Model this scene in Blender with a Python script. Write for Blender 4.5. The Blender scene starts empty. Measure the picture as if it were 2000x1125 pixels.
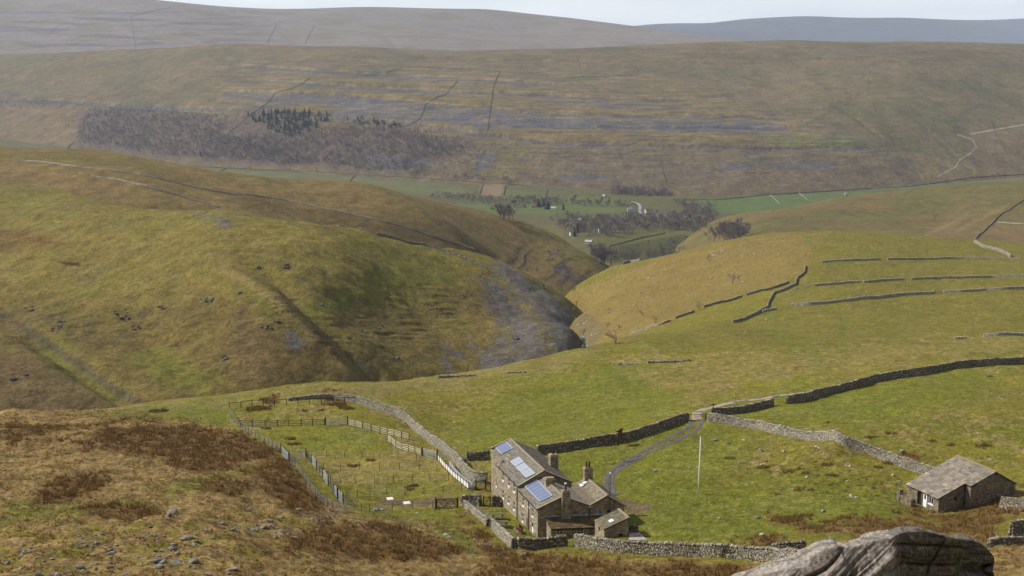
import bpy, bmesh, math, random
import numpy as np
from mathutils import Vector, Matrix

# ------------------------------------------------------------------ camera, sky, sun, exposure
S = bpy.context.scene
col = S.collection
F_PX, PITCH = 2500.0, math.radians(10.8)
CT, ST = math.cos(PITCH), math.sin(PITCH)
cam_d = bpy.data.cameras.new("camera")
cam_d.sensor_width = 36.0
cam_d.lens = F_PX / 2000.0 * 36.0
cam_d.clip_start, cam_d.clip_end = 0.3, 60000.0
cam = bpy.data.objects.new("camera", cam_d)
cam.location = (0, 0, 0)
cam.rotation_euler = (math.radians(90) - PITCH, 0, 0)
col.objects.link(cam)
S.camera = cam

SUN_EL, SUN_AZ = 39.0, 74.0        # degrees: elevation, and how far left of the view direction
sun_d = bpy.data.lights.new("sun", 'SUN')
sun_d.energy = 4.2
sun_d.angle = math.radians(1.5)
sun_d.color = (1.0, 0.965, 0.91)
sun = bpy.data.objects.new("sun", sun_d)
sv = Vector((-math.sin(math.radians(SUN_AZ)) * math.cos(math.radians(SUN_EL)),
             math.cos(math.radians(SUN_AZ)) * math.cos(math.radians(SUN_EL)),
             math.sin(math.radians(SUN_EL))))
sun.rotation_euler = sv.to_track_quat('Z', 'Y').to_euler()
sun.location = (-100, 100, 200)
col.objects.link(sun)

W = bpy.data.worlds.new("World")
S.world = W
W.use_nodes = True
wn, wl = W.node_tree.nodes, W.node_tree.links
wn.clear()
w_out = wn.new('ShaderNodeOutputWorld')
w_bg = wn.new('ShaderNodeBackground')
w_sky = wn.new('ShaderNodeTexSky')
w_sky.sky_type = 'NISHITA'
w_sky.sun_disc = False
w_sky.sun_elevation = math.radians(SUN_EL)
w_sky.sun_rotation = math.radians(-SUN_AZ)
w_sky.altitude = 500
w_sky.air_density = 1.0
w_sky.dust_density = 1.5
# high thin cloud: layers of noise over the whole dome, in sky directions
w_tc = wn.new('ShaderNodeTexCoord')
w_map = wn.new('ShaderNodeMapping')
w_map.inputs['Scale'].default_value = (3.0, 3.0, 22.0)
w_ns = wn.new('ShaderNodeTexNoise')
w_ns.inputs['Scale'].default_value = 1.6
w_ns.inputs['Detail'].default_value = 6
w_cr = wn.new('ShaderNodeValToRGB')
w_cr.color_ramp.elements[0].position = 0.35
w_cr.color_ramp.elements[0].color = (4.7, 5.1, 5.8, 1)
w_cr.color_ramp.elements[1].position = 0.65
w_cr.color_ramp.elements[1].color = (6.0, 6.3, 6.7, 1)
w_mix = wn.new('ShaderNodeMix')
w_mix.data_type = 'RGBA'
w_mix.inputs['Factor'].default_value = 0.8
wl.new(w_tc.outputs['Generated'], w_map.inputs['Vector'])
wl.new(w_map.outputs['Vector'], w_ns.inputs['Vector'])
wl.new(w_ns.outputs['Fac'], w_cr.inputs['Fac'])
wl.new(w_sky.outputs['Color'], w_mix.inputs[6])
wl.new(w_cr.outputs['Color'], w_mix.inputs[7])
# the veil of cloud is brightest low down towards the horizon
w_sep = wn.new('ShaderNodeSeparateXYZ')
w_mr = wn.new('ShaderNodeMapRange')
w_mr.inputs['From Min'].default_value = 0.0
w_mr.inputs['From Max'].default_value = 0.35
w_mr.inputs['To Min'].default_value = 2.15
w_mr.inputs['To Max'].default_value = 0.95
w_vm = wn.new('ShaderNodeVectorMath')
w_vm.operation = 'SCALE'
wl.new(w_tc.outputs['Generated'], w_sep.inputs['Vector'])
wl.new(w_sep.outputs['Z'], w_mr.inputs['Value'])
wl.new(w_mix.outputs[2], w_vm.inputs[0])
wl.new(w_mr.outputs['Result'], w_vm.inputs['Scale'])
wl.new(w_vm.outputs['Vector'], w_bg.inputs['Color'])
w_bg.inputs['Strength'].default_value = 0.062
wl.new(w_bg.outputs['Background'], w_out.inputs['Surface'])

S.view_settings.view_transform = 'Standard'
S.view_settings.look = 'None'
S.view_settings.gamma = 1.0
S.view_settings.use_curve_mapping = False
S.view_settings.exposure = 0.42
S.render.engine = 'CYCLES'
S.cycles.use_denoising = True
S.cycles.max_bounces = 5
S.cycles.volume_bounces = 0

# ------------------------------------------------------------------ small helpers
rng = np.random.default_rng(7)
random.seed(7)

def lin(r, g, b, k=1.0):
    def f(c):
        c /= 255.0
        return (c / 12.92 if c <= 0.04045 else ((c + 0.055) / 1.055) ** 2.4) * k
    return np.array([f(r), f(g), f(b)])

def tag(o, label=None, cat=None, group=None, kind=None):
    if label: o['label'] = label
    if cat: o['category'] = cat
    if group: o['group'] = group
    if kind: o['kind'] = kind
    return o

def empty(name, loc, label=None, cat=None, group=None, rz=0.0):
    o = bpy.data.objects.new(name, None)
    o.empty_display_size = 0.2
    o.location = loc
    o.rotation_euler = (0, 0, rz)
    col.objects.link(o)
    return tag(o, label, cat, group)

def mesh_np(name, verts, faces, mat=None, parent=None, cols=None, smooth=False):
    """verts (n,3); faces (m,4), (m,3) or a list of lists; cols: one colour per vertex"""
    me = bpy.data.meshes.new(name)
    verts = np.asarray(verts, np.float32).reshape(-1, 3)
    if isinstance(faces, np.ndarray):
        m, k = faces.shape
        me.vertices.add(len(verts)); me.vertices.foreach_set('co', verts.ravel())
        me.loops.add(m * k); me.loops.foreach_set('vertex_index', faces.astype(np.int32).ravel())
        me.polygons.add(m)
        me.polygons.foreach_set('loop_start', np.arange(0, m * k, k, dtype=np.int32))
        me.update(calc_edges=True)
    else:
        me.from_pydata([tuple(v) for v in verts.tolist()], [], [list(f) for f in faces])
        me.update()
    if cols is not None:
        a = me.color_attributes.new('Col', 'FLOAT_COLOR', 'POINT')
        c4 = np.ones((len(verts), 4), np.float32); c4[:, :3] = cols
        a.data.foreach_set('color', c4.ravel())
    if smooth:
        me.polygons.foreach_set('use_smooth', np.ones(len(me.polygons), bool))
    if mat: me.materials.append(mat)
    o = bpy.data.objects.new(name, me)
    col.objects.link(o)
    if parent is not None: o.parent = parent
    return o

class MB:
    """collects simple shapes, then links them as one mesh object"""
    def __init__(s): s.v, s.f, s.c, s.n = [], [], [], 0
    def add(s, v, f, c=None):
        v = np.asarray(v, float).reshape(-1, 3)
        s.v.append(v)
        s.f += [[i + s.n for i in q] for q in f]
        s.c.append(np.tile(np.asarray((1, 1, 1) if c is None else c, float), (len(v), 1)))
        s.n += len(v)
        return s
    def hexa(s, p8, c=None):          # bottom four (ccw), top four
        return s.add(p8, [[3, 2, 1, 0], [4, 5, 6, 7], [0, 1, 5, 4], [1, 2, 6, 5], [2, 3, 7, 6], [3, 0, 4, 7]], c)
    def box(s, cx, cy, cz, sx, sy, sz, rz=0.0, c=None):     # centred in x, y; cz is the bottom
        ca, sa = math.cos(rz), math.sin(rz)
        p = []
        for z in (cz, cz + sz):
            for x, y in ((-sx/2, -sy/2), (sx/2, -sy/2), (sx/2, sy/2), (-sx/2, sy/2)):
                p.append((cx + x*ca - y*sa, cy + x*sa + y*ca, z))
        return s.hexa(p, c)
    def bar(s, a, b, w, h=None, c=None):                    # a rectangular bar from a to b
        a, b = np.array(a, float), np.array(b, float)
        h = w if h is None else h
        d = b - a; d /= np.linalg.norm(d)
        up = np.array([0, 0, 1.0]) if abs(d[2]) < 0.95 else np.array([0, 1.0, 0])
        r = np.cross(d, up); r /= np.linalg.norm(r)
        q = np.cross(r, d)
        o = [(-w/2, -h/2), (w/2, -h/2), (w/2, h/2), (-w/2, h/2)]
        return s.hexa([a + r*x + q*y for x, y in o] + [b + r*x + q*y for x, y in o], c)
    def tube(s, pts, rad, n=8, c=None):
        pts = [np.array(p, float) for p in pts]
        rad = [rad] * len(pts) if np.isscalar(rad) else rad
        v, f = [], []
        for i, p in enumerate(pts):
            d = pts[min(i+1, len(pts)-1)] - pts[max(i-1, 0)]
            d = d / (np.linalg.norm(d) + 1e-9)
            up = np.array([0, 0, 1.0]) if abs(d[2]) < 0.9 else np.array([1.0, 0, 0])
            r = np.cross(d, up); r /= np.linalg.norm(r); q = np.cross(d, r)
            for k in range(n):
                a = 2*math.pi*k/n
                v.append(p + (r*math.cos(a) + q*math.sin(a))*rad[i])
        for i in range(len(pts)-1):
            for k in range(n):
                f.append([i*n+k, i*n+(k+1) % n, (i+1)*n+(k+1) % n, (i+1)*n+k])
        f.append(list(range(n))[::-1]); f.append([(len(pts)-1)*n+k for k in range(n)])
        return s.add(v, f, c)
    def build(s, name, mat, parent=None, smooth=False):
        return mesh_np(name, np.concatenate(s.v), s.f, mat, parent, np.concatenate(s.c), smooth)

def perlin(x, y, seed=0):
    x = np.asarray(x, float); y = np.asarray(y, float)
    xi, yi = np.floor(x), np.floor(y)
    xf, yf = x - xi, y - yi
    xi, yi = xi.astype(np.int64), yi.astype(np.int64)
    def g(a, b, dx, dy):
        h = (a * 374761393 + b * 668265263 + seed * 974634777) & 0x7fffffff
        h = ((h ^ (h >> 13)) * 1274126177) & 0x7fffffff
        an = ((h ^ (h >> 16)) & 0xffff) * (2*np.pi/65536)
        return np.cos(an)*dx + np.sin(an)*dy
    u, v = xf*xf*xf*(xf*(xf*6-15)+10), yf*yf*yf*(yf*(yf*6-15)+10)
    a = g(xi, yi, xf, yf); b = g(xi+1, yi, xf-1, yf)
    c = g(xi, yi+1, xf, yf-1); d = g(xi+1, yi+1, xf-1, yf-1)
    return (a + (b-a)*u + (c-a)*v + (a-b-c+d)*u*v) * 1.5

def fbm(x, y, o=4, seed=0, gain=0.5):
    r, a = 0, 1.0
    for k in range(o):
        r = r + a*perlin(x*2**k, y*2**k, seed+k*17); a *= gain
    return r

def sst(a, b, x):
    t = np.clip((x-a)/(b-a+1e-12), 0, 1)
    return t*t*(3-2*t)

def seg_dist(px, py, poly, closed=False):
    d = np.full(np.shape(px), 1e9)
    P = list(poly) + ([poly[0]] if closed else [])
    for (x0, y0), (x1, y1) in zip(P[:-1], P[1:]):
        dx, dy = x1-x0, y1-y0
        t = np.clip(((px-x0)*dx+(py-y0)*dy)/(dx*dx+dy*dy+1e-9), 0, 1)
        d = np.minimum(d, np.hypot(px-x0-t*dx, py-y0-t*dy))
    return d

def inside(px, py, poly):
    r = np.zeros(np.shape(px), bool)
    n = len(poly)
    for i in range(n):
        x0, y0 = poly[i]; x1, y1 = poly[(i+1) % n]
        if y0 == y1: continue
        c = ((y0 > py) != (y1 > py)) & (px < (x1-x0)*(py-y0)/(y1-y0)+x0)
        r ^= c
    return r

def pmask(px, py, poly, soft=10.0, wob=None):
    """1 inside the outline, 0 outside, with a soft (and, with wob, ragged) edge"""
    xs = [p[0] for p in poly]; ys = [p[1] for p in poly]
    out = np.zeros(np.shape(px))
    m = soft*4 + 40
    s = (px > min(xs)-m) & (px < max(xs)+m) & (py > min(ys)-m) & (py < max(ys)+m)
    if not s.any(): return out
    a, b = px[s], py[s]
    d = seg_dist(a, b, poly, True) * np.where(inside(a, b, poly), 1, -1)
    if wob is not None: d = d + wob[s]
    out[s] = sst(-soft, soft, d)
    return out

# ------------------------------------------------------------------ from a spot in the view to the land, and back
def ray(u, v):
    a = (np.asarray(u, float)-1000)/F_PX; b = (562.5-np.asarray(v, float))/F_PX
    return a, CT+b*ST, b*CT-ST              # x, y, z of the direction

def spot(u, v, Y):
    x, y, z = ray(u, v)
    s = Y/y
    return np.array([x*s, Y, z*s])

def proj(X, Y, Z):
    d = Y*CT - Z*ST
    d = np.where(np.abs(d) < 1e-3, 1e-3, d)
    return 1000+F_PX*X/d, 562.5-F_PX*(Y*ST+Z*CT)/d

class Land:
    """a piece of land: a height sheet through survey points, on a fan-shaped grid"""
    all = []
    def __init__(s, name, pts, prange, nc, yrows, y0=30.0, reg=1e-4):
        s.name, s.y0 = name, y0
        Q = []
        for p in pts:
            if len(p) == 3:
                w = spot(p[0], p[1], p[2])
            else:                            # (column, None, distance, height)
                w = np.array([(p[0]-1000)/F_PX*p[2]*1.02, p[2], p[3]])
            Q.append(w)
        Q = np.array(Q)
        s.cp = np.stack([2.0*Q[:, 0]/(Q[:, 1]+y0), np.log(Q[:, 1]+y0)], 1)
        w = Q[:, 2]/(Q[:, 1]+y0)
        n = len(Q)
        r = np.linalg.norm(s.cp[:, None]-s.cp[None], axis=2)
        K = np.where(r > 0, r*r*np.log(r+1e-12), 0) + reg*np.eye(n)
        Pm = np.concatenate([np.ones((n, 1)), s.cp], 1)
        A = np.block([[K, Pm], [Pm.T, np.zeros((3, 3))]])
        s.sol = np.linalg.solve(A, np.concatenate([w, np.zeros(3)]))
        s.p = np.linspace(prange[0], prange[1], nc)
        ys = np.concatenate([np.exp(np.linspace(np.log(a+y0), np.log(b+y0), k, endpoint=False)) for a, b, k in yrows] + [[yrows[-1][1]+y0]])
        s.q = np.log(ys)
        s.Yg = np.repeat((ys-y0)[:, None], nc, 1)
        s.Xg = s.p[None]*ys[:, None]
        P, Qq = np.meshgrid(2*s.p, s.q)
        z = np.zeros(P.size)
        E = np.stack([P.ravel(), Qq.ravel()], 1)
        for i in range(0, len(E), 60000):
            e = E[i:i+60000]
            rr = np.sqrt(((e[:, None]-s.cp[None])**2).sum(2))
            z[i:i+60000] = (np.where(rr > 0, rr*rr*np.log(rr+1e-12), 0) @ s.sol[:n]) + s.sol[n] + e @ s.sol[n+1:]
        s.Z = z.reshape(P.shape)*ys[:, None]
        s.u, s.v = proj(s.Xg, s.Yg, s.Z)
        Land.all.append(s)
    def h(s, X, Y):
        X = np.asarray(X, float); Y = np.asarray(Y, float)
        ya = np.maximum(Y+s.y0, 1e-3)
        q = np.log(ya); p = X/ya
        ok = (q >= s.q[0]) & (q <= s.q[-1]) & (p >= s.p[0]) & (p <= s.p[-1])
        r = np.clip(np.searchsorted(s.q, q)-1, 0, len(s.q)-2)
        fr = np.clip((q-s.q[r])/(s.q[r+1]-s.q[r]), 0, 1)
        pc = np.clip((p-s.p[0])/(s.p[1]-s.p[0]), 0, len(s.p)-1.001)
        c = pc.astype(int); fc = pc-c
        z = (s.Z[r, c]*(1-fc)+s.Z[r, c+1]*fc)*(1-fr)+(s.Z[r+1, c]*(1-fc)+s.Z[r+1, c+1]*fc)*fr
        return np.where(ok, z, -1e5)
    def build(s, mat, cols, kind='structure'):
        nr, nc = s.Z.shape
        i = np.arange(nr*nc).reshape(nr, nc)
        f = np.stack([i[:-1, :-1], i[:-1, 1:], i[1:, 1:], i[1:, :-1]], -1).reshape(-1, 4)
        o = mesh_np(s.name, np.stack([s.Xg, s.Yg, s.Z], -1), f, mat, None, cols.reshape(-1, 3), True)
        return tag(o, kind=kind)

def hgt(x, y, lands=None):
    return np.max([L.h(x, y) for L in (lands or Land.all)], axis=0)

def at(u, v, lands=None, ymin=60, ymax=9000):
    """where the line of sight through (u, v) first meets the land; nearest miss when it passes over"""
    lands = lands or Land.all
    x, y, z = ray(u, v)
    Ys = np.exp(np.linspace(math.log(ymin), math.log(ymax), 1500))
    X, Zr = x/y*Ys, z/y*Ys
    g = Zr - hgt(X, Ys, lands)
    k = np.where(g <= 0)[0]
    if len(k) == 0:
        j = int(np.argmin(g/Ys))
        Y = Ys[j]
    elif k[0] == 0:
        Y = Ys[0]
    else:
        j = k[0]
        lo, hi = Ys[j-1], Ys[j]
        for _ in range(24):
            m = (lo+hi)/2
            if z/y*m - hgt(x/y*m, m, lands) <= 0: hi = m
            else: lo = m
        Y = hi
    X = x/y*Y
    return np.array([float(X), float(Y), float(hgt(X, Y, lands))])

# ------------------------------------------------------------------ materials
def nmat(name, rough=0.9, spec=0.2):
    m = bpy.data.materials.new(name); m.use_nodes = True
    nt = m.node_tree
    b = nt.nodes['Principled BSDF']
    b.inputs['Roughness'].default_value = rough
    b.inputs['Specular IOR Level'].default_value = spec
    return m, nt, b

def land_mat(name, scales, amp, bump_scale, bump_dist, stretch=(1, 1, 1)):
    """ground colour from the vertex colours, broken up by three sizes of noise in metres, with a bump"""
    m, nt, b = nmat(name, 0.95, 0.08)
    N, L = nt.nodes, nt.links
    at_ = N.new('ShaderNodeVertexColor'); at_.layer_name = 'Col'
    geo = N.new('ShaderNodeNewGeometry')
    mp = N.new('ShaderNodeMapping'); mp.inputs['Scale'].default_value = stretch
    L.new(geo.outputs['Position'], mp.inputs['Vector'])
    prev = None
    for i, (sc, am) in enumerate(zip(scales, amp)):
        n = N.new('ShaderNodeTexNoise'); n.inputs['Scale'].default_value = sc
        n.inputs['Detail'].default_value = 4; n.inputs['Roughness'].default_value = 0.65
        L.new(mp.outputs['Vector'], n.inputs['Vector'])
        r = N.new('ShaderNodeMapRange')
        r.inputs['From Min'].default_value = 0.3; r.inputs['From Max'].default_value = 0.7
        r.inputs['To Min'].default_value = 1-am; r.inputs['To Max'].default_value = 1+am
        L.new(n.outputs['Fac'], r.inputs['Value'])
        if prev is None: prev = r.outputs['Result']
        else:
            mu = N.new('ShaderNodeMath'); mu.operation = 'MULTIPLY'
            L.new(prev, mu.inputs[0]); L.new(r.outputs['Result'], mu.inputs[1]); prev = mu.outputs[0]
    # a slow drift of hue towards straw
    hn = N.new('ShaderNodeTexNoise'); hn.inputs['Scale'].default_value = scales[0]*2.3; hn.inputs['Detail'].default_value = 5
    L.new(mp.outputs['Vector'], hn.inputs['Vector'])
    hr = N.new('ShaderNodeMapRange'); hr.inputs['From Min'].default_value = 0.52; hr.inputs['From Max'].default_value = 0.72
    hr.inputs['To Max'].default_value = 0.45
    L.new(hn.outputs['Fac'], hr.inputs['Value'])
    tint = N.new('ShaderNodeMix'); tint.data_type = 'RGBA'; tint.blend_type = 'MULTIPLY'
    tint.inputs[7].default_value = (1.05, 1.0, 0.93, 1)
    L.new(hr.outputs['Result'], tint.inputs['Factor']); L.new(at_.outputs['Color'], tint.inputs[6])
    vm = N.new('ShaderNodeVectorMath'); vm.operation = 'SCALE'
    L.new(tint.outputs[2], vm.inputs[0]); L.new(prev, vm.inputs['Scale'])
    L.new(vm.outputs['Vector'], b.inputs['Base Color'])
    bn = N.new('ShaderNodeTexNoise'); bn.inputs['Scale'].default_value = bump_scale; bn.inputs['Detail'].default_value = 5
    bn.inputs['Roughness'].default_value = 0.7
    L.new(mp.outputs['Vector'], bn.inputs['Vector'])
    bp = N.new('ShaderNodeBump'); bp.inputs['Strength'].default_value = 1.0; bp.inputs['Distance'].default_value = bump_dist
    L.new(bn.outputs['Fac'], bp.inputs['Height']); L.new(bp.outputs['Normal'], b.inputs['Normal'])
    return m

M_ground = land_mat('moor_grass', (0.06, 0.5, 2.0), (0.12, 0.26, 0.46), 2.4, 0.42)
M_hill = land_mat('hill_grass', (0.015, 0.12, 0.6), (0.12, 0.22, 0.36), 0.6, 1.2)
M_fell = land_mat('fell_grass', (0.004, 0.025, 0.12), (0.12, 0.20, 0.26), 0.1, 4.0)

# ------------------------------------------------------------------ the land
G_PTS = [
 # under and round the camera, the steep moor below it
 (1000, None, -24, 4), (300, None, -22, 5), (1700, None, -22, 4), (1000, None, 2, -2.2), (1000, None, 8, -4.7), (-600, None, 8, -4.2), (2600, None, 8, -4.7),
 (1000, None, 20, -10.6), (-600, None, 20, -10), (2600, None, 20, -10.6), (1000, None, 50, -24.5), (0, None, 50, -23.6), (2000, None, 50, -24),
 (500, None, 75, -34), (1000, None, 78, -36.5), (1500, None, 78, -36.5), (2100, None, 75, -35),
 (-400, 1125, 84), (0, 1125, 88), (500, 1125, 95), (750, 1125, 118), (1000, 1125, 132), (1300, 1125, 137), (1980, 1125, 104), (2400, 1125, 100), (1750, 1120, 122),
 (0, 1060, 110), (500, 1060, 118), (800, 1060, 146), (1980, 1060, 132), (2400, 1050, 130), (1700, 1030, 155), (1600, 1078, 142),
 (0, 950, 155), (250, 950, 158), (400, 950, 165), (690, 1000, 172), (0, 870, 200), (250, 870, 206), (-400, 870, 200), (-400, 950, 155), (545, 890, 209), (620, 960, 184),
 # the farm, the fields round it
 (1052, 1047, 166), (1100, 1070, 157), (1180, 1051, 160), (1350, 1090, 148), (1230, 985, 180), (1000, 1000, 178), (959, 966, 189.5), (750, 980, 188), (900, 940, 197),
 (600, 890, 216), (450, 795, 262), (450, 850, 232), (700, 785, 270), (700, 840, 236), (1000, 800, 275), (850, 830, 255), (1200, 855, 228), (1360, 815, 246), (950, 905, 207),
 (1833, 1000, 173.1), (1980, 960, 178), (1750, 880, 206), (1900, 800, 240), (1600, 900, 201), (1400, 950, 189), (1300, 1000, 173), (1500, 1030, 163), (2000, 900, 197), (2450, 900, 197), (2450, 800, 240),
 # the edge of the fields above the gill
 (-400, 805, 262), (0, 806, 258), (280, 790, 292), (280, 815, 248), (450, 775, 300), (600, 761, 322), (850, 738, 350), (1000, 714, 378), (1150, 684, 430), (1250, 740, 312),
 (1500, 690, 345), (1500, 775, 272), (1750, 735, 292), (2000, 700, 330), (2450, 690, 330), (1900, 660, 395), (1500, 640, 470), (1750, 600, 525), (2000, 565, 560), (2450, 560, 560), (1650, 590, 532),
 (1570, 520, 660), (1800, 505, 690), (2000, 500, 702), (2450, 500, 702), (1570, 453, 850), (1640, 452, 860), (1700, 456, 865), (1900, 471, 865), (2000, 479, 865), (2450, 485, 865),
 (1480, 460, 858), (1400, 475, 868), (1300, 500, 866), (1200, 520, 880), (1112, 576, 868), (1300, 580, 700), (1400, 550, 700), (1430, 600, 560), (1200, 640, 620), (1260, 655, 520), (1150, 665, 640), (1200, 570, 780), (1128, 620, 745), (1082, None, 690, -168), (1092, None, 760, -176), (1062, None, 615, -166), (1092, None, 840, -190),
 # out of sight beyond the edge
 (-400, None, 340, -118), (0, None, 340, -118), (280, None, 370, -126), (600, None, 400, -128), (850, None, 430, -132), (1000, None, 455, -136), (1150, None, 525, -137),
 (-400, None, 450, -168), (0, None, 450, -168), (280, None, 480, -176), (600, None, 505, -180), (850, None, 540, -184), (1010, None, 560, -178),
 (-400, None, 620, -215), (0, None, 620, -215), (500, None, 650, -215), (900, None, 730, -205), (0, None, 980, -260), (700, None, 980, -260), (1050, None, 980, -225),
 (1200, None, 980, -200), (1400, None, 980, -176), (1570, None, 980, -166), (1700, None, 980, -164), (1900, None, 980, -168), (2400, None, 980, -170),
]
G = Land('ground', G_PTS, (-0.58, 0.58), 1000, [(-26, 62, 40), (62, 400, 440), (400, 980, 240)])

H1_PTS = [(0, 790, 478), (300, 790, 480), (600, 757, 518), (850, 730, 588), (1000, 706, 615), (1140, 678, 642), (-400, 790, 478),
 (0, 650, 590), (300, 650, 575), (600, 650, 562), (850, 640, 652), (1000, 620, 705), (1119, 622, 752), (-400, 650, 590),
 (0, 500, 722), (300, 520, 662), (600, 530, 642), (800, 520, 722), (900, 540, 742), (-400, 500, 722),
 (0, 420, 850), (0, 350, 1000), (150, 400, 830), (300, 430, 752), (440, 412, 760), (600, 437, 745), (745, 462, 775), (900, 491, 832), (970, 511, 852), (1040, 545, 850), (1110, 590, 842), (-400, 400, 880), (-400, 340, 1000),
 (0, None, 430, -165), (300, None, 430, -165), (600, None, 450, -170), (850, None, 520, -182), (1185, None, 630, -186), (1150, None, 560, -190), (1195, None, 700, -196), (-400, None, 430, -165), (300, None, 330, -230), (-300, None, 330, -230), (900, None, 400, -240), (1250, None, 760, -215),
 (300, None, 870, -113), (440, None, 880, -122), (600, None, 860, -135), (745, None, 900, -152), (900, None, 950, -178), (1040, None, 950, -205), (1150, None, 930, -220), (0, None, 1090, -114), (-400, None, 1090, -112),
 (300, None, 1190, -150), (700, None, 1190, -190), (1000, None, 1190, -260), (0, None, 1200, -125)]
H1 = Land('hill', H1_PTS, (-0.56, 0.13), 760, [(340, 460, 30), (460, 900, 380), (900, 1190, 40)])

H2_PTS = [(0, 285, 1200), (180, 299, 1180), (300, 317, 1165), (480, 345, 1170), (620, 358, 1200), (780, 380, 1225), (900, 402, 1280), (1000, 430, 1350), (1100, 470, 1350), (1150, 500, 1300), (1190, 521, 1270), (-400, 275, 1200),
 (0, 330, 1030), (300, 350, 1000), (600, 400, 1020), (745, 440, 1000), (900, 480, 1030), (1000, 535, 1080), (1070, 545, 1100), (1120, 556, 1120), (1165, 535, 1200), (-400, 325, 1030), (900, 440, 1140), (1050, 490, 1220), (450, 378, 1010),
 (0, None, 900, -118), (300, None, 880, -130), (600, None, 900, -158), (800, None, 900, -195), (1000, None, 930, -225), (1130, None, 960, -235), (-400, None, 900, -118), (1230, None, 1150, -245),
 (0, None, 1420, -165), (300, None, 1370, -180), (600, None, 1400, -225), (780, None, 1450, -235), (900, None, 1500, -258), (1000, None, 1570, -275), (1150, None, 1500, -295), (1220, None, 1400, -300), (-400, None, 1420, -160),
 (0, None, 1790, -290), (600, None, 1790, -315), (1100, None, 1790, -345), (-400, None, 1790, -290)]
H2 = Land('hill', H2_PTS, (-0.54, 0.14), 620, [(880, 1380, 260), (1380, 1790, 40)])

H3_PTS = [(1370, 446, 1650), (1400, 432, 1700), (1500, 415, 1720), (1650, 385, 1780), (1800, 370, 1820), (2000, 355, 1880), (2450, 340, 1900),
 (1500, 440, 1320), (1650, 445, 1300), (1800, 455, 1230), (2000, 460, 1220), (2450, 450, 1220), (1650, 415, 1500), (1850, 410, 1500),
 (1400, None, 1250, -195), (1570, None, 1000, -170), (1800, None, 1000, -170), (2000, None, 1000, -170), (2450, None, 1000, -168), (1300, None, 1300, -250),
 (1320, None, 1700, -268), (1400, None, 2000, -300), (1600, None, 2050, -295), (1900, None, 2150, -290), (2450, None, 2200, -280), (1400, None, 2450, -345), (1900, None, 2450, -345), (2450, None, 2450, -345), (1250, None, 2000, -330)]
H3 = Land('hill', H3_PTS, (0.10, 0.58), 420, [(960, 2100, 220), (2100, 2440, 20)])

V_PTS = [(u, None, Y, -320) for u in (-500, 300, 700, 1100, 1500, 2000, 2500) for Y in (2300, 2700, 3200)] + [
 (-500, None, 4300, -290), (0, 275, 3950), (150, 292, 3745), (400, 315, 3480), (1500, None, 4300, -330), (2500, None, 4300, -330), (700, None, 4300, -320),
 (1250, 480, 1700), (1200, 515, 1400), (1350, 452, 1780), (1250, 432, 2130), (1400, 440, 1900), (1180, 470, 1720), (1120, 440, 1960), (1000, None, 1700, -300), (500, None, 1700, -320), (-500, None, 1700, -320), (2000, None, 1700, -310), (2500, None, 1700, -310),
 (1180, 532, 1240), (1000, None, 1150, -270), (1300, 500, 1350), (1500, None, 1250, -240), (-500, None, 1200, -300), (2500, None, 1200, -260)]
V = Land('valley_floor', V_PTS, (-0.54, 0.54), 640, [(1150, 1700, 60), (1700, 3600, 220), (3600, 4300, 30)])

F_PTS = [(0, 277, 3950), (250, 305, 3600), (500, 331, 3300), (700, 346, 3130), (900, 355, 3010), (1100, 368, 2880), (1300, 386, 2740), (1500, 384, 2745), (1650, 372, 2850), (1800, 360, 2960), (2000, 347, 3120), (-500, 270, 4000), (2500, 330, 3200),
 (0, 200, 4350), (300, 208, 4000), (500, 215, 3650), (780, 242, 3370), (950, 265, 3220), (1100, 280, 3130), (1300, 286, 3080), (1500, 290, 3080), (1750, 295, 3150), (2000, 280, 3330), (-500, 200, 4400), (2500, 270, 3350),
 (0, 150, 4650), (500, 150, 4170), (800, 180, 3820), (1100, 200, 3620), (1100, 150, 4000), (1500, 220, 3520), (1500, 150, 3970), (2000, 200, 3720), (2000, 140, 4020), (-500, 150, 4650), (2500, 150, 4000),
 (0, 107, 5080), (250, 98, 4950), (460, 85, 4800), (700, 92, 4700), (1000, 97, 4600), (1200, 93, 4560), (1380, 85, 4520), (1530, 80, 4500), (1800, 85, 4420), (2000, 89, 4400), (-500, 110, 5080), (2500, 92, 4400),
 (0, None, 5600, -110), (500, None, 5500, -80), (1000, None, 5400, -90), (1500, None, 5300, -70), (2000, None, 5200, -80), (-500, None, 5600, -110), (2500, None, 5200, -80),
 (0, None, 3500, -420), (500, None, 2850, -420), (1000, None, 2500, -420), (1500, None, 2380, -420), (2000, None, 2600, -420), (-500, None, 3500, -420), (2500, None, 2700, -420)]
FE = Land('fell', F_PTS, (-0.5, 0.5), 1040, [(2400, 2680, 8), (2680, 4700, 420), (4700, 5600, 40)])

FL_PTS = [(-500, None, 5400, -190), (500, None, 5400, -190), (1000, None, 5400, -190), (1500, None, 5400, -200),
 (-500, 95, 6400), (0, 95, 6300), (400, 85, 6500), (740, 92, 6300), (1000, 92, 6600), (1300, 84, 7000), (1480, 82, 7200),
 (-500, -12, 8600), (0, -14, 8600), (260, -6, 8500), (350, 2, 8600), (470, 12, 8900), (560, 19, 9400), (700, 19, 9800), (880, 24, 9900), (950, 22, 9900), (1050, 36, 9900), (1130, 41, 9800), (1190, 50, 9700), (1300, 60, 9300), (1390, 74, 8800), (1480, 88, 8400),
 (0, 45, 7400), (500, 50, 7500), (700, 60, 7300), (1000, 60, 8000),
 (-500, None, 11500, -160), (500, None, 11500, -160), (1000, None, 11500, -200), (1600, None, 9500, -220), (1700, None, 7000, -220)]
FL = Land('fell', FL_PTS, (-0.5, 0.34), 700, [(5500, 10500, 150), (10500, 11500, 6)], reg=1e-5)
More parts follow.
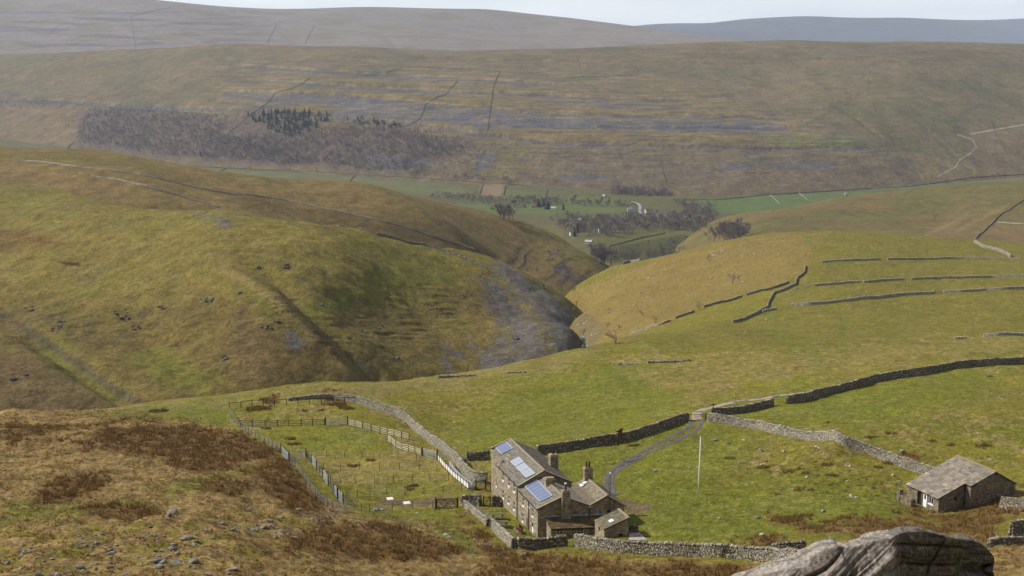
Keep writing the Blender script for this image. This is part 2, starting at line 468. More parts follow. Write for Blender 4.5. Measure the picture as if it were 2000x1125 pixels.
FR_PTS = [(900, None, 9500, -300), (1500, None, 9500, -300), (2500, None, 9500, -300), (1150, 62, 13000), (1260, 49, 13200), (1340, 46, 13200), (1375, 47, 13200), (1440, 40, 13300), (1530, 36, 13400), (1580, 34, 13400), (1670, 37, 13400), (1760, 35, 13400), (1880, 39, 13400), (1960, 38, 13400), (2000, 36, 13400), (2500, 34, 13400),
 (1500, 75, 11500), (2000, 75, 11500), (2500, 75, 11500), (900, None, 13200, -60), (1500, None, 15500, -250), (900, None, 15500, -250), (2500, None, 15500, -250), (1000, 75, 12800)]
FR = Land('fell', FR_PTS, (0.035, 0.5), 420, [(9800, 14000, 60), (14000, 15500, 6)], reg=1e-5)

# -- relief: hummocks and ledges
def hump(L, u, v, rad, h, el=1.0):
    c = at(u, v, [L])
    d2 = ((L.Xg-c[0])/rad)**2 + ((L.Yg-c[1])/(rad*el))**2
    L.Z += h*np.exp(-d2)
def scar(L, line, amp, width):
    """a step up across a line traced along the slope: the ground above it is raised, fading out further up"""
    xs = np.array([p[0] for p in line], float); ys = np.array([p[1] for p in line], float)
    vl = np.interp(L.u, xs, ys) + 0.7*perlin(L.u/61, L.u*0, 3) + 0.2*perlin(L.u/9, L.u*0, 4)
    end = sst(xs[0], xs[0]+60, L.u)*(1-sst(xs[-1]-60, xs[-1], L.u))
    up = vl - L.v
    L.Z += amp*end*sst(0, width, up)*(1-sst(width*1.5, width*9, up))

G.Z += 0.5*fbm(G.Xg/16, G.Yg/16, 3, 5)*sst(60, 120, G.Yg) + 0.10*fbm(G.Xg/2.2, G.Yg/2.2, 3, 9)
moor = pmask(G.u, G.v, [(-900, 800), (280, 795), (440, 835), (545, 890), (620, 970), (690, 1005), (900, 1020), (1000, 1078), (1450, 1105), (1560, 1078), (1700, 1040), (2900, 1062), (2900, 1500), (-900, 1500)], 10)
G.Z += moor*(0.45*fbm(G.Xg/7, G.Yg/7, 3, 25) + 0.16*fbm(G.Xg/1.1, G.Yg/1.1, 2, 29))*sst(60, 100, G.Yg)
hump(G, 1625, 884, 5.5, 2.1, 0.9)
hump(G, 1560, 905, 6, 0.7)
hump(G, 350, 1035, 5, 1.2)
hump(G, 520, 945, 8, 1.1)
hump(G, 300, 960, 8, 0.8)
hump(G, 640, 760, 20, 1.3)
H1.Z += 2.2*fbm(H1.Xg/60, H1.Yg/60, 4, 31) + 0.5*fbm(H1.Xg/9, H1.Yg/9, 3, 37)
def gully(L, line, w, dep):
    d = seg_dist(L.u, L.v, line)
    L.Z -= dep*np.exp(-(d/w)**2)*sst(line[0][1]-10, line[0][1]+80, L.v)
gully(H1, [(470, 500), (550, 560), (630, 640), (690, 705), (730, 745)], 20, 6.5)
gully(H1, [(-40, 590), (60, 650), (150, 710), (230, 765), (290, 800)], 20, 5.0)
gully(H1, [(480, 480), (560, 500), (640, 500)], 20, 3.0)
ridge = seg_dist(H1.u, H1.v, [(400, 470), (500, 555), (600, 640), (660, 705), (690, 750)])
H1.Z += 6.0*np.exp(-(ridge/48)**2)*sst(450, 560, H1.v)
bowl = ((H1.u-775)/130)**2+((H1.v-585)/75)**2
H1.Z -= 7.0*np.exp(-bowl)
bowl2 = ((H1.u-300)/150)**2+((H1.v-690)/60)**2
H1.Z -= 4.0*np.exp(-bowl2)
# ledges of dark rock along the lower hillside
led = fbm((H1.Xg*0.9+H1.Yg*0.4)/30, (H1.Yg*0.9-H1.Xg*0.4+H1.Z*2)/7, 3, 41)
lmask = pmask(H1.u, H1.v, [(-600, 570), (120, 585), (330, 590), (520, 565), (620, 620), (800, 560), (900, 560), (900, 640), (700, 690), (560, 700), (480, 720), (300, 660), (100, 660), (-600, 640)], 45)
H1.Z += lmask*0.9*sst(-0.1, 0.35, led)*sst(-.35,.3,fbm(H1.Xg/28,(H1.Yg-H1.Z)/28,2,45))
H2.Z += 2.0*fbm(H2.Xg/80, H2.Yg/80, 4, 43)
led2 = fbm((H2.Xg)/60, (H2.Z)/5, 3, 47)
H2.Z += 0.6*sst(0, 0.4, led2)*pmask(H2.u, H2.v, [(960, 470), (1100, 480), (1180, 525), (1120, 560), (960, 530)], 25)
H3.Z += 2.2*fbm(H3.Xg/110, H3.Yg/110, 4, 53)
V.Z += 1.2*fbm(V.Xg/160, V.Yg/160, 2, 57)
FE.Z += 7*fbm(FE.Xg/260, FE.Yg/260, 4, 61)*sst(40, 120, FE.v-85) + 1.2*fbm(FE.Xg/50, FE.Yg/50, 3, 62)
SCARS = [([(-200, 196), (100, 200), (350, 214), (500, 217), (790, 243), (950, 265), (1100, 284), (1300, 286), (1500, 291), (1660, 292), (1760, 298)], 8, 4.5),
         ([(640, 212), (800, 218), (970, 215), (1080, 226), (1250, 228), (1450, 229), (1555, 234)], 6, 3.5),
         ([(430, 181), (560, 184), (700, 190), (830, 205), (960, 214)], 9, 3.2),
         ([(620, 168), (850, 180), (1000, 184), (1200, 195), (1345, 199)], 8, 3.0),
         ([(450, 130), (600, 139), (760, 148), (960, 160), (1100, 168)], 7, 2.6),
         ([(500, 158), (700, 172), (900, 184)], 6, 2.4),
         ([(1000, 246), (1200, 252), (1400, 256), (1540, 262)], 6, 2.5),
         ([(600, 110), (900, 118), (1200, 122), (1500, 128)], 5, 2.5), ([(1350, 105), (1600, 118), (1850, 128)], 6, 2.5)]
for l, a, w in SCARS: scar(FE, l, a, w)
gully(FE, [(1560, 250), (1610, 225), (1640, 200)], 4, 2.5)
gully(FE, [(1750, 205), (1800, 245), (1850, 290), (1900, 335)], 4, 2.5)
gully(FE, [(1610, 195), (1680, 240), (1720, 270)], 4, 2.5)
FL.Z += -9+4*fbm(FL.Xg/500, FL.Yg/500, 3, 67)*sst(10, 40, FL.v-20)
gully(FL, [(760, 45), (748, 62), (775, 88)], 7, 8)
for L in Land.all: L.u, L.v = proj(L.Xg, L.Yg, L.Z)

# -- colours of turf, bracken, rushes, scree and rock, by place
def mixc(c, m, new):
    return c*(1-m[..., None]) + np.asarray(new)*m[..., None]
def base(L, c): return np.tile(np.asarray(c, float), L.Z.shape+(1,))

C_GREEN = lin(128, 120, 46, .80); C_LUSH = lin(114, 116, 40, .78); C_STRAW = lin(150, 130, 82, .80); C_OLIVE = lin(112, 104, 48, .8)
C_MOOR = lin(148, 122, 78, .82); C_RUSH = lin(112, 86, 50, .74); C_MOSS = lin(120, 114, 36, .85); C_DARK = lin(70, 56, 34, .8); C_MUD = lin(116, 96, 78, .75)
C_TAN = lin(134, 116, 70, .8); C_SCREE = lin(122, 116, 118, .72); C_ROCK = lin(92, 88, 82, .6)

# the near ground
X, Y, u, v = G.Xg, G.Yg, G.u, G.v
n1 = fbm(X/9, Y/14, 4, 71); n2 = fbm(X/2.2, Y/3.2, 4, 73); n3 = fbm(X/38, Y/50, 3, 79); n4 = fbm(X/0.9, Y/1.4, 3, 83)
wob = 14*n1 + 8*n2
c = base(G, C_GREEN)
c = mixc(c, sst(-.2, .5, n3)*.55, C_LUSH)
c = mixc(c, sst(.1, .55, n1+.5*n2)*.55, C_OLIVE)
c = mixc(c, sst(.2, .6, n2*.8+n1*.6)*.75, C_STRAW)
c = mixc(c, sst(.25, .5, n4)*sst(-.4, .3, n1)*.5, lin(160, 140, 92, .8))
c = mixc(c, sst(.45, .65, -n4)*sst(-.2, .4, n2)*.45, lin(84, 84, 36, .75))
far = sst(700, 660, v)
c = mixc(c, far*.5, C_OLIVE)
band = pmask(u, v, [(1150, 735), (1300, 705), (1500, 690), (1800, 665), (2300, 650), (2300, 690), (1900, 690), (1600, 730), (1400, 752), (1200, 750)], 14, wob)
c = mixc(c, band*.62*sst(-.5, .3, n2), C_STRAW)
edge = pmask(u, v, [(-600, 800), (280, 786), (600, 758), (850, 734), (1000, 710), (1160, 680), (1160, 700), (1000, 735), (700, 775), (300, 812), (-600, 830)], 12, wob)
c = mixc(c, edge*.65, lin(138, 124, 74, .8))
lushes = [[(880, 870), (1000, 760), (1200, 730), (1340, 790), (1200, 850), (1000, 880)], [(1220, 900), (1380, 830), (1500, 850), (1400, 950), (1260, 1060), (1210, 1000)],
          [(1300, 960), (1700, 960), (1800, 1000), (1500, 1050), (1290, 1065)], [(1420, 810), (1560, 770), (1900, 720), (1960, 760), (1700, 830), (1500, 830)], [(640, 1000), (880, 1000), (930, 1040), (930, 1075), (860, 1040), (720, 1020)],
          [(520, 850), (690, 835), (780, 880), (620, 885)], [(700, 930), (860, 930), (930, 960), (740, 965)], [(970, 990), (1050, 1040), (1010, 1060), (960, 1000)], [(960, 905), (1200, 870), (1340, 820), (1340, 860), (1180, 930), (1120, 960)]]
for p in lushes: c = mixc(c, pmask(u, v, p, 22, wob)*.75*(.75+.25*n2), lin(110, 118, 38, .8))
c = mixc(c, pmask(u, v, [(580, 885), (900, 880), (960, 960), (700, 945), (620, 920)], 16, wob)*.4, C_STRAW)
c = mixc(c, pmask(u, v, [(1110, 575), (1300, 498), (1480, 460), (1568, 452), (1600, 470), (1590, 500), (1560, 540), (1380, 600), (1250, 650), (1160, 680), (1120, 660)], 10, wob*.4)*.85, lin(134, 114, 64, .8))
c = mixc(c, pmask(u, v, [(1430, 625), (1500, 600), (1510, 560), (1390, 595), (1290, 640), (1300, 660)], 8, wob*.4)*.6, C_GREEN)
for p, wd in (([(1500, 615), (1530, 660), (1600, 700)], 10), ([(1660, 620), (1640, 660), (1655, 690)], 6), ([(1180, 720), (1250, 760), (1310, 775)], 11), ([(1570, 455), (1590, 490)], 6), ([(1290, 715), (1180, 722)], 9), ([(1780, 540), (1790, 560)], 6)):
    c = mixc(c, np.exp(-(seg_dist(u, v, p)/wd)**2)*.6*np.clip(.7+.5*n2, 0, 1), lin(104, 116, 40, .8))
c = mixc(c, moor*.93, C_MOOR)
mm = moor
c = mixc(c, mm*sst(.0, .5, n1)*.35, C_OLIVE*.9)
c = mixc(c, mm*sst(.1, .5, fbm(X/5, Y/7, 4, 91))*.3, lin(132, 98, 54, .78))
c = mixc(c, mm*sst(.25, .7, -n2)*.5, C_DARK)
c = mixc(c, mm*sst(.25, .6, n4+.4*n2)*.5, lin(158, 132, 86, .8))
moss = pmask(u, v, [(-300, 1030), (250, 1000), (500, 1000), (640, 1010), (600, 1070), (400, 1105), (-300, 1125)], 25, wob)
c = mixc(c, moss*sst(-.05, .35, fbm(X/3, Y/4, 4, 97))*.65, C_MOSS)
grn = [[(140, 800), (400, 792), (445, 810), (440, 830), (300, 825)], [(300, 955), (480, 905), (560, 900), (430, 950), (330, 975)], [(700, 1010), (880, 1005), (930, 1060), (930, 1085), (850, 1040)], [(0, 980), (250, 970), (300, 990), (0, 1010)]]
for p in grn: c = mixc(c, pmask(u, v, p, 12, wob)*.7, lin(106, 110, 40, .8))
RUSH_P = [[(180, 838), (260, 830), (330, 822), (440, 842), (500, 862), (548, 886), (480, 905), (420, 920), (345, 920), (310, 895), (200, 875)], [(-60, 838), (60, 832), (175, 832), (180, 850), (60, 848), (-60, 850)], [(20, 860), (120, 850), (190, 862), (180, 875), (60, 872)],
          [(500, 905), (560, 895), (612, 960), (645, 1000), (570, 1000), (520, 960)], [(555, 1062), (640, 1015), (800, 1030), (900, 1075), (880, 1092), (540, 1090)], [(885, 993), (915, 1003), (960, 1050), (1000, 1078), (950, 1082), (915, 1030)],
          [(1500, 1012), (1600, 1022), (1700, 1003), (1830, 1015), (1900, 1003), (1960, 1012), (1940, 1052), (1850, 1047), (1700, 1050), (1580, 1045)], [(1420, 1060), (1500, 1050), (1560, 1062), (1480, 1080)],
          [(1000, 1082), (1200, 1092), (1440, 1104), (1480, 1135), (900, 1135)], [(120, 935), (200, 925), (215, 940), (140, 985), (60, 985)], [(390, 940), (480, 925), (520, 950), (440, 960)], [(1760, 885), (1830, 895), (1830, 905), (1770, 900)],
          [(640, 770), (690, 772), (690, 792), (640, 785)], [(465, 795), (530, 793), (530, 802), (470, 803)], [(490, 782), (530, 780), (535, 788)], [(160, 985), (300, 1000), (300, 1012), (200, 1010)], [(1880, 985), (1990, 985), (1990, 1010), (1900, 1000)]]
rush = np.zeros_like(X)
for p in RUSH_P: rush = np.maximum(rush, pmask(u, v, p, 9, wob*1.1))
c = mixc(c, rush*.92, C_RUSH)
c = mixc(c, rush*sst(0, .5, n2)*.5, lin(130, 98, 56, .75))
c = mixc(c, rush*sst(.1, .5, -n1)*.6, C_MOOR*.85)
mud = [[(740, 972), (830, 968), (900, 970), (880, 985), (760, 992), (735, 985)], [(1205, 960), (1230, 975), (1265, 990), (1240, 1003), (1215, 998)], [(590, 1000), (660, 998), (670, 1012), (610, 1015)], [(700, 1020), (830, 1022), (800, 1035), (720, 1030)]]
c = mixc(c, np.exp(-(seg_dist(u, v, [(1362, 822), (1345, 840), (1320, 855), (1280, 874), (1244, 893), (1212, 910), (1194, 925), (1188, 945), (1195, 970)])/(6+4*n2))**2)*.7, lin(112, 98, 66, .75))
for p in mud: c = mixc(c, pmask(u, v, p, 7, wob*.6)*.85, C_MUD)
trod = pmask(u, v, [(1480, 860), (1760, 930), (1780, 990), (1600, 975), (1450, 900)], 20)*sst(.42, .6, fbm(X/1.1, Y/1.1, 2, 101))
c = mixc(c, trod*.8, C_DARK)
c = mixc(c, pmask(u, v, [(1105, 590), (1130, 600), (1185, 635), (1165, 680), (1135, 680)], 8, wob*.4)*.7*np.clip(.6+n2, 0, 1), lin(112, 102, 84, .7))
c *= (1+.16*n4+.10*n2)[..., None]
G.build(M_ground, np.clip(c, .004, .6))

# the near hillside across the gill
X, Y, Z, u, v = H1.Xg, H1.Yg, H1.Z, H1.u, H1.v
n1 = fbm(X/30, (Y+Z)/30, 4, 111); n2 = fbm(X/7, (Y+Z)/7, 4, 113); n3 = fbm(X/100, Y/100, 3, 115)
wob = 16*n1+7*n2
c = base(H1, lin(128, 114, 55, .80))
c = mixc(c, sst(-.1, .5, n3+.4*n1)*.6, lin(110, 108, 44, .78))
c = mixc(c, sst(.1, .6, n1)*.5, C_TAN)
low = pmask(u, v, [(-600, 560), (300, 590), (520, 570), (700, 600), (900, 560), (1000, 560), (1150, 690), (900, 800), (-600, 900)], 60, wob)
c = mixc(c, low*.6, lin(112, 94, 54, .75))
for p in ([(560, 640), (640, 560), (760, 520), (880, 530), (840, 560), (700, 600)], [(700, 470), (900, 480), (950, 510), (860, 500), (740, 480)], [(60, 650), (120, 680), (250, 780), (200, 780), (100, 720)], [(250, 700), (330, 680), (420, 740), (400, 770), (300, 750)], [(430, 540), (500, 560), (600, 700), (640, 740), (600, 690)]):
    c = mixc(c, pmask(u, v, p, 22, wob)*.65, lin(106, 108, 36, .78))
c = mixc(c, np.exp(-(seg_dist(u, v, [(-40, 590), (60, 650), (150, 710), (230, 765), (290, 800)])/9)**2)*.7, lin(96, 84, 70, .7))
c = mixc(c, np.exp(-(seg_dist(u, v, [(430, 520), (520, 575), (590, 640), (650, 700), (700, 745)])/10)**2)*.7, C_TAN)
c = mixc(c, np.exp(-(seg_dist(u, v, [(455, 520), (540, 570), (600, 635), (640, 672)])/5)**2)*.5, C_DARK)
c = mixc(c, lmask*sst(-.15, .1, led)*(1-sst(.12, .36, led))*.55*sst(-.1, .3, fbm(X/22, (Y-Z)/22, 2, 117)), lin(74, 66, 56, .65))
c = mixc(c, pmask(u, v, [(-300, 430), (40, 450), (140, 480), (80, 480), (-300, 460)], 12, wob)*.7, lin(112, 76, 44, .7))
for p in ([(112, 510), (155, 513), (158, 520), (130, 519)],): c = mixc(c, pmask(u, v, p, 3)*.9, lin(84, 52, 36, .6))
c = mixc(c, pmask(u, v, [(-100, 680), (60, 690), (150, 740), (230, 800), (-100, 810)], 18, wob)*.55, lin(104, 84, 64, .72))
c = mixc(c, pmask(u, v, [(480, 590), (600, 660), (680, 750), (520, 755), (420, 690)], 22, wob)*.4, lin(122, 98, 66, .76))
scree = np.zeros_like(X)
sw = 10*n2+6*fbm(X/3, Y/3, 2, 121)
for p in ([(965, 512), (985, 512), (1050, 555), (1110, 600), (1145, 678), (1090, 690), (1075, 640), (1030, 590)], [(940, 545), (975, 555), (1010, 605), (1040, 640), (1080, 690), (1050, 700), (1000, 680), (1000, 640), (960, 600)], [(935, 700), (955, 690), (985, 700), (1100, 680), (1140, 680), (1140, 700), (940, 730)], [(860, 670), (905, 695), (900, 702), (865, 685)], [(910, 658), (932, 680), (925, 692)], [(960, 655), (985, 660), (985, 680), (962, 672)], [(865, 700), (885, 720), (880, 732)], [(556, 655), (578, 648), (597, 668), (585, 684), (560, 678)], [(690, 700), (715, 715), (740, 738), (720, 725)], [(420, 432), (455, 430), (450, 442), (425, 442)], [(380, 418), (430, 426), (400, 426)]):
    scree = np.maximum(scree, pmask(u, v, p, 5, sw))
scree = np.maximum(scree, .75*pmask(u, v, [(965, 512), (985, 512), (1055, 556), (1115, 602), (1147, 680), (1090, 705), (930, 735), (925, 690), (985, 660), (945, 600), (935, 545)], 8, sw*1.4)*sst(-.45, 0, fbm(X/9, (Y+Z)/9, 3, 127)))
c = mixc(c, scree*.92*sst(-.9, -.1, fbm(X/2.5, Y/2.5, 2, 123)), (lin(106, 102, 102, .70)*(1+.3*fbm(X/11, (Y+Z)/1.6, 3, 128))[..., None]))
terr = perlin((X*.8+Y*.5)/14, (Z+1.5*n1)/.9, 131)
c *= (1+.10*n2+.16*terr*sst(500, 620, v)+.20*fbm(X/2.6, (Y+Z)/2.6, 3, 129))[..., None]
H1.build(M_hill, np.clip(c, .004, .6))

# the spur behind it
X, Y, Z, u, v = H2.Xg, H2.Yg, H2.Z, H2.u, H2.v
n1 = fbm(X/60, Y/60, 4, 131); n2 = fbm(X/12, (Y+Z)/14, 4, 133)
wob = 10*n1+5*n2
c = base(H2, lin(128, 108, 66, .78))
c = mixc(c, sst(-.1, .5, n1)*.5, lin(118, 106, 58, .76))
c = mixc(c, pmask(u, v, [(420, 370), (700, 420), (900, 470), (960, 500), (700, 450), (500, 410)], 14, wob)*.55, lin(98, 78, 50, .7))
c = mixc(c, pmask(u, v, [(-100, 280), (320, 315), (300, 325), (-100, 300)], 10, wob)*.5, lin(112, 104, 56, .76))
c = mixc(c, pmask(u, v, [(1000, 430), (1090, 460), (1160, 500), (1190, 525), (1150, 530), (1080, 480)], 10, wob)*.6, lin(104, 104, 52, .74))
c = mixc(c, sst(.0, .25, led2)*(1-sst(.25, .5, led2))*pmask(u, v, [(980, 490), (1090, 490), (1150, 530), (1120, 565), (990, 520)], 15)*.75, lin(80, 72, 66, .6))
c = mixc(c, pmask(u, v, [(1080, 520), (1120, 535), (1130, 560), (1090, 555)], 6, wob)*.6, C_SCREE*.6)
c *= (1+.12*n2+.16*perlin((X+Y)/20, Z/1.2, 137)+.12*fbm(X/4, Y/6, 2, 139))[..., None]
H2.build(M_hill, np.clip(c, .004, .6))

X, Y, u, v = H3.Xg, H3.Yg, H3.u, H3.v
n1 = fbm(X/90, Y/120, 4, 141); n2 = fbm(X/16, Y/24, 4, 143); wob = 10*n1+5*n2
c = base(H3, lin(120, 104, 66, .74))
c = mixc(c, sst(-.1, .5, n1)*.7, lin(108, 104, 58, .74))
c = mixc(c, pmask(u, v, [(1700, 365), (2100, 345), (2100, 390), (1800, 400)], 12, wob)*.5, lin(104, 104, 54, .74))
c = mixc(c, pmask(u, v, [(1540, 420), (1640, 420), (1600, 450), (1400, 450)], 12, wob)*.5, lin(98, 100, 58, .72))
c = mixc(c, pmask(u, v, [(1820, 435), (1920, 440), (2200, 430), (2200, 480), (1800, 480)], 10, wob)*.6, lin(132, 110, 76, .74))
for p in ([(1800, 464), (1850, 440), (1890, 420)], [(1870, 450), (1930, 420), (1970, 400)]):
    c = mixc(c, np.exp(-(seg_dist(u, v, p)/3)**2)*.5, C_STRAW)
c *= (1+.10*n2+.14*fbm(X/5, Y/8, 2, 147))[..., None]
H3.build(M_hill, np.clip(c, .004, .6))

X, Y, u, v = V.Xg, V.Yg, V.u, V.v
n1 = fbm(X/120, Y/160, 4, 151); n2 = fbm(X/25, Y/40, 4, 153); wob = 4*n1+2*n2
c = base(V, lin(104, 100, 62, .70))
c = mixc(c, sst(-.1, .5, n1)*.5, lin(104, 100, 62, .72))
FIELDS = [([(0, 277), (100, 290), (330, 320), (500, 335), (700, 345), (900, 362), (940, 385), (600, 362), (200, 310)], lin(112, 114, 72, .70)), ([(985, 372), (1200, 388), (1240, 410), (1100, 400), (985, 390)], lin(106, 114, 62, .70)), ([(938, 358), (985, 360), (980, 384), (935, 382)], lin(140, 118, 92, .74)),
          ([(900, 398), (1180, 402), (1240, 415), (1100, 420), (900, 412)], lin(102, 116, 62, .70)), ([(1350, 390), (1550, 378), (1700, 372), (1700, 392), (1480, 418), (1375, 415)], lin(98, 116, 62, .70)), ([(1150, 470), (1240, 450), (1330, 440), (1330, 455), (1200, 480)], lin(104, 106, 54, .70)),
          ([(1190, 485), (1330, 458), (1400, 470), (1300, 505), (1190, 515)], lin(78, 80, 44, .68)), ([(1720, 355), (2000, 340), (2000, 352), (1700, 372)], lin(108, 114, 74, .74))]
for p, k in FIELDS: c = mixc(c, pmask(u, v, p, 2.5, wob*.3)*.85, k)
c = mixc(c, pmask(u, v, [(1080, 420), (1400, 410), (1400, 450), (1100, 460)], 8, wob)*.5, lin(92, 88, 66, .7))
c *= (1+.08*n2)[..., None]
V.build(M_hill, np.clip(c, .004, .6))

# the long fell across the dale
X, Y, Z, u, v = FE.Xg, FE.Yg, FE.Z, FE.u, FE.v
n1 = fbm(X/260, Y/260, 4, 161); n2 = fbm(X/45, Y/60, 4, 163); n3 = fbm(u/120, v/9, 4, 165); wob = 7*n1+4*n2
c = base(FE, lin(122, 107, 76, .72))
c = mixc(c, sst(-.2, .5, n1)*.6, lin(102, 97, 68, .70))
c = mixc(c, sst(-.05, .45, n3)*.5, lin(122, 106, 68, .70))
c = mixc(c, pmask(u, v, [(430, 160), (900, 170), (1350, 190), (1560, 230), (1600, 290), (1000, 280), (700, 240), (430, 215)], 18, wob)*.6, lin(128, 110, 66, .72))
topb = pmask(u, v, [(1000, 95), (1500, 88), (2200, 95), (2200, 140), (1500, 120), (1000, 112)], 8, wob)
c = mixc(c, topb*.5*sst(-.2, .4, n3), lin(98, 78, 58, .66))
right = pmask(u, v, [(1560, 150), (2300, 140), (2300, 320), (1780, 310), (1640, 240)], 25, wob)
c = mixc(c, right*.5, lin(106, 98, 62, .7))
c = mixc(c, pmask(u, v, [(1900, 260), (2300, 250), (2300, 340), (1900, 330)], 15, wob)*.5, lin(124, 102, 76, .7))
c = mixc(c, pmask(u, v, [(-300, 205), (100, 210), (190, 215), (130, 280), (-300, 270)], 8, wob)*.7, lin(132, 110, 78, .72))
lowr = pmask(u, v, [(780, 250), (950, 275), (1300, 295), (1700, 300), (1780, 310), (1790, 355), (1500, 385), (1250, 385), (950, 350), (700, 340), (150, 290), (160, 220), (480, 225)], 8, wob)
c = mixc(c, lowr*.8, lin(112, 96, 70, .68))
c = mixc(c, pmask(u, v, [(150, 215), (330, 220), (440, 232), (640, 255), (780, 252), (910, 285), (900, 312), (720, 335), (560, 325), (300, 305), (150, 275)], 8, wob)*.6, lin(104, 88, 82, .64))
c = mixc(c, pmask(u, v, [(920, 300), (990, 285), (1050, 300), (1020, 340), (930, 350)], 8, wob)*.6, lin(122, 108, 44, .7))
c = mixc(c, pmask(u, v, [(1380, 330), (1700, 330), (1780, 350), (1500, 385), (1360, 380)], 8, wob)*.5, lin(124, 104, 76, .7))
grey = np.zeros_like(X)
for l, a, w in SCARS[:7]:
    xs = np.array([p[0] for p in l]); ys = np.array([p[1] for p in l])
    vl = np.interp(u, xs, ys)+0.7*perlin(u/61, u*0, 3)+0.2*perlin(u/9, u*0, 4)
    end = sst(xs[0], xs[0]+40, u)*(1-sst(xs[-1]-50, xs[-1], u))
    cl = end*sst(-w-1, -w+1, v-vl)*(1-sst(1.5, 4.0, v-vl))*np.clip(.85+.35*perlin(u/4, v/30, 5), 0, 1)
    c = mixc(c, end*sst(-10+3*n1, -5+3*n1, v-vl)*(1-sst(-3, -1, v-vl))*.7*np.clip(.75+.8*n2+.5*perlin(u/50, v/40, 21), 0, 1), lin(150, 130, 82, .75))
    c = mixc(c, cl*.8, lin(104, 104, 112, .6)*(1+.4*perlin(u/2.2, v/14, 8))[..., None])
for p in ([(640, 216), (800, 222), (970, 218), (1080, 230), (1250, 232), (1400, 236), (1540, 240), (1540, 258), (1300, 254), (1080, 250), (900, 246), (780, 232), (650, 226)], [(440, 184), (560, 187), (700, 193), (830, 207), (900, 215), (700, 210), (520, 197), (440, 190)], [(1080, 199), (1200, 200), (1345, 207), (1340, 214), (1200, 211), (1080, 206)], [(1330, 335), (1400, 330), (1400, 338), (1330, 342)], [(1405, 318), (1470, 315), (1475, 330), (1400, 336)], [(1500, 315), (1640, 318), (1620, 330), (1510, 330)], [(925, 300), (965, 295), (970, 320), (930, 345)], [(1000, 308), (1040, 305), (1030, 320)], [(1070, 318), (1105, 316), (1100, 324)], [(1090, 344), (1200, 346), (1230, 352), (1100, 350)], [(440, 200), (600, 205), (600, 210), (450, 206)], [(700, 300), (800, 305), (860, 320), (760, 330)]):
    grey = np.maximum(grey, pmask(u, v, p, 3, wob*.7))
c = mixc(c, grey*.95*sst(-.8, -.15, fbm(u/16, v/4, 4, 171)), lin(110, 107, 113, .57))
c = mixc(c, pmask(u, v, [(1480, 270), (1640, 262), (1700, 285), (1540, 285)], 8, wob)*.6, lin(98, 108, 56, .7))
ter = pmask(u, v, [(400, 118), (900, 110), (1400, 170), (1600, 235), (1760, 300), (1780, 320), (1300, 345), (950, 340), (780, 250), (430, 205)], 30, wob*2)
lg = perlin(X/130, Z/3.2, 175)+.5*perlin(X/45, Z/1.6, 177)
c = mixc(c, ter*sst(.26, .46, lg)*.65, lin(92, 88, 88, .56))
c = mixc(c, ter*sst(.25, .5, -lg)*.45, lin(146, 126, 80, .75))
c = mixc(c, lowr*sst(.2, .5, fbm(u/9, v/4, 3, 179))*.45, lin(126, 122, 122, .64))
c = mixc(c, lowr*sst(.15, .5, -fbm(u/14, v/6, 3, 181))*.4, lin(96, 92, 52, .62))
for p in ([(1895, 262), (1950, 252), (2050, 235)], [(1900, 273), (1907, 287), (1895, 300), (1875, 312), (1867, 325), (1845, 338), (1830, 345)], [(1870, 263), (1898, 272)]):
    c = mixc(c, (1-sst(.4, 1.6, seg_dist(u, v, p)))*.6, lin(190, 180, 164, .75))
for p in ([(1560, 250), (1610, 225), (1640, 200)], [(1610, 195), (1680, 240), (1720, 275)], [(1750, 205), (1800, 245), (1850, 290)]):
    c = mixc(c, np.exp(-(seg_dist(u, v, p)/3)**2)*.5, lin(90, 90, 50, .6))
c *= (1+.13*n2+.16*fbm(X/14, Y/22, 3, 169)+.08*perlin(u/60, Z/2.2, 173))[..., None]
FE.build(M_fell, np.clip(c, .004, .6))
for L, k in ((FL, lin(138, 126, 116, .73)), (FR, lin(108, 112, 122, .7))):  # farthest fell's base blued, distance haze put into the colour
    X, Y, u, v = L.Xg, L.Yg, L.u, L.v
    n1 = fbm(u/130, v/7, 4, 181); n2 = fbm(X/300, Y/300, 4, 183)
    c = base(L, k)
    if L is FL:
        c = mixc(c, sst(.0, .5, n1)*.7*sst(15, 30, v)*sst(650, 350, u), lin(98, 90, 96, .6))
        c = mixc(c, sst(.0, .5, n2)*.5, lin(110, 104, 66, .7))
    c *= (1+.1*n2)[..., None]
    L.build(M_fell, np.clip(c, .004, .6))

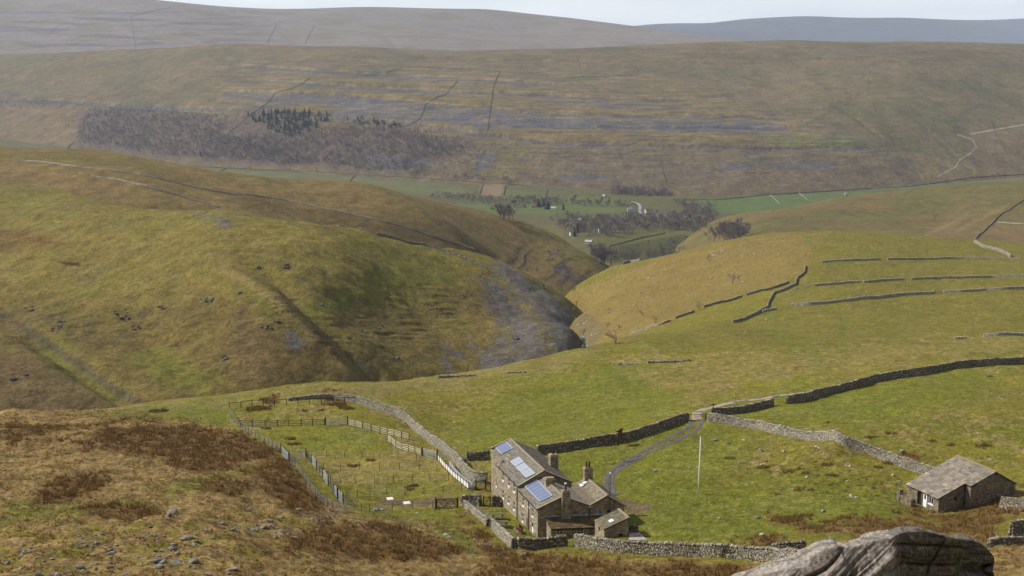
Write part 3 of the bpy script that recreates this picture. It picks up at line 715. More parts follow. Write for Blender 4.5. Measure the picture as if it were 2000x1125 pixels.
# ------------------------------------------------------------------ materials for things
def col_mat(name, rough=0.9, spec=0.2, nscale=6.0, namp=0.25, bump=0.0, metal=0.0, base=None):
    m, nt, b = nmat(name, rough, spec)
    N, L = nt.nodes, nt.links
    if base is None:
        c = N.new('ShaderNodeVertexColor'); c.layer_name = 'Col'; src = c.outputs['Color']
    else:
        c = N.new('ShaderNodeRGB'); c.outputs[0].default_value = (*base, 1); src = c.outputs[0]
    geo = N.new('ShaderNodeNewGeometry')
    n = N.new('ShaderNodeTexNoise'); n.inputs['Scale'].default_value = nscale; n.inputs['Detail'].default_value = 5
    L.new(geo.outputs['Position'], n.inputs['Vector'])
    r = N.new('ShaderNodeMapRange'); r.inputs['From Min'].default_value = 0.3; r.inputs['From Max'].default_value = 0.7
    r.inputs['To Min'].default_value = 1-namp; r.inputs['To Max'].default_value = 1+namp
    L.new(n.outputs['Fac'], r.inputs['Value'])
    v = N.new('ShaderNodeVectorMath'); v.operation = 'SCALE'
    L.new(src, v.inputs[0]); L.new(r.outputs['Result'], v.inputs['Scale'])
    L.new(v.outputs['Vector'], b.inputs['Base Color'])
    b.inputs['Metallic'].default_value = metal
    if bump:
        bp = N.new('ShaderNodeBump'); bp.inputs['Distance'].default_value = bump
        L.new(n.outputs['Fac'], bp.inputs['Height']); L.new(bp.outputs['Normal'], b.inputs['Normal'])
    return m

def rubble_mat(name, tones, size=(2.6, 2.6, 5.2), mortar=0.66):
    """coursed rubble: a stretched cell pattern, each stone its own tone, dark joints, a bump"""
    m, nt, b = nmat(name, 0.93, 0.15)
    N, L = nt.nodes, nt.links
    geo = N.new('ShaderNodeNewGeometry')
    mp = N.new('ShaderNodeMapping'); mp.inputs['Scale'].default_value = size
    L.new(geo.outputs['Position'], mp.inputs['Vector'])
    v1 = N.new('ShaderNodeTexVoronoi'); v1.inputs['Scale'].default_value = 1.0; v1.inputs['Randomness'].default_value = 0.85
    v2 = N.new('ShaderNodeTexVoronoi'); v2.feature = 'DISTANCE_TO_EDGE'; v2.inputs['Randomness'].default_value = 0.85
    for q in (v1, v2): L.new(mp.outputs['Vector'], q.inputs['Vector'])
    v2.inputs['Scale'].default_value = 1.0
    sx = N.new('ShaderNodeSeparateColor'); L.new(v1.outputs['Color'], sx.inputs[0])
    cr = N.new('ShaderNodeValToRGB')
    while len(cr.color_ramp.elements) < len(tones): cr.color_ramp.elements.new(0.5)
    for i, t in enumerate(tones):
        cr.color_ramp.elements[i].position = i/(len(tones)-1); cr.color_ramp.elements[i].color = (*t, 1)
    L.new(sx.outputs[0], cr.inputs['Fac'])
    n = N.new('ShaderNodeTexNoise'); n.inputs['Scale'].default_value = 0.8; n.inputs['Detail'].default_value = 7; n.inputs['Roughness'].default_value = 0.7
    L.new(geo.outputs['Position'], n.inputs['Vector'])
    nr = N.new('ShaderNodeMapRange'); nr.inputs['From Min'].default_value = 0.3; nr.inputs['From Max'].default_value = 0.7; nr.inputs['To Min'].default_value = 0.7; nr.inputs['To Max'].default_value = 1.25
    L.new(n.outputs['Fac'], nr.inputs['Value'])
    er = N.new('ShaderNodeMapRange'); er.inputs['From Max'].default_value = 0.10; er.inputs['To Min'].default_value = mortar
    L.new(v2.outputs['Distance'], er.inputs['Value'])
    mu = N.new('ShaderNodeMath'); mu.operation = 'MULTIPLY'; L.new(nr.outputs['Result'], mu.inputs[0]); L.new(er.outputs['Result'], mu.inputs[1])
    vs = N.new('ShaderNodeVectorMath'); vs.operation = 'SCALE'; L.new(cr.outputs['Color'], vs.inputs[0]); L.new(mu.outputs[0], vs.inputs['Scale'])
    L.new(vs.outputs['Vector'], b.inputs['Base Color'])
    bp = N.new('ShaderNodeBump'); bp.inputs['Distance'].default_value = 0.05
    L.new(er.outputs['Result'], bp.inputs['Height']); L.new(bp.outputs['Normal'], b.inputs['Normal'])
    return m

M_wall = col_mat('wall_stone', 0.95, 0.1, 9.0, 0.3)
M_house = rubble_mat('gritstone_rubble', [lin(134, 120, 100, .95), lin(156, 142, 118, .95), lin(176, 162, 136, .95), lin(114, 102, 86, .95), lin(160, 148, 128, .95)])
M_barn = rubble_mat('barn_rubble', [lin(150, 136, 116, .85), lin(120, 106, 88, .85), lin(168, 154, 130, .85), lin(104, 92, 78, .85), lin(140, 128, 112, .85)], (3.0, 3.0, 6.5))
M_slate = col_mat('stone_slate', 0.9, 0.15, 5.0, 0.22)
M_dress = col_mat('dressed_stone', 0.9, 0.15, 7.0, 0.2, base=lin(158, 142, 116, .85))
M_white = col_mat('white_paint', 0.5, 0.3, 8.0, 0.05, base=(0.78, 0.78, 0.76))
M_pane, _nt, _b = nmat('window_glass', 0.08, 0.5); _b.inputs['Base Color'].default_value = (0.012, 0.014, 0.015, 1)
M_black = col_mat('black_paint', 0.5, 0.4, 4.0, 0.2, base=(0.012, 0.012, 0.013))
M_lead = col_mat('lead_sheet', 0.55, 0.4, 3.0, 0.2, base=(0.30, 0.34, 0.40))
M_pot = col_mat('red_clay', 0.85, 0.2, 8.0, 0.25, base=lin(112, 58, 46, .9))
M_solar, _nt, _b = nmat('solar_cells', 0.28, 0.5); _b.inputs['Base Color'].default_value = (*lin(116, 124, 156, .8), 1)  # pale blue base: reflected sky painted into the cell colour
M_solarg, _nt, _b = nmat('solar_cells_pale', 0.28, 0.5); _b.inputs['Base Color'].default_value = (*lin(144, 152, 170, .85), 1)  # paler still, the sky's reflection put into the base
M_alu = col_mat('bright_frame', 0.5, 0.5, 3.0, 0.08, base=(0.62, 0.64, 0.67))
M_galv = col_mat('galvanised_steel', 0.55, 0.5, 3.0, 0.15, base=(0.33, 0.37, 0.42))
M_wood = col_mat('weathered_wood', 0.9, 0.15, 9.0, 0.3)
M_corr = col_mat('corrugated_sheet', 0.8, 0.2, 3.0, 0.25, base=lin(122, 104, 90, .8))
M_paint = col_mat('painted', 0.7, 0.3, 8.0, 0.15)
WD_DARK, WD_PALE, WD_GREY, WD_RED = lin(70, 60, 52, .8), lin(204, 194, 172, .92), lin(130, 122, 110, .8), lin(98, 62, 50, .8)

# ------------------------------------------------------------------ dry stone walls
def boxes_np(c, t, n, up, sl, sd, sh, jit, r):
    """many jittered stones at once"""
    k = len(c)
    sg = np.array([[-1, -1, -1], [1, -1, -1], [1, 1, -1], [-1, 1, -1], [-1, -1, 1], [1, -1, 1], [1, 1, 1], [-1, 1, 1]], float)/2
    j = 1 + r.uniform(-jit, jit, (k, 8, 3))
    o = sg[None]*j
    v = (c[:, None] + o[..., :1]*sl[:, None, None]*t[:, None] + o[..., 1:2]*sd[:, None, None]*n[:, None] + o[..., 2:]*sh[:, None, None]*up[:, None])
    fb = np.array([[3, 2, 1, 0], [4, 5, 6, 7], [0, 1, 5, 4], [1, 2, 6, 5], [2, 3, 7, 6], [3, 0, 4, 7]])
    f = (np.arange(k)[:, None, None]*8 + fb[None]).reshape(-1, 4)
    return v.reshape(-1, 3), f

def px_path(px, lands, ds, step=30):
    P = []
    for (u0, v0), (u1, v1) in zip(px[:-1], px[1:]):
        m = max(1, int(math.hypot(u1-u0, v1-v0)/step))
        P += [at(u0+(u1-u0)*i/m, v0+(v1-v0)*i/m, lands) for i in range(m)]
    P.append(at(*px[-1], lands))
    P = np.array(P)[:, :2]
    d = np.concatenate([[0], np.cumsum(np.linalg.norm(np.diff(P, axis=0), axis=1))])
    s = np.arange(0, d[-1], ds)
    Q = np.stack([np.interp(s, d, P[:, k]) for k in (0, 1)], 1)
    w = 5
    if len(Q) > 2*w:
        pad = np.concatenate([np.repeat(Q[:1], w, 0), Q, np.repeat(Q[-1:], w, 0)])
        Q = np.stack([np.convolve(pad[:, k], np.ones(2*w+1)/(2*w+1), 'valid') for k in (0, 1)], 1)
    return s, Q

wall_n = [0]
TONE = lin(128, 118, 102, .80)
def drystone(px, h, label, stone=0.34, width=0.75, lands=None, tone=TONE, ruin=0.0, group='dry stone walls', taper=0):
    wall_n[0] += 1
    r = np.random.default_rng(100+wall_n[0])
    lands = lands or [G]
    s, Q = px_path(px, lands, 0.3 if stone < .6 else 0.8)
    if len(Q) < 3: return None
    z = hgt(Q[:, 0], Q[:, 1], lands)
    T = np.gradient(Q, axis=0); T /= np.linalg.norm(T, axis=1)[:, None]+1e-9
    Lt = s[-1]
    ch = stone*0.5
    def frame(sp):
        q = np.stack([np.interp(sp, s, Q[:, k]) for k in (0, 1)], 1)
        t = np.stack([np.interp(sp, s, T[:, k]) for k in (0, 1)], 1); t /= np.linalg.norm(t, axis=1)[:, None]+1e-9
        return q, np.interp(sp, s, z), np.c_[t, np.zeros(len(t))], np.c_[-t[:, 1], t[:, 0], np.zeros(len(t))]
    def top(sp): return h*(1 if not taper else .3+.7*sst(0, taper, sp))*(1+0.07*perlin(sp/4.0, sp*0+wall_n[0], 5)) - ruin*h*np.clip(0.5+0.9*fbm(sp/5.0, sp*0+wall_n[0]*3.1, 3, 9), 0, 1)
    Vs, Fs, Cs, nv = [], [], [], 0
    def put(v, f, c):
        nonlocal nv
        Vs.append(v); Fs.append(f+nv); Cs.append(np.repeat(c, 8, 0)); nv += len(v)
    def tones(k):
        b = r.uniform(0.5, 1.3, (k, 1))*tone[None]
        b = np.where(r.random((k, 1)) < 0.18, b*np.array([[1.08, 0.98, 0.84]]), b)
        b = np.where(r.random((k, 1)) < 0.12, r.uniform(.8, 1.1, (k, 1))*lin(176, 172, 160, .85)[None], b)
        return np.where(r.random((k, 1)) < 0.08, b*np.array([[.8, .86, .55]]), b)
    up1 = np.array([0, 0, 1.0])
    for k in range(-2, int(h*1.1/ch)):
        for side in (-1, 1):
            ln = r.uniform(.55, 1.5, int(Lt/stone*1.4)+4)*stone
            e = np.cumsum(ln); e0 = e-ln
            sel = e0 < Lt; ln = ln[sel]; sp = np.clip(e0[sel]+ln/2, 0, Lt)
            zc = (k+0.5)*ch
            keep = zc+ch*.3 < top(sp); sp, ln = sp[keep], ln[keep]
            if len(sp) == 0: continue
            q, zz, t, n = frame(sp)
            hw = width/2*(1-0.32*max(zc, 0)/h)
            d = stone*r.uniform(.55, .8, len(sp))
            off = side*(hw-d/2+r.uniform(-.05, .05, len(sp))*stone)
            c = np.c_[q, zz+zc+r.uniform(-.15, .15, len(sp))*ch] + n*off[:, None]
            put(*boxes_np(c, t, n, np.tile(up1, (len(sp), 1)), ln*.96, d, ch*r.uniform(.85, 1.12, len(sp)), .14, r), tones(len(sp)))
    sp = np.arange(stone*.3, Lt, stone*.55); sp = sp+r.uniform(-.1, .1, len(sp))*stone
    if ruin > .3: sp = sp[r.random(len(sp)) > ruin]
    if len(sp):
        q, zz, t, n = frame(sp)
        hs = stone*r.uniform(.45, .95, len(sp))
        lean = r.normal(0, .2, len(sp))
        upv = np.c_[t[:, :2]*lean[:, None], np.ones(len(sp))]
        c = np.c_[q, zz+top(sp)+hs*.3]
        put(*boxes_np(c, t, n, upv, stone*r.uniform(.35, .6, len(sp)), width*.68*r.uniform(.8, 1.15, len(sp)), hs, .18, r), tones(len(sp))*1.05)
    # the hearting: a core painted dark, the shade of the gaps between stones
    m = max(2, int(Lt/0.8)); sp = np.linspace(0.1, max(Lt-0.1, .2), m)
    q, zz, t, n = frame(sp); tp = top(sp)*.93
    core = np.stack([np.c_[q, zz-.5]+n*(-width*.36), np.c_[q, zz-.5]+n*(width*.36), np.c_[q, zz+tp]+n*(width*.22), np.c_[q, zz+tp]-n*(width*.22)], 1).reshape(-1, 3)
    a = np.arange(m-1)[:, None]*4
    cf = np.concatenate([a+np.array([[i, (i+1) % 4, (i+1) % 4+4, i+4]]) for i in range(4)])
    cf = np.concatenate([cf, [[0, 3, 2, 1]], [[4*m-4, 4*m-3, 4*m-2, 4*m-1]]])
    Vs.append(core); Fs.append(cf+nv); Cs.append(np.tile(tone*.35, (len(core), 1)))
    o = mesh_np('dry_stone_wall', np.concatenate(Vs), np.concatenate(Fs), M_wall, None, np.concatenate(Cs))
    return tag(o, label, 'stone wall', group)

def far_wall(px, h, label, lands, tone=TONE*.8, width=1.0, group='far dry stone walls', name='dry_stone_wall', cat='stone wall'):
    wall_n[0] += 1
    r = np.random.default_rng(100+wall_n[0])
    s, Q = px_path(px, lands, 2.5, 14)
    if len(Q) < 3: return
    z = hgt(Q[:, 0], Q[:, 1], lands)
    T = np.gradient(Q, axis=0); T /= np.linalg.norm(T, axis=1)[:, None]+1e-9
    n = np.c_[-T[:, 1], T[:, 0]]
    k = len(Q); hh = h*r.uniform(.8, 1.15, k)
    v = np.stack([np.c_[Q-n*width/2, z-1], np.c_[Q+n*width/2, z-1], np.c_[Q+n*width*.3, z+hh], np.c_[Q-n*width*.3, z+hh]], 1).reshape(-1, 3)
    a = np.arange(k-1)[:, None]*4
    f = np.concatenate([a+np.array([[i, (i+1) % 4, (i+1) % 4+4, i+4]]) for i in range(4)]+[np.array([[0, 3, 2, 1], [4*k-4, 4*k-3, 4*k-2, 4*k-1]])])
    o = mesh_np(name, v, f, M_wall, None, np.repeat(r.uniform(.7, 1.15, (k, 1))*tone[None], 4, 0))
    return tag(o, label, cat, group)

PALE = lin(156, 148, 132, .82)
drystone([(1119, 1067), (1200, 1079), (1300, 1085), (1400, 1088), (1480, 1094), (1575, 1101)], 1.5, 'pale rubble wall with wooden stakes below the outhouse, running to the big boulder', tone=PALE)
drystone([(1006, 1072), (1060, 1072), (1117, 1067)], 1.3, 'dark mossy wall in front of the farmhouse gable')
drystone([(1004, 1072), (988, 1058), (972, 1042), (962, 1030)], 1.35, 'short curved garden wall beside the picnic tables', tone=PALE)
drystone([(955, 1029), (936, 1010), (916, 994), (899, 984)], 0.8, 'low garden wall carrying a wire fence, along the strip of brown rushes', tone=PALE)
drystone([(897, 989), (920, 985), (943, 989)], 1.4, 'short wall between the wooden field gate and the narrow garden gate')
drystone([(960, 989), (976, 988)], 1.4, 'wall stub between the garden gate and the farmhouse corner')
drystone([(560, 784), (600, 779), (650, 779), (697, 787), (730, 800), (770, 811), (797, 825), (813, 843), (829, 857), (850, 871), (870, 885), (888, 901), (903, 919), (918, 936), (932, 943), (957, 945)], 1.65, 'long pale wall curving round the sheep pens down to the farmhouse', tone=PALE, taper=22)
drystone([(906, 898), (930, 899), (960, 897)], 1.4, 'short wall running into the far end of the farmhouse')
drystone([(1046, 888), (1100, 882), (1180, 868), (1228, 860), (1260, 850), (1292, 839), (1316, 830), (1343, 822)], 1.55, 'dark wall from the farmhouse to the track gate, behind the notice board')
drystone([(1386, 812), (1437, 809), (1480, 800), (1512, 792)], 1.4, 'dark wall from the track gate to the gap on the right')
drystone([(1535, 789), (1580, 781), (1625, 770), (1719, 744), (1812, 729), (1887, 717), (2000, 710), (2090, 703)], 1.6, 'long dark wall beyond the gap, climbing beside the wet track')
drystone([(1379, 823), (1430, 829), (1475, 838), (1550, 855), (1606, 861), (1681, 880), (1756, 910), (1812, 927), (1840, 938)], 1.5, 'sunlit wall slanting from the track gate down to the barn', tone=PALE)  # sunlight on this wall put into the paler stone tone
drystone([(1953, 990), (2000, 996), (2090, 1002)], 1.4, 'wall leaving the gable end of the barn')
drystone([(1970, 1049), (1985, 1047), (2010, 1041), (2070, 1035)], 1.7, 'tall wall end standing behind the boulder, beside brown rushes')
drystone([(1925, 1067), (1960, 1064), (2000, 1061), (2070, 1058)], 0.7, 'low dark wall at the foot of the tall wall end')
drystone([(1500, 1076), (1530, 1074), (1580, 1070)], 0.9, 'dark broken wall piece showing over the pale wall near the boulder', ruin=.3)
mid = dict(stone=.5, width=.6, tone=lin(178, 170, 154, .88))
for px, h, lb, kw in [
 ([(1604, 514), (1660, 510), (1720, 508)], 1.35, 'topmost short wall on the knoll, left of a gap', {}),
 ([(1732, 508), (1870, 506), (2000, 507), (2090, 509)], 1.35, 'topmost long wall on the knoll, right of a gap', {}),
 ([(1552, 565), (1582, 561)], 0.8, 'tumbled wall piece beside the bend of the knoll wall', dict(ruin=.4)),
 ([(1590, 559), (1650, 554), (1681, 552)], 1.3, 'middle knoll wall, its left length', {}),
 ([(1686, 552), (1730, 548), (1767, 546)], 1.2, 'middle knoll wall, its broken length left of a gap', dict(ruin=.25)),
 ([(1778, 546), (1900, 543), (2000, 540), (2090, 539)], 1.35, 'middle knoll wall, its long length right of a gap', {}),
 ([(1543, 598), (1620, 593), (1700, 583), (1760, 577), (1826, 573)], 1.45, 'lowest of the knoll walls, left of the hurdle', {}),
 ([(1839, 573), (1920, 568), (2000, 564), (2090, 561)], 1.45, 'lowest of the knoll walls, right of the hurdle', {}),
 ([(1573, 520), (1571, 535), (1557, 545), (1553, 558), (1518, 573), (1512, 574), (1501, 593), (1499, 602), (1485, 609), (1455, 625), (1430, 631)], 1.4, 'crooked wall stepping down the brow of the knoll', dict(tone=PALE)),
 ([(1541, 553), (1500, 567), (1456, 578)], 1.3, 'wall along the brow from the crooked wall, its upper piece', dict(tone=PALE)),
 ([(1450, 580), (1410, 591), (1374, 601)], 1.3, 'wall along the brow, the piece beside a small bare tree', dict(tone=PALE)),
 ([(1356, 609), (1318, 624)], 1.2, 'short wall piece lower down the brow', dict(tone=PALE)),
 ([(1311, 627), (1290, 635), (1230, 653)], 1.0, 'lowest crumbling wall on the brow, ending above the gill', dict(tone=PALE, ruin=.3)),
 ([(1488, 610), (1518, 604)], 1.1, 'wall stub joining the crooked wall at its lower corner', {}),
 ([(1918, 658), (1950, 656), (2000, 656), (2090, 656)], 1.3, 'rough ridge-top wall near the right edge of the field', dict(ruin=.2)),
 ([(1862, 662), (1888, 661)], 0.7, 'small heap of wall rubble left of the ridge-top wall', dict(ruin=.4)),
 ([(1203, 713), (1250, 712)], 0.6, 'low pale ruined wall at the top of the green path', dict(ruin=.5, tone=PALE)),
 ([(1262, 710), (1300, 708), (1352, 705)], 0.75, 'pale ruined wall right of the green path', dict(ruin=.4, tone=PALE)),
 ([(852, 739), (890, 737), (932, 735)], 0.8, 'ruined wall on the skyline of the field above the screes', dict(ruin=.35, tone=PALE)),
 ([(985, 730), (1031, 728)], 0.5, 'scatter of wall stones right of the ruined skyline wall', dict(ruin=.5, tone=PALE))]:
    k = dict(mid); k.update(kw); drystone(px, h*.66, lb, **k)
hl = dict(stone=.7, width=.75)
drystone([(735, 459), (804, 472), (863, 490), (916, 510), (956, 530)], 1.4, 'wall running over the rounded nose of the near hillside', lands=[H1], **hl)
drystone([(1217, 517), (1229, 506), (1252, 507)], 1.5, 'small three-cornered fold on the far slope of the knoll', lands=[G], tone=PALE, **hl)
drystone([(1902, 474), (1920, 484), (1945, 489), (1975, 503)], 1.4, 'pale wall coming over the knoll top', lands=[G], tone=PALE, **hl)
HL = [H1, H2]
far_wall([(172, 344), (240, 353), (300, 369), (345, 381), (400, 397), (440, 409)], 1.2, 'shorter of the two walls crossing the hill top behind the near hillside', HL, PALE, .7)
far_wall([(36, 313), (100, 319), (160, 328), (240, 335), (300, 347), (360, 361), (420, 375), (540, 387), (600, 401), (700, 421), (800, 447), (860, 466), (930, 488)], 1.1, 'long wall sweeping down the spur behind the near hillside', [H2], PALE, .7)
far_wall([(1902, 470), (1930, 443), (1957, 417), (1980, 403), (2000, 391), (2060, 362)], 1.5, 'wall climbing the brown slope beyond the knoll', [H3], PALE*.9, .8)
far_wall([(1942, 435), (2000, 438), (2070, 441)], 1.3, 'pale cross wall on the brown slope beyond the knoll', [H3], PALE)
FW = [FE, V]
for px, lb in [
 ([(445, 262), (475, 236), (500, 217), (525, 200), (535, 181), (570, 175), (607, 153)], 'wall zigzagging up the fell beside the conifer wood'),
 ([(785, 248), (820, 235), (832, 203), (875, 180), (895, 158)], 'wall zigzagging up the terraces right of the conifers'),
 ([(952, 262), (957, 215), (965, 165), (977, 141)], 'straight wall up the middle of the terraced fell'),
 ([(752, 146), (770, 138), (792, 131), (900, 134), (980, 140)], 'thin wall along the upper fell above the terraces'),
 ([(1630, 128), (1660, 155), (1700, 200), (1725, 245), (1745, 290), (1762, 300), (1780, 325), (1797, 354)], 'long wall curving down the whole right side of the fell'),
 ([(1855, 155), (1900, 188), (1930, 230), (1962, 295), (1990, 335)], 'wall coming down the fell across the pale zigzag track'),
 ([(1120, 102), (1130, 125), (1137, 151)], 'left of the two short walls high on the fell'),
 ([(1225, 105), (1238, 125), (1247, 147)], 'right of the two short walls high on the fell'),
 ([(1110, 152), (1180, 149), (1247, 147)], 'level wall joining the two short walls high on the fell'),
 ([(1287, 304), (1294, 332), (1302, 364)], 'wall running down under the scar to the dark copse'),
 ([(1392, 304), (1407, 325), (1430, 357), (1449, 383)], 'wall running down beside the grey screes to the green field'),
 ([(900, 354), (987, 359), (1050, 365), (1110, 372), (1180, 384)], 'boundary wall above the small green valley fields'),
 ([(1311, 391), (1400, 391), (1500, 381), (1600, 375), (1690, 369), (1760, 366), (1800, 362), (1900, 347), (2010, 340)], 'dark boundary wall along the top of the bright green valley field'),
 ([(352, 325), (480, 330), (600, 335), (700, 341), (800, 347), (900, 354)], 'boundary wall under the bare wood on the valley side'),
 ([(78, 195), (165, 205), (240, 213), (400, 222), (480, 230)], 'wall along the top edge of the bare wood')]:
    far_wall(px, 1.7, lb, [FE, V], TONE*.62, 1.3)
for px, lb in [
 ([(936, 382), (943, 358)], 'field wall at the left of the tan valley field'), ([(983, 382), (988, 361)], 'field wall at the right of the tan valley field'),
 ([(1065, 387), (1069, 371)], 'field wall second to the right of the tan field'), ([(1116, 394), (1125, 380)], 'field wall third to the right of the tan field'), ([(1167, 399), (1176, 385)], 'field wall nearest the valley road'),
 ([(1504, 381), (1524, 400)], 'pale field wall across the bright green field, left one'), ([(1560, 377), (1578, 391)], 'pale field wall across the bright green field, right one'),
 ([(1354, 389), (1368, 407)], 'field wall at the left end of the bright green field'), ([(1188, 482), (1251, 465), (1305, 455)], 'pale wall across the small field at the mouth of the gill'),
 ([(430, 335), (444, 327)], 'short field wall below the bare wood, left one'), ([(682, 357), (692, 341)], 'short field wall below the bare wood, right one'), ([(125, 294), (147, 276)], 'short field wall at the left end of the bare wood')]:
    far_wall(px, 1.9, lb, [V, FE], PALE*.8 if 'pale' in lb else TONE*.7, 1.4)
for px, lb in [([(255, 35), (265, 95)], 'faint wall down the hazy left fell'), ([(255, 33), (295, 22), (335, 15)], 'faint wall slanting to the skyline of the hazy fell'), ([(540, 47), (522, 84)], 'left of a pair of faint walls on the hazy fell'), ([(615, 48), (595, 86)], 'right of a pair of faint walls on the hazy fell')]:
    far_wall(px, 2.0, lb, [FL], TONE*.7, 2.0)

# ------------------------------------------------------------------ buildings
def plane_hit(u, v, P0, n):
    d = np.array([float(q) for q in ray(u, v)]); n = np.asarray(n, float)
    return d*(np.dot(P0, n)/np.dot(d, n))

def slates(a, b, c, d, rows, wid, thick=0.03, tone=lin(120, 108, 90, .8), seed=1, warm=.3):
    """stone slates between the eave a-b and the ridge d-c, in courses that shrink towards the ridge"""
    r = np.random.default_rng(seed)
    a, b, c, d = [np.asarray(q, float) for q in (a, b, c, d)]
    nrm = np.cross(b-a, d-a); nrm /= np.linalg.norm(nrm)
    if nrm[2] < 0: nrm = -nrm
    P = lambda s, t: (a*(1-s)+b*s)*(1-t)+(d*(1-s)+c*s)*t
    ts = np.linspace(0, 1, rows+1)**0.92
    V, Fc, C = [], [], []
    for k in range(rows):
        t0, t1 = ts[k], ts[k+1]
        Ln = np.linalg.norm(P(1, t0)-P(0, t0)); n = max(2, int(Ln/wid))
        e = np.cumsum(r.uniform(.6, 1.5, n)); e = np.concatenate([[0], e/e[-1]])
        for i in range(n):
            g = 0.012/max(Ln, .1)
            s0, s1 = e[i]+g, e[i+1]-g
            j = r.uniform(-.02, .02)
            p = [P(s0, t0-.012+j*.3), P(s1, t0-.012+j*.3), P(s1, min(1, t1+.02)), P(s0, min(1, t1+.02))]
            lo, hi = thick*r.uniform(1.2, 2.0), thick*.5
            vs = [p[0]-nrm*.02, p[1]-nrm*.02, p[2]-nrm*.02, p[3]-nrm*.02, p[0]+nrm*lo, p[1]+nrm*lo, p[2]+nrm*hi, p[3]+nrm*hi]
            m = len(V); V += vs
            Fc += [[m+4, m+5, m+6, m+7], [m, m+1, m+5, m+4], [m+1, m+2, m+6, m+5], [m+3, m, m+4, m+7], [m+2, m+3, m+7, m+6], [m+3, m+2, m+1, m]]
            q = tone*r.uniform(.72, 1.2)
            if r.random() < warm: q = q*np.array([1.08, 1.0, .86])
            if r.random() < .10: q = q*np.array([.72, .78, .84])
            if r.random() < .07: q = q*1.35
            C += [q]*8
    return np.array(V), Fc, np.array(C)

def quad_prism(P, n, th):
    """a flat four-sided plate: P on its outer face, thickness th inwards along -n"""
    P = [np.asarray(p, float) for p in P]; n = np.asarray(n, float)
    return [p-n*th for p in P]+P

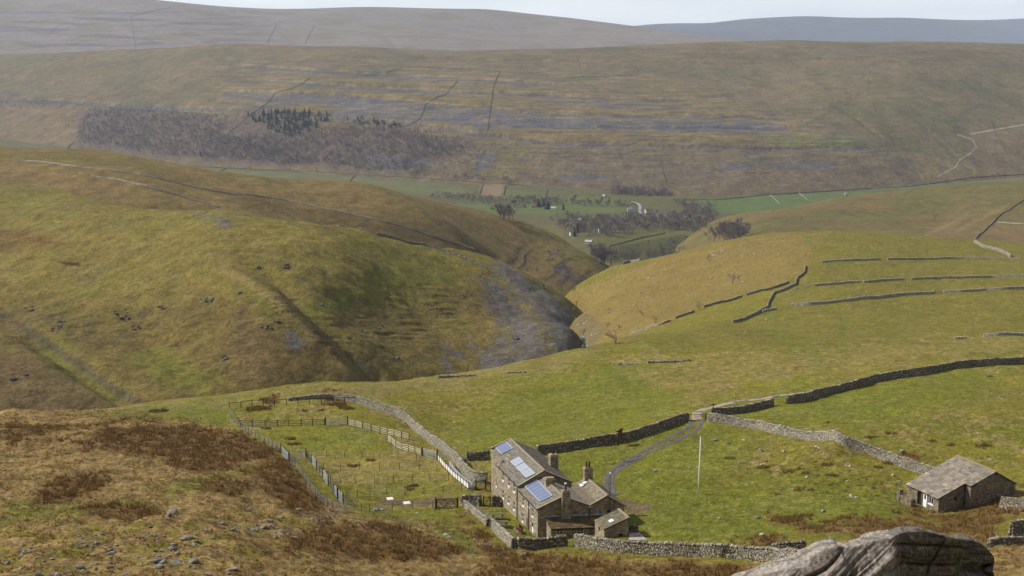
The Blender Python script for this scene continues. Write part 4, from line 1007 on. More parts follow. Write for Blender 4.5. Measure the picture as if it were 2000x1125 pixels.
class House:
    def __init__(s, O, t1, t2, name, label, cat):
        s.O = np.asarray(O, float)
        s.e1 = np.array([-math.sin(math.radians(t1)), math.cos(math.radians(t1)), 0]); s.e2 = np.array([math.cos(math.radians(t2)), math.sin(math.radians(t2)), 0])
        s.root = empty(name, s.O, label, cat)
        s.seed = 5
    def w(s, i, j, k): return s.e2*i+s.e1*j+np.array([0, 0, k], float)      # local to the root
    def face(s, mb, pts, flip=False):
        f = list(range(len(pts)))
        mb.add([s.w(*p) for p in pts], [f[::-1] if flip else f])
    def wall_with_holes(s, mb, at_, a0, a1, k0, k1, holes, depth=.2):
        """a wall of straight top with openings: at_(a, k, inward) gives the local point"""
        A = sorted({a0, a1, *[h[0] for h in holes], *[h[1] for h in holes]}); K = sorted({k0, k1, *[h[2] for h in holes], *[h[3] for h in holes]})
        for x0, x1 in zip(A[:-1], A[1:]):
            for z0, z1 in zip(K[:-1], K[1:]):
                if any(h[0]-1e-6 <= x0 and x1 <= h[1]+1e-6 and h[2]-1e-6 <= z0 and z1 <= h[3]+1e-6 for h in holes): continue
                mb.add([at_(x0, z0, 0), at_(x1, z0, 0), at_(x1, z1, 0), at_(x0, z1, 0)], [[0, 1, 2, 3]])
        for x0, x1, z0, z1 in holes:
            o = [at_(x0, z0, 0), at_(x1, z0, 0), at_(x1, z1, 0), at_(x0, z1, 0)]; i = [at_(x0, z0, depth), at_(x1, z0, depth), at_(x1, z1, depth), at_(x0, z1, depth)]
            mb.add(o+i, [[0, 1, 5, 4], [1, 2, 6, 5], [2, 3, 7, 6], [3, 0, 4, 7], [4, 5, 6, 7]])
    def window(s, at_, x0, x1, z0, z1, bars=1, mat=None, depth=.11, fw=.07):
        """frame with its pane behind, a dressed sill and lintel"""
        mb = MB()
        def bx(a0, a1, b0, b1, d0, d1): mb.hexa([at_(a0, b0, d0), at_(a1, b0, d0), at_(a1, b0, d1), at_(a0, b0, d1), at_(a0, b1, d0), at_(a1, b1, d0), at_(a1, b1, d1), at_(a0, b1, d1)])
        e = .004
        bx(x0+e, x0+fw, z0+e, z1-e, depth-.05, depth); bx(x1-fw, x1-e, z0+e, z1-e, depth-.05, depth)
        bx(x0+fw, x1-fw, z0+e, z0+fw, depth-.05, depth); bx(x0+fw, x1-fw, z1-fw, z1-e, depth-.05, depth)
        for q in range(bars):
            zc = z0+(z1-z0)*(q+1)/(bars+1)
            bx(x0+fw, x1-fw, zc-.02, zc+.02, depth-.045, depth-.004)
        if x1-x0 > .9: bx((x0+x1)/2-.025, (x0+x1)/2+.025, z0+fw, z1-fw, depth-.048, depth-.006)
        fr = mb.build('window', mat or M_white, s.root)
        mb = MB(); bx(x0+fw*.5, x1-fw*.5, z0+fw*.5, z1-fw*.5, depth+.01, depth+.02); mb.build('pane', M_pane, fr)
        mb = MB(); bx(x0-.08, x1+.08, z0-.13, z0-.002, -.05, .06); mb.build('sill', M_white if mat is None else M_dress, fr)
        mb = MB(); bx(x0-.1, x1+.1, z1+.002, z1+.2, -.012, .05); mb.build('lintel', M_dress, fr)
    def roof(s, a, b, c, d, rows, wid=.5, over=.12, name='roof', **kw):
        """a, b eave; c, d ridge (local points)"""
        s.seed += 1
        P = [s.w(*q) for q in (a, b, c, d)]
        nrm = np.cross(P[1]-P[0], P[3]-P[0]); nrm /= np.linalg.norm(nrm)
        if nrm[2] < 0: nrm = -nrm
        v, f, col_ = slates(*P, rows, wid, seed=s.seed, **kw)
        mb = MB(); mb.v.append(v); mb.f += f; mb.c.append(col_); mb.n = len(v)
        mb.add([p-nrm*.02 for p in P]+[p-nrm*.10 for p in P], [[0, 1, 2, 3], [7, 6, 5, 4], [0, 4, 5, 1], [1, 5, 6, 2], [2, 6, 7, 3], [3, 7, 4, 0]], lin(70, 62, 52, .7))
        return mb.build(name, M_slate, s.root)
    def strip(s, name, p, q, wd, ht, mat, up=0.0):
        mb = MB(); z = np.array([0, 0, up]); mb.bar(s.w(*p)+z, s.w(*q)+z, wd, ht); return mb.build(name, mat, s.root)
    def chimney(s, i, j, k0, k1, si, sj, pots=1, potc=None, cap=.14, taper=0.0, ph=.7):
        mb = MB()
        def ring(z, gi, gj): return [s.w(i-gi, j-gj, z), s.w(i+gi, j-gj, z), s.w(i+gi, j+gj, z), s.w(i-gi, j+gj, z)]
        g = taper
        mb.hexa(ring(k0, si/2+g, sj/2)+ring(k1-.32, si/2, sj/2))
        ch = mb.build('chimney', M_house, s.root)
        mb = MB(); mb.hexa(ring(k1-.318, si/2+.07, sj/2+.07)+ring(k1-.318+cap, si/2+.07, sj/2+.07)); mb.hexa(ring(k1-.316+cap, si/2-.03, sj/2-.03)+ring(k1, si/2-.05, sj/2-.05)); mb.build('cap', M_dress, ch)
        for q in range(pots):
            o = (q-(pots-1)/2)*.42
            c = s.w(i+o, j, k1)
            mb = MB(); mb.tube([c+(0, 0, -.02), c+(0, 0, ph*.12), c+(0, 0, ph*.12+.001), c+(0, 0, ph*.9), c+(0, 0, ph*.9+.001), c+(0, 0, ph)], [.17, .17, .135, .12, .155, .155], 12)
            mb.build('chimney_pot', potc or M_pot, ch, False)
        return ch

# --- the farmhouse
FH = House((3.53, 166.1, -66.84), 18.06, 6.53, 'farmhouse', 'long L-shaped gritstone farmhouse with stone-slate roofs and solar panels', 'farmhouse')
hN, Ln, wN, rN, wV, hV = 4.51, 8.23, 3.4, 6.12, 7.13, 4.67
hM, Lm, rM, wM, wR, hR = 5.0, 9.51, 7.12, 3.59, 7.58, 5.29
Lf, iF, hF = 5.99, .64, 5.71
rW, iW, iWr, hW, lW = 5.99, 9.55, 12.01, 4.45, 7.63
L1_, L2_, L3_ = Ln, Ln+Lm, Ln+Lm+Lf
zb = -3.0
Z9 = lambda x, y: (900+x/4.5, 830+y/4.5)
def fac(x, y, i0=0.0):
    """where a spot of the photographed front stands on the wall plane i = i0: (j, k)"""
    p = plane_hit(*Z9(x, y), FH.O+FH.w(i0, 0, 0), np.cross(FH.e1, (0, 0, 1.0)))-FH.O
    return float(np.dot(p, FH.e1) if False else (p[1]-i0*FH.e2[1])/FH.e1[1]), float(p[2])
wf = MB()
fr0 = lambda j, k, d: FH.w(d, j, k)
frF = lambda j, k, d: FH.w(iF+d, j, k)
winM = [(fac(371, 453), .8, 1.3), (fac(421, 502), .8, 1.3), (fac(469, 552), .8, 1.3), (fac(371, 608), .8, 1.3), (fac(419, 655), .8, 1.3), (fac(467, 709), .8, 1.3)]
winN = [(fac(547, 675), .75, 1.25), (fac(598, 697), .7, .85), (fac(631, 768), .75, 1.25), (fac(543, 812), .75, 1.3)]
doors = [(fac(628, 898), .8, 1.75), (fac(586, 880), .85, 2.0)]
rect = lambda q: (q[0][0]-q[1]/2, q[0][0]+q[1]/2, q[0][1]-q[2]/2, q[0][1]+q[2]/2)
hM_, hN_ = [rect(q) for q in winM], [rect(q) for q in winN]
hN_ = [(a, b, c, min(d, hN-.12)) for a, b, c, d in hN_]; hM_ = [(a, b, c, min(d, hM-.15)) for a, b, c, d in hM_]
hD_ = [rect(q) for q in doors]
hF_ = [rect((fac(313, 508, iF), .5, 1.15))]
FH.wall_with_holes(wf, fr0, 0, L1_, zb, hN, hN_+hD_)
FH.wall_with_holes(wf, fr0, L1_, L2_, zb, hM, hM_)
FH.wall_with_holes(wf, frF, L2_, L3_, zb, hF, hF_)
FH.face(wf, [(0, L2_, zb), (iF, L2_, zb), (iF, L2_, hF), (0, L2_, hM)], True)
FH.face(wf, [(0, 0, zb), (wV, 0, zb), (wV, 0, hV), (wN, 0, rN), (0, 0, hN)])
FH.face(wf, [(0, L1_, zb), (wR, L1_, zb), (wR, L1_, hR), (wM, L1_, rM), (0, L1_, hM)])
FH.face(wf, [(iF, L3_, zb), (wR, L3_, zb), (wR, L3_, hR), (wM, L3_, rM), (iF, L3_, hF)], True)
FH.face(wf, [(wR, L1_, zb), (wR, L3_, zb), (wR, L3_, hR), (wR, L1_, hR)])
FH.face(wf, [(wV, 0, zb), (iWr, 0, zb), (iWr, 0, hW), (iW, 0, rW), (wV, 0, hV)])
FH.face(wf, [(iWr, 0, zb), (iWr, lW, zb), (iWr, lW, hW), (iWr, 0, hW)])
FH.face(wf, [(wV, lW, zb), (iWr, lW, zb), (iWr, lW, hW), (iW, lW, rW), (wV, lW, hV)], True)
wf.build('wall', M_house, FH.root)
for q in hM_+hN_: FH.window(fr0, *q)
for q in hF_: FH.window(frF, *q, bars=0)
mb = MB()
x0, x1, z0, z1 = hD_[0]
mb.hexa([fr0(x0, z0, .06), fr0(x1, z0, .06), fr0(x1, z0, .12), fr0(x0, z0, .12), fr0(x0, z1, .06), fr0(x1, z1, .06), fr0(x1, z1, .12), fr0(x0, z1, .12)])
dw = tag(mb.build('door', M_white, FH.root), 'white door at the near end of the front')
mb = MB(); mb.hexa([fr0(x0+.14, z0+.95, .03), fr0(x1-.14, z0+.95, .03), fr0(x1-.14, z0+.95, .058), fr0(x0+.14, z0+.95, .058), fr0(x0+.14, z1-.15, .03), fr0(x1-.14, z1-.15, .03), fr0(x1-.14, z1-.15, .058), fr0(x0+.14, z1-.15, .058)]); mb.build('pane', M_pane, dw)
x0, x1, z0, z1 = hD_[1]
mb = MB()
for q in range(5):
    a0, a1 = x0+(x1-x0)*q/5+.005, x0+(x1-x0)*(q+1)/5-.005
    mb.hexa([fr0(a0, z0, .1), fr0(a1, z0, .1), fr0(a1, z0, .16), fr0(a0, z0, .16), fr0(a0, z1, .1), fr0(a1, z1, .1), fr0(a1, z1, .16), fr0(a0, z1, .16)], lin(138, 104, 70, .85))
tag(mb.build('door', M_wood, FH.root), 'brown plank door behind the drainpipe')
ov = .14
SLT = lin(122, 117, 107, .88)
FH.roof((-ov, -ov, hN-.08), (-ov, L1_, hN-.08), (wN, L1_, rN), (wN, -ov, rN), 15, tone=SLT)
FH.roof((wV, L1_, hV), (wV, -ov, hV), (wN, -ov, rN), (wN, L1_, rN), 13, tone=SLT)
FH.roof((-ov, L1_-ov, hM-.08), (-ov, L2_, hM-.08), (wM, L2_, rM), (wM, L1_-ov, rM), 16, tone=SLT*.95)
kF_ = hM-.08+(rM-hM+.08)*((iF-ov)+ov)/(wM+ov)
FH.roof((iF-ov, L2_, kF_), (iF-ov, L3_+ov, kF_), (wM, L3_+ov, rM), (wM, L2_, rM), 13, tone=SLT*.95)
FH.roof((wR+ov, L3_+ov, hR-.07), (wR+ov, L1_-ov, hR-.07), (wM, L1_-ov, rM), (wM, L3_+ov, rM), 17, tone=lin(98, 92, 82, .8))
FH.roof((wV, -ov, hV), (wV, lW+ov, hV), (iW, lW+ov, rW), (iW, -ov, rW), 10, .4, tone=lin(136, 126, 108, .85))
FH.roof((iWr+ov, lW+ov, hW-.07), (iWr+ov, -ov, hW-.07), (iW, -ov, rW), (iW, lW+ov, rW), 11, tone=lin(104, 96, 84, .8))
hl0, hl1, dl, il, ir = 3.2, 2.45, 2.3, 1.05, 8.75
FH.roof((il-.1, -dl-.15, hl1-.05), (ir+.5, -dl-.15, hl1-.05), (ir+.5, -.02, hl0), (il-.1, -.02, hl0), 7, .55, tone=lin(104, 88, 64, .8), warm=.5)
for p, q, m_ in (((wN, -ov, rN), (wN, L1_, rN), M_dress), ((wM, L1_-ov, rM), (wM, L3_+ov, rM), M_dress), ((iW, -ov, rW), (iW, lW+ov, rW), M_dress)):
    FH.strip('ridge_tiles', p, q, .34, .10, m_, .06)
for p, q in (((-.05, -.1, hN), (wN, -.1, rN)), ((wV, -.1, hV), (wN, -.1, rN)), ((-.05, L1_-.1, hM), (wM, L1_-.1, rM)), ((wR, L1_-.1, hR), (wM, L1_-.1, rM)), ((wV, -.1, hV), (iW, -.1, rW)), ((iWr, -.1, hW), (iW, -.1, rW)), ((iF, L3_+.1, hF), (wM, L3_+.1, rM)), ((wR, L3_+.1, hR), (wM, L3_+.1, rM))):
    FH.strip('verge_stones', p, q, .3, .10, M_dress, .04)
# lean-to along the gable
ml = MB()
ft = lambda a, k, d: FH.w(a, -dl+d, k)
lw = []
for xx in (872, 1052):
    p = plane_hit(*Z9(xx, 934), FH.O+FH.w(0, -dl, 0), np.cross(FH.e2, (0, 0, 1.0)))-FH.O
    a = float((p[0]+dl*FH.e1[0])/FH.e2[0]); lw.append((a-.5, a+.5, float(p[2])-.5, min(float(p[2])+.45, hl1-.2)))
FH.wall_with_holes(ml, ft, il, ir+.4, zb, hl1, lw)
FH.face(ml, [(il, 0, zb), (il, -dl, zb), (il, -dl, hl1), (il, 0, hl0)])
FH.face(ml, [(ir+.4, -dl, zb), (ir+.4, 0, zb), (ir+.4, 0, hl0), (ir+.4, -dl, hl1)])
ml.build('lean_to_wall', M_house, FH.root)
for q in lw: FH.window(ft, *q, bars=1)
FH.strip('flashing', (il-.1, -.04, hl0+.08), (ir+.5, -.04, hl0+.08), .06, .22, M_lead)
FH.strip('gutter', (il-.1, -dl-.24, hl1-.1), (ir+.5, -dl-.24, hl1-.1), .12, .12, M_black)
FH.strip('gutter', (-ov-.06, -.1, hN-.16), (-ov-.06, L1_, hN-.16), .12, .12, M_black)
FH.strip('gutter', (-ov-.06, L1_, hM-.16), (-ov-.06, L2_, hM-.16), .12, .12, M_black)
FH.strip('gutter', (iWr+ov+.06, -.1, hW-.14), (iWr+ov+.06, lW, hW-.14), .12, .12, M_black)
for x, y, top_ in ((499, 700, hN), (601, 760, hN-.1)):
    j = fac(x, y)[0]; FH.strip('downpipe', (-.09, j, zb+2.6), (-.09, j, top_), .11, .11, M_black)
FH.strip('downpipe', (wV, -.1, hl0), (wV, -.1, hV-.15), .11, .11, M_black)
mb = MB(); c = FH.w(wV, -.16, hV-.45); mb.tube([c, c+(0, 0, .16), c+(0, 0, .42)], [.08, .22, .26], 10); mb.build('rain_head', M_lead, FH.root)
# corrugated sheets laid along the valley gutter
mb = MB(); nrm = np.cross(FH.e1, FH.w(iW-wV, 0, rW-hV)); nrm /= np.linalg.norm(nrm); nrm = nrm if nrm[2] > 0 else -nrm
for q in range(6):
    i0 = wV+.10+q*.16; kk = lambda i: hV+(rW-hV)*(i-wV)/(iW-wV)
    mb.bar(FH.w(i0, .1, kk(i0))+nrm*.09, FH.w(i0, lW-.2, kk(i0))+nrm*.09, .10, .06)
mb.build('corrugated_sheet', M_corr, FH.root)
# chimneys
c1 = FH.chimney(wN+.3, -.32, 2.8, rN+1.0, .98, .66, 1, cap=.12, taper=.22, ph=.75)
cw = FH.w(wN+.3, -.32, rN+1.0+.75); mb = MB(); mb.tube([cw, cw+(0, 0, .08), cw+(0, 0, .2), cw+(0, 0, .3)], [.1, .17, .17, .06], 10); mb.build('cowl', M_alu, c1)
FH.chimney(wN, 5.3, rN-.9, rN+.95, 1.25, .75, 0, cap=.12)
FH.chimney(wR-.55, 14.3, hR-.6, hR+2.25, 1.15, 1.0, 1, M_black, ph=.6)
FH.chimney(iW, lW-.45, rW-.6, rW+1.75, 1.15, .8, 2, ph=.85)
for i, j, k, wi, wj in ((wR-.55, 14.3, hR+.14, 1.3, 1.15), (wN, 5.3, rN-.25, 1.4, .9), (iW, lW-.45, rW-.28, 1.3, .95)):
    mb = MB(); mb.hexa([FH.w(i-wi/2, j-wj/2, k-.12), FH.w(i+wi/2, j-wj/2, k-.12), FH.w(i+wi/2, j+wj/2, k-.12), FH.w(i-wi/2, j+wj/2, k-.12), FH.w(i-wi/2, j-wj/2, k), FH.w(i+wi/2, j-wj/2, k), FH.w(i+wi/2, j+wj/2, k), FH.w(i-wi/2, j+wj/2, k)]); mb.build('flashing', M_lead, FH.root)
# solar panels: where they lie on the roof planes
def on_roof(x, y, P0, P1, P2):
    n = np.cross(np.subtract(P1, P0), np.subtract(P2, P0)); n /= np.linalg.norm(n); n = n if n[2] > 0 else -n
    return plane_hit(*Z9(x, y), FH.O+P0+n*.14, n)-FH.O, n
planeM = (FH.w(-ov, L1_, hM-.08), FH.w(-ov, L2_, hM-.08), FH.w(wM, L2_, rM)); planeN = (FH.w(-ov, 0, hN-.08), FH.w(-ov, L1_, hN-.08), FH.w(wN, L1_, rN)); planeW = (FH.w(wV, 0, hV), FH.w(wV, lW, hV), FH.w(iW, lW, rW))
def panel(quad, plane, nu, nv_, mat, name='solar_panel', line=.035, label=None):
    P = []
    for x, y in quad:
        p, n = on_roof(x, y, *plane); P.append(p)
    mb = MB(); mb.hexa(quad_prism(P, n, .05)); pan = mb.build(name, mat, FH.root)
    if label: tag(pan, label)
    fb = MB(); B = lambda s, t: (P[0]*(1-s)+P[1]*s)*(1-t)+(P[3]*(1-s)+P[2]*s)*t+n*.006
    for s_ in np.linspace(0, 1, nu+1): fb.bar(B(s_, 0), B(s_, 1), line*(1.7 if s_ in (0, 1) else .8), .03)
    for t_ in np.linspace(0, 1, nv_+1): fb.bar(B(0, t_), B(1, t_), line*(1.7 if t_ in (0, 1) else 1), .034)
    fb.build('frame', M_alu, pan)
panel([(303, 197), (400, 147), (455, 205), (360, 252)], planeM, 1, 3, M_solar, label='three-strip solar panel at the far end of the roof')
for q in ([(435, 320), (507, 280), (550, 322), (480, 362)], [(482, 370), (553, 330), (598, 375), (530, 411)], [(530, 416), (605, 377), (652, 425), (578, 462)]): panel(q, planeM, 5, 5, M_solarg, line=.05)
panel([(565, 540), (668, 480), (803, 618), (697, 672)], planeN, 1, 6, M_solar, label='largest solar panel, on the lower roof')
for q in ([(1040, 523), (1065, 513), (1080, 530), (1055, 543)], [(1070, 506), (1098, 494), (1108, 505), (1082, 519)]): panel(q, planeW, 1, 1, M_alu, 'roof_light', .03)
# aerial pole on the gable of the wing
mb = MB(); i_ = iW+.38
mb.tube([FH.w(i_, -.14, 1.6), FH.w(i_, -.14, rW+3.05)], .045, 8); mb.bar(FH.w(i_-.8, -.14, rW-.35), FH.w(i_, -.14, rW+.1), .06); mb.box(*FH.w(i_-.15, -.16, 3.6), .4, .16, .3)
ap = mb.build('aerial_pole', M_black, FH.root)
mb = MB(); c = FH.w(i_, -.14, rW+3.05); mb.tube([c, c+(0, 0, .06), c+(0, 0, .2), c+(0, 0, .24)], [.05, .12, .12, .05], 10); mb.build('aerial_head', M_white, ap)

# --- the little outhouse in front of it
O2 = spot(1180, 1052, 160.0)
OH = House(O2, 18, 6.5, 'outhouse', 'small single-pitch stone outhouse in front of the farmhouse gable', 'outhouse')
we, de, k0_, k1_ = 3.15, 3.3, 1.35, 2.75
mo = MB()
fo = lambda a, k, d: OH.w(a, d, k); lo_ = lambda j, k, d: OH.w(d, j, k)
hole = [(1.95, 2.45, 0.0, .62)]
OH.wall_with_holes(mo, fo, 0, we, -2, k0_, hole)
OH.face(mo, [(0, 0, k0_), (we, 0, k0_), (we, 0, k1_)])
OH.wall_with_holes(mo, lo_, 0, de, -2, k0_, [(1.5, 2.0, .45, 1.0)])
OH.face(mo, [(we, 0, -2), (we, de, -2), (we, de, k1_), (we, 0, k1_)])
OH.face(mo, [(0, de, -2), (we, de, -2), (we, de, k1_), (0, de, k0_)], True)
mo.build('wall', M_house, OH.root)
mb = MB(); mb.hexa([fo(1.95, 0, .14), fo(2.45, 0, .14), fo(2.45, 0, .19), fo(1.95, 0, .19), fo(1.95, .62, .14), fo(2.45, .62, .14), fo(2.45, .62, .19), fo(1.95, .62, .19)]); mb.build('hatch', M_black, OH.root)
mb = MB(); mb.hexa([lo_(1.5, .45, .12), lo_(2, .45, .12), lo_(2, .45, .18), lo_(1.5, .45, .18), lo_(1.5, 1, .12), lo_(2, 1, .12), lo_(2, 1, .18), lo_(1.5, 1, .18)], WD_DARK); mb.build('shutter', M_wood, OH.root)
OH.roof((-.12, -.12, k0_-.04), (-.12, de+.1, k0_-.04), (we+.1, de+.1, k1_+.04), (we+.1, -.12, k1_+.04), 9, .5, tone=lin(112, 106, 88, .8))
OH.strip('ridge_tiles', (we+.04, -.12, k1_+.02), (we+.04, de+.1, k1_+.02), .34, .10, M_dress, .06)
mb = MB(); q0 = [OH.w(i, j, k0_+(k1_-k0_)*i/we+.12) for i, j in ((1.05, .75), (1.6, .75), (1.6, 1.5), (1.05, 1.5))]; nn = np.cross(q0[1]-q0[0], q0[3]-q0[0]); nn /= np.linalg.norm(nn); mb.hexa(quad_prism(q0, nn, .06)); mb.build('roof_light', M_alu, OH.root)
# concrete yard and a stone bench wall beside it
mb = MB()
yp = [at(*Z9(x, y), [G]) for x, y in ((1475, 1015), (1640, 1012), (1560, 940), (1480, 945))]
mb.hexa([p+(0, 0, -.3) for p in yp]+[p+(0, 0, .06) for p in yp]); tag(mb.build('concrete_yard', col_mat('concrete', .9, .2, 1.5, .2, base=lin(176, 164, 152, .8))), kind='structure')
drystone([Z9(1478, 942), Z9(1520, 942), Z9(1556, 941)], .8, 'short stone wall beside the concrete yard', stone=.3, width=.6)

# --- the barn
BO = np.array([60.69, 173.14, -65.46])
BN = House(BO, 0, 0, 'barn', 'low stone barn with one long catslide roof and a white door', 'barn')
BN.e2 = np.array([math.cos(math.radians(-66.76)), math.sin(math.radians(-66.76)), 0]); BN.e1 = np.array([math.cos(math.radians(19.56)), math.sin(math.radians(19.56)), 0])
bL, bl, bw1, br, bE, bm, bhm, bw2, bhb = 7.75, 6.6, 8.5, 5.35, 2.05, 4.43, 3.44, 12.26, 3.17
Z3 = lambda x, y: (1650+x/3.949, 840+y/3.949)
def bfac(x, y):
    p = plane_hit(*Z3(x, y), BO, BN.e1)-BO
    return float(np.dot(p, BN.e2)), float(p[2])
bf = MB(); fb_ = lambda a, k, d: BN.w(a, d, k)
dA, dK = bfac(623, 541); wA, wK = bfac(668, 542); rA = bfac(588, 540)[0]
bh = [(dA-.5, dA+.42, dK-.98, min(dK+.95, bE-.08)), (wA-.5, wA+.5, wK-.55, min(wK+.5, bE-.15)), (rA-.55, rA+.35, -.6, bE-.1)]
BN.wall_with_holes(bf, fb_, -bl, 0, -3, bE, bh, .3)
gb = bL-bl
gw = [(2.6, 3.15, 1.75, 2.35)]
fs_ = lambda j, k, d: BN.w(-d, j, k)
BN.wall_with_holes(bf, fs_, 0, bm, -3, bE, [(2.6, 3.15, 1.3, 1.9)], .3)
BN.face(bf, [(0, 0, bE), (0, bm, bE), (0, bm, bhm)])
BN.face(bf, [(0, bm, -3), (gb, bm, -3), (gb, bm, bhm), (0, bm, bhm)])
BN.face(bf, [(gb, bm, -3), (gb, bw2, -3), (gb, bw2, bhb), (gb, bw1, br), (gb, bm, bhm)])
BN.face(bf, [(-bl, 0, -3), (-bl, bw2, -3), (-bl, bw2, bhb), (-bl, bw1, br), (-bl, 0, bE)], True)
BN.face(bf, [(-bl, bw2, -3), (gb, bw2, -3), (gb, bw2, bhb), (-bl, bw2, bhb)], True)
bf.build('wall', M_barn, BN.root)
BSL = lin(138, 129, 117, .85)
ke = bE+(br-bE)*(-.2)/bw1
BN.roof((-bl-.15, -.2, ke), (.12, -.2, ke), (.12, bw1, br), (-bl-.15, bw1, br), 18, .6, tone=BSL)
km = bE+(br-bE)*(bm-.15)/bw1
BN.roof((.12, bm-.15, km), (gb+.15, bm-.15, km), (gb+.15, bw1, br), (.12, bw1, br), 9, .5, tone=BSL)
BN.roof((gb+.15, bw2+.15, bhb-.08), (-bl-.15, bw2+.15, bhb-.08), (-bl-.15, bw1, br), (gb+.15, bw1, br), 9, .6, tone=BSL)
BN.strip('ridge_tiles', (-bl-.15, bw1, br), (gb+.15, bw1, br), .36, .1, M_dress, .06)
x0, x1, z0, z1 = bh[0]
mb = MB(); mb.hexa([fb_(x0, z0, .1), fb_(x1, z0, .1), fb_(x1, z0, .17), fb_(x0, z0, .17), fb_(x0, z1, .1), fb_(x1, z1, .1), fb_(x1, z1, .17), fb_(x0, z1, .17)]); bd = tag(mb.build('door', M_white, BN.root), 'white plank door')
mb = MB(); mb.hexa([fb_(x0+.3, z0+1.15, .085), fb_(x1-.3, z0+1.15, .085), fb_(x1-.3, z0+1.15, .098), fb_(x0+.3, z0+1.15, .098), fb_(x0+.3, z1-.12, .085), fb_(x1-.3, z1-.12, .085), fb_(x1-.3, z1-.12, .098), fb_(x0+.3, z1-.12, .098)]); mb.build('pane', M_pane, bd)
BN.window(fb_, *bh[1], bars=0, fw=.09)
x0, x1, z0, z1 = bh[2]
mb = MB(); mb.hexa([fb_(x0, z0, .24), fb_(x1, z0, .24), fb_(x1, z0, .28), fb_(x0, z0, .28), fb_(x0, z1, .24), fb_(x1, z1, .24), fb_(x1, z1, .28), fb_(x0, z1, .28)], WD_DARK*.6); mb.build('door', M_wood, BN.root)  # recess shade painted as a dark sheet; no door leaf here
mb = MB(); mb.hexa([fs_(2.6, 1.3, .2), fs_(3.15, 1.3, .2), fs_(3.15, 1.3, .26), fs_(2.6, 1.3, .26), fs_(2.6, 1.9, .2), fs_(3.15, 1.9, .2), fs_(3.15, 1.9, .26), fs_(2.6, 1.9, .26)], WD_DARK*.7); mb.build('shutter', M_wood, BN.root)
mb = MB(); mb.bar(BN.w(.06, bm-.08, -1), BN.w(.06, bm-.08, km-.1), .1); mb.build('downpipe', M_black, BN.root)
# the porch wall standing out in front of the barn's far corner
pw = MB(); pk = [bfac(494, 560), bfac(585, 560)]
pw.hexa([BN.w(-bl+.1, -1.9, -3), BN.w(-bl+.75, -1.9, -3), BN.w(-bl+.75, -1.3, -3), BN.w(-bl+.1, -1.3, -3), BN.w(-bl+.1, -1.9, 1.5), BN.w(-bl+.75, -1.9, 1.5), BN.w(-bl+.75, -1.3, 1.5), BN.w(-bl+.1, -1.3, 1.5)])
pw.hexa([BN.w(-bl+.753, -1.8, -3), BN.w(-bl+3.1, -1.8, -3), BN.w(-bl+3.1, -1.4, -3), BN.w(-bl+.753, -1.4, -3), BN.w(-bl+.753, -1.8, .75), BN.w(-bl+3.1, -1.8, .75), BN.w(-bl+3.1, -1.4, .75), BN.w(-bl+.753, -1.4, .75)])
pw.build('porch_wall', M_barn, BN.root)

# ------------------------------------------------------------------ track and puddles
def ribbon(name, px, width, up, mat, cols, lands=None, kind='structure', ds=.5, step=25):
    lands = lands or [G]
    s, Q = px_path(px, lands, ds, step)
    T = np.gradient(Q, axis=0); T /= np.linalg.norm(T, axis=1)[:, None]+1e-9
    n = np.c_[-T[:, 1], T[:, 0]]
    m = 7; k = len(Q)
    wv = width/2*(1+.22*fbm(s/2.3, s*0+width, 3, 7))
    V = []
    for j in range(m):
        o = (j/(m-1)*2-1)
        P = Q+n*(o*wv)[:, None]
        dip = up if 0 < j < m-1 else -.06
        V.append(np.c_[P, hgt(P[:, 0], P[:, 1], lands)+dip])
    V = np.stack(V, 1).reshape(-1, 3)
    a = np.arange(k-1)[:, None]*m
    f = np.concatenate([a+np.array([[j, j+1, j+1+m, j+m]]) for j in range(m-1)])
    nz = fbm(V[:, 0]/.7, V[:, 1]/.7, 3, 3)[:, None]
    return tag(mesh_np(name, V, f, mat, None, np.asarray(cols)*(1+.35*nz)), kind=kind)

M_track = col_mat('track_gravel', .8, .3, 5.0, .35, bump=.04)
GRV = lin(98, 92, 86, .7)
ribbon('track', [(1353, 822), (1349, 829), (1340, 838), (1316, 850), (1276, 871), (1244, 888), (1212, 905), (1190, 921), (1183, 940), (1187, 962), (1200, 985)], 1.05, .05, M_track, GRV)
ribbon('track', [(1373, 822), (1369, 830), (1361, 841), (1324, 860), (1284, 878), (1244, 897), (1212, 914), (1197, 928), (1194, 945), (1200, 968)], 1.05, .05, M_track, GRV)
ribbon('track', [(1362, 821), (1359, 808), (1372, 800), (1400, 793), (1440, 785), (1500, 776), (1545, 771), (1640, 758), (1730, 737)], 2.3, .04, M_track, lin(158, 142, 120, .85))
M_water, _nt, _b = nmat('water', .06, .6); _b.inputs['Base Color'].default_value = (.05, .055, .055, 1)
def puddle(px, r1, r2, lands=None, up=.09, rz=0.0):
    c = at(*px, lands or [G])
    v, n = [c+(0, 0, up)], 18
    for k in range(n):
        a = 2*math.pi*k/n; q = 1+.25*math.sin(3*a+px[0])+.12*math.sin(5*a+px[1])
        x, y = math.cos(a)*r1*q, math.sin(a)*r2*q
        v.append(c+(x*math.cos(rz)-y*math.sin(rz), x*math.sin(rz)+y*math.cos(rz), up))
    return tag(mesh_np('puddle', v, [[0, 1+k, 1+(k+1) % n] for k in range(n)], M_water), kind='structure')
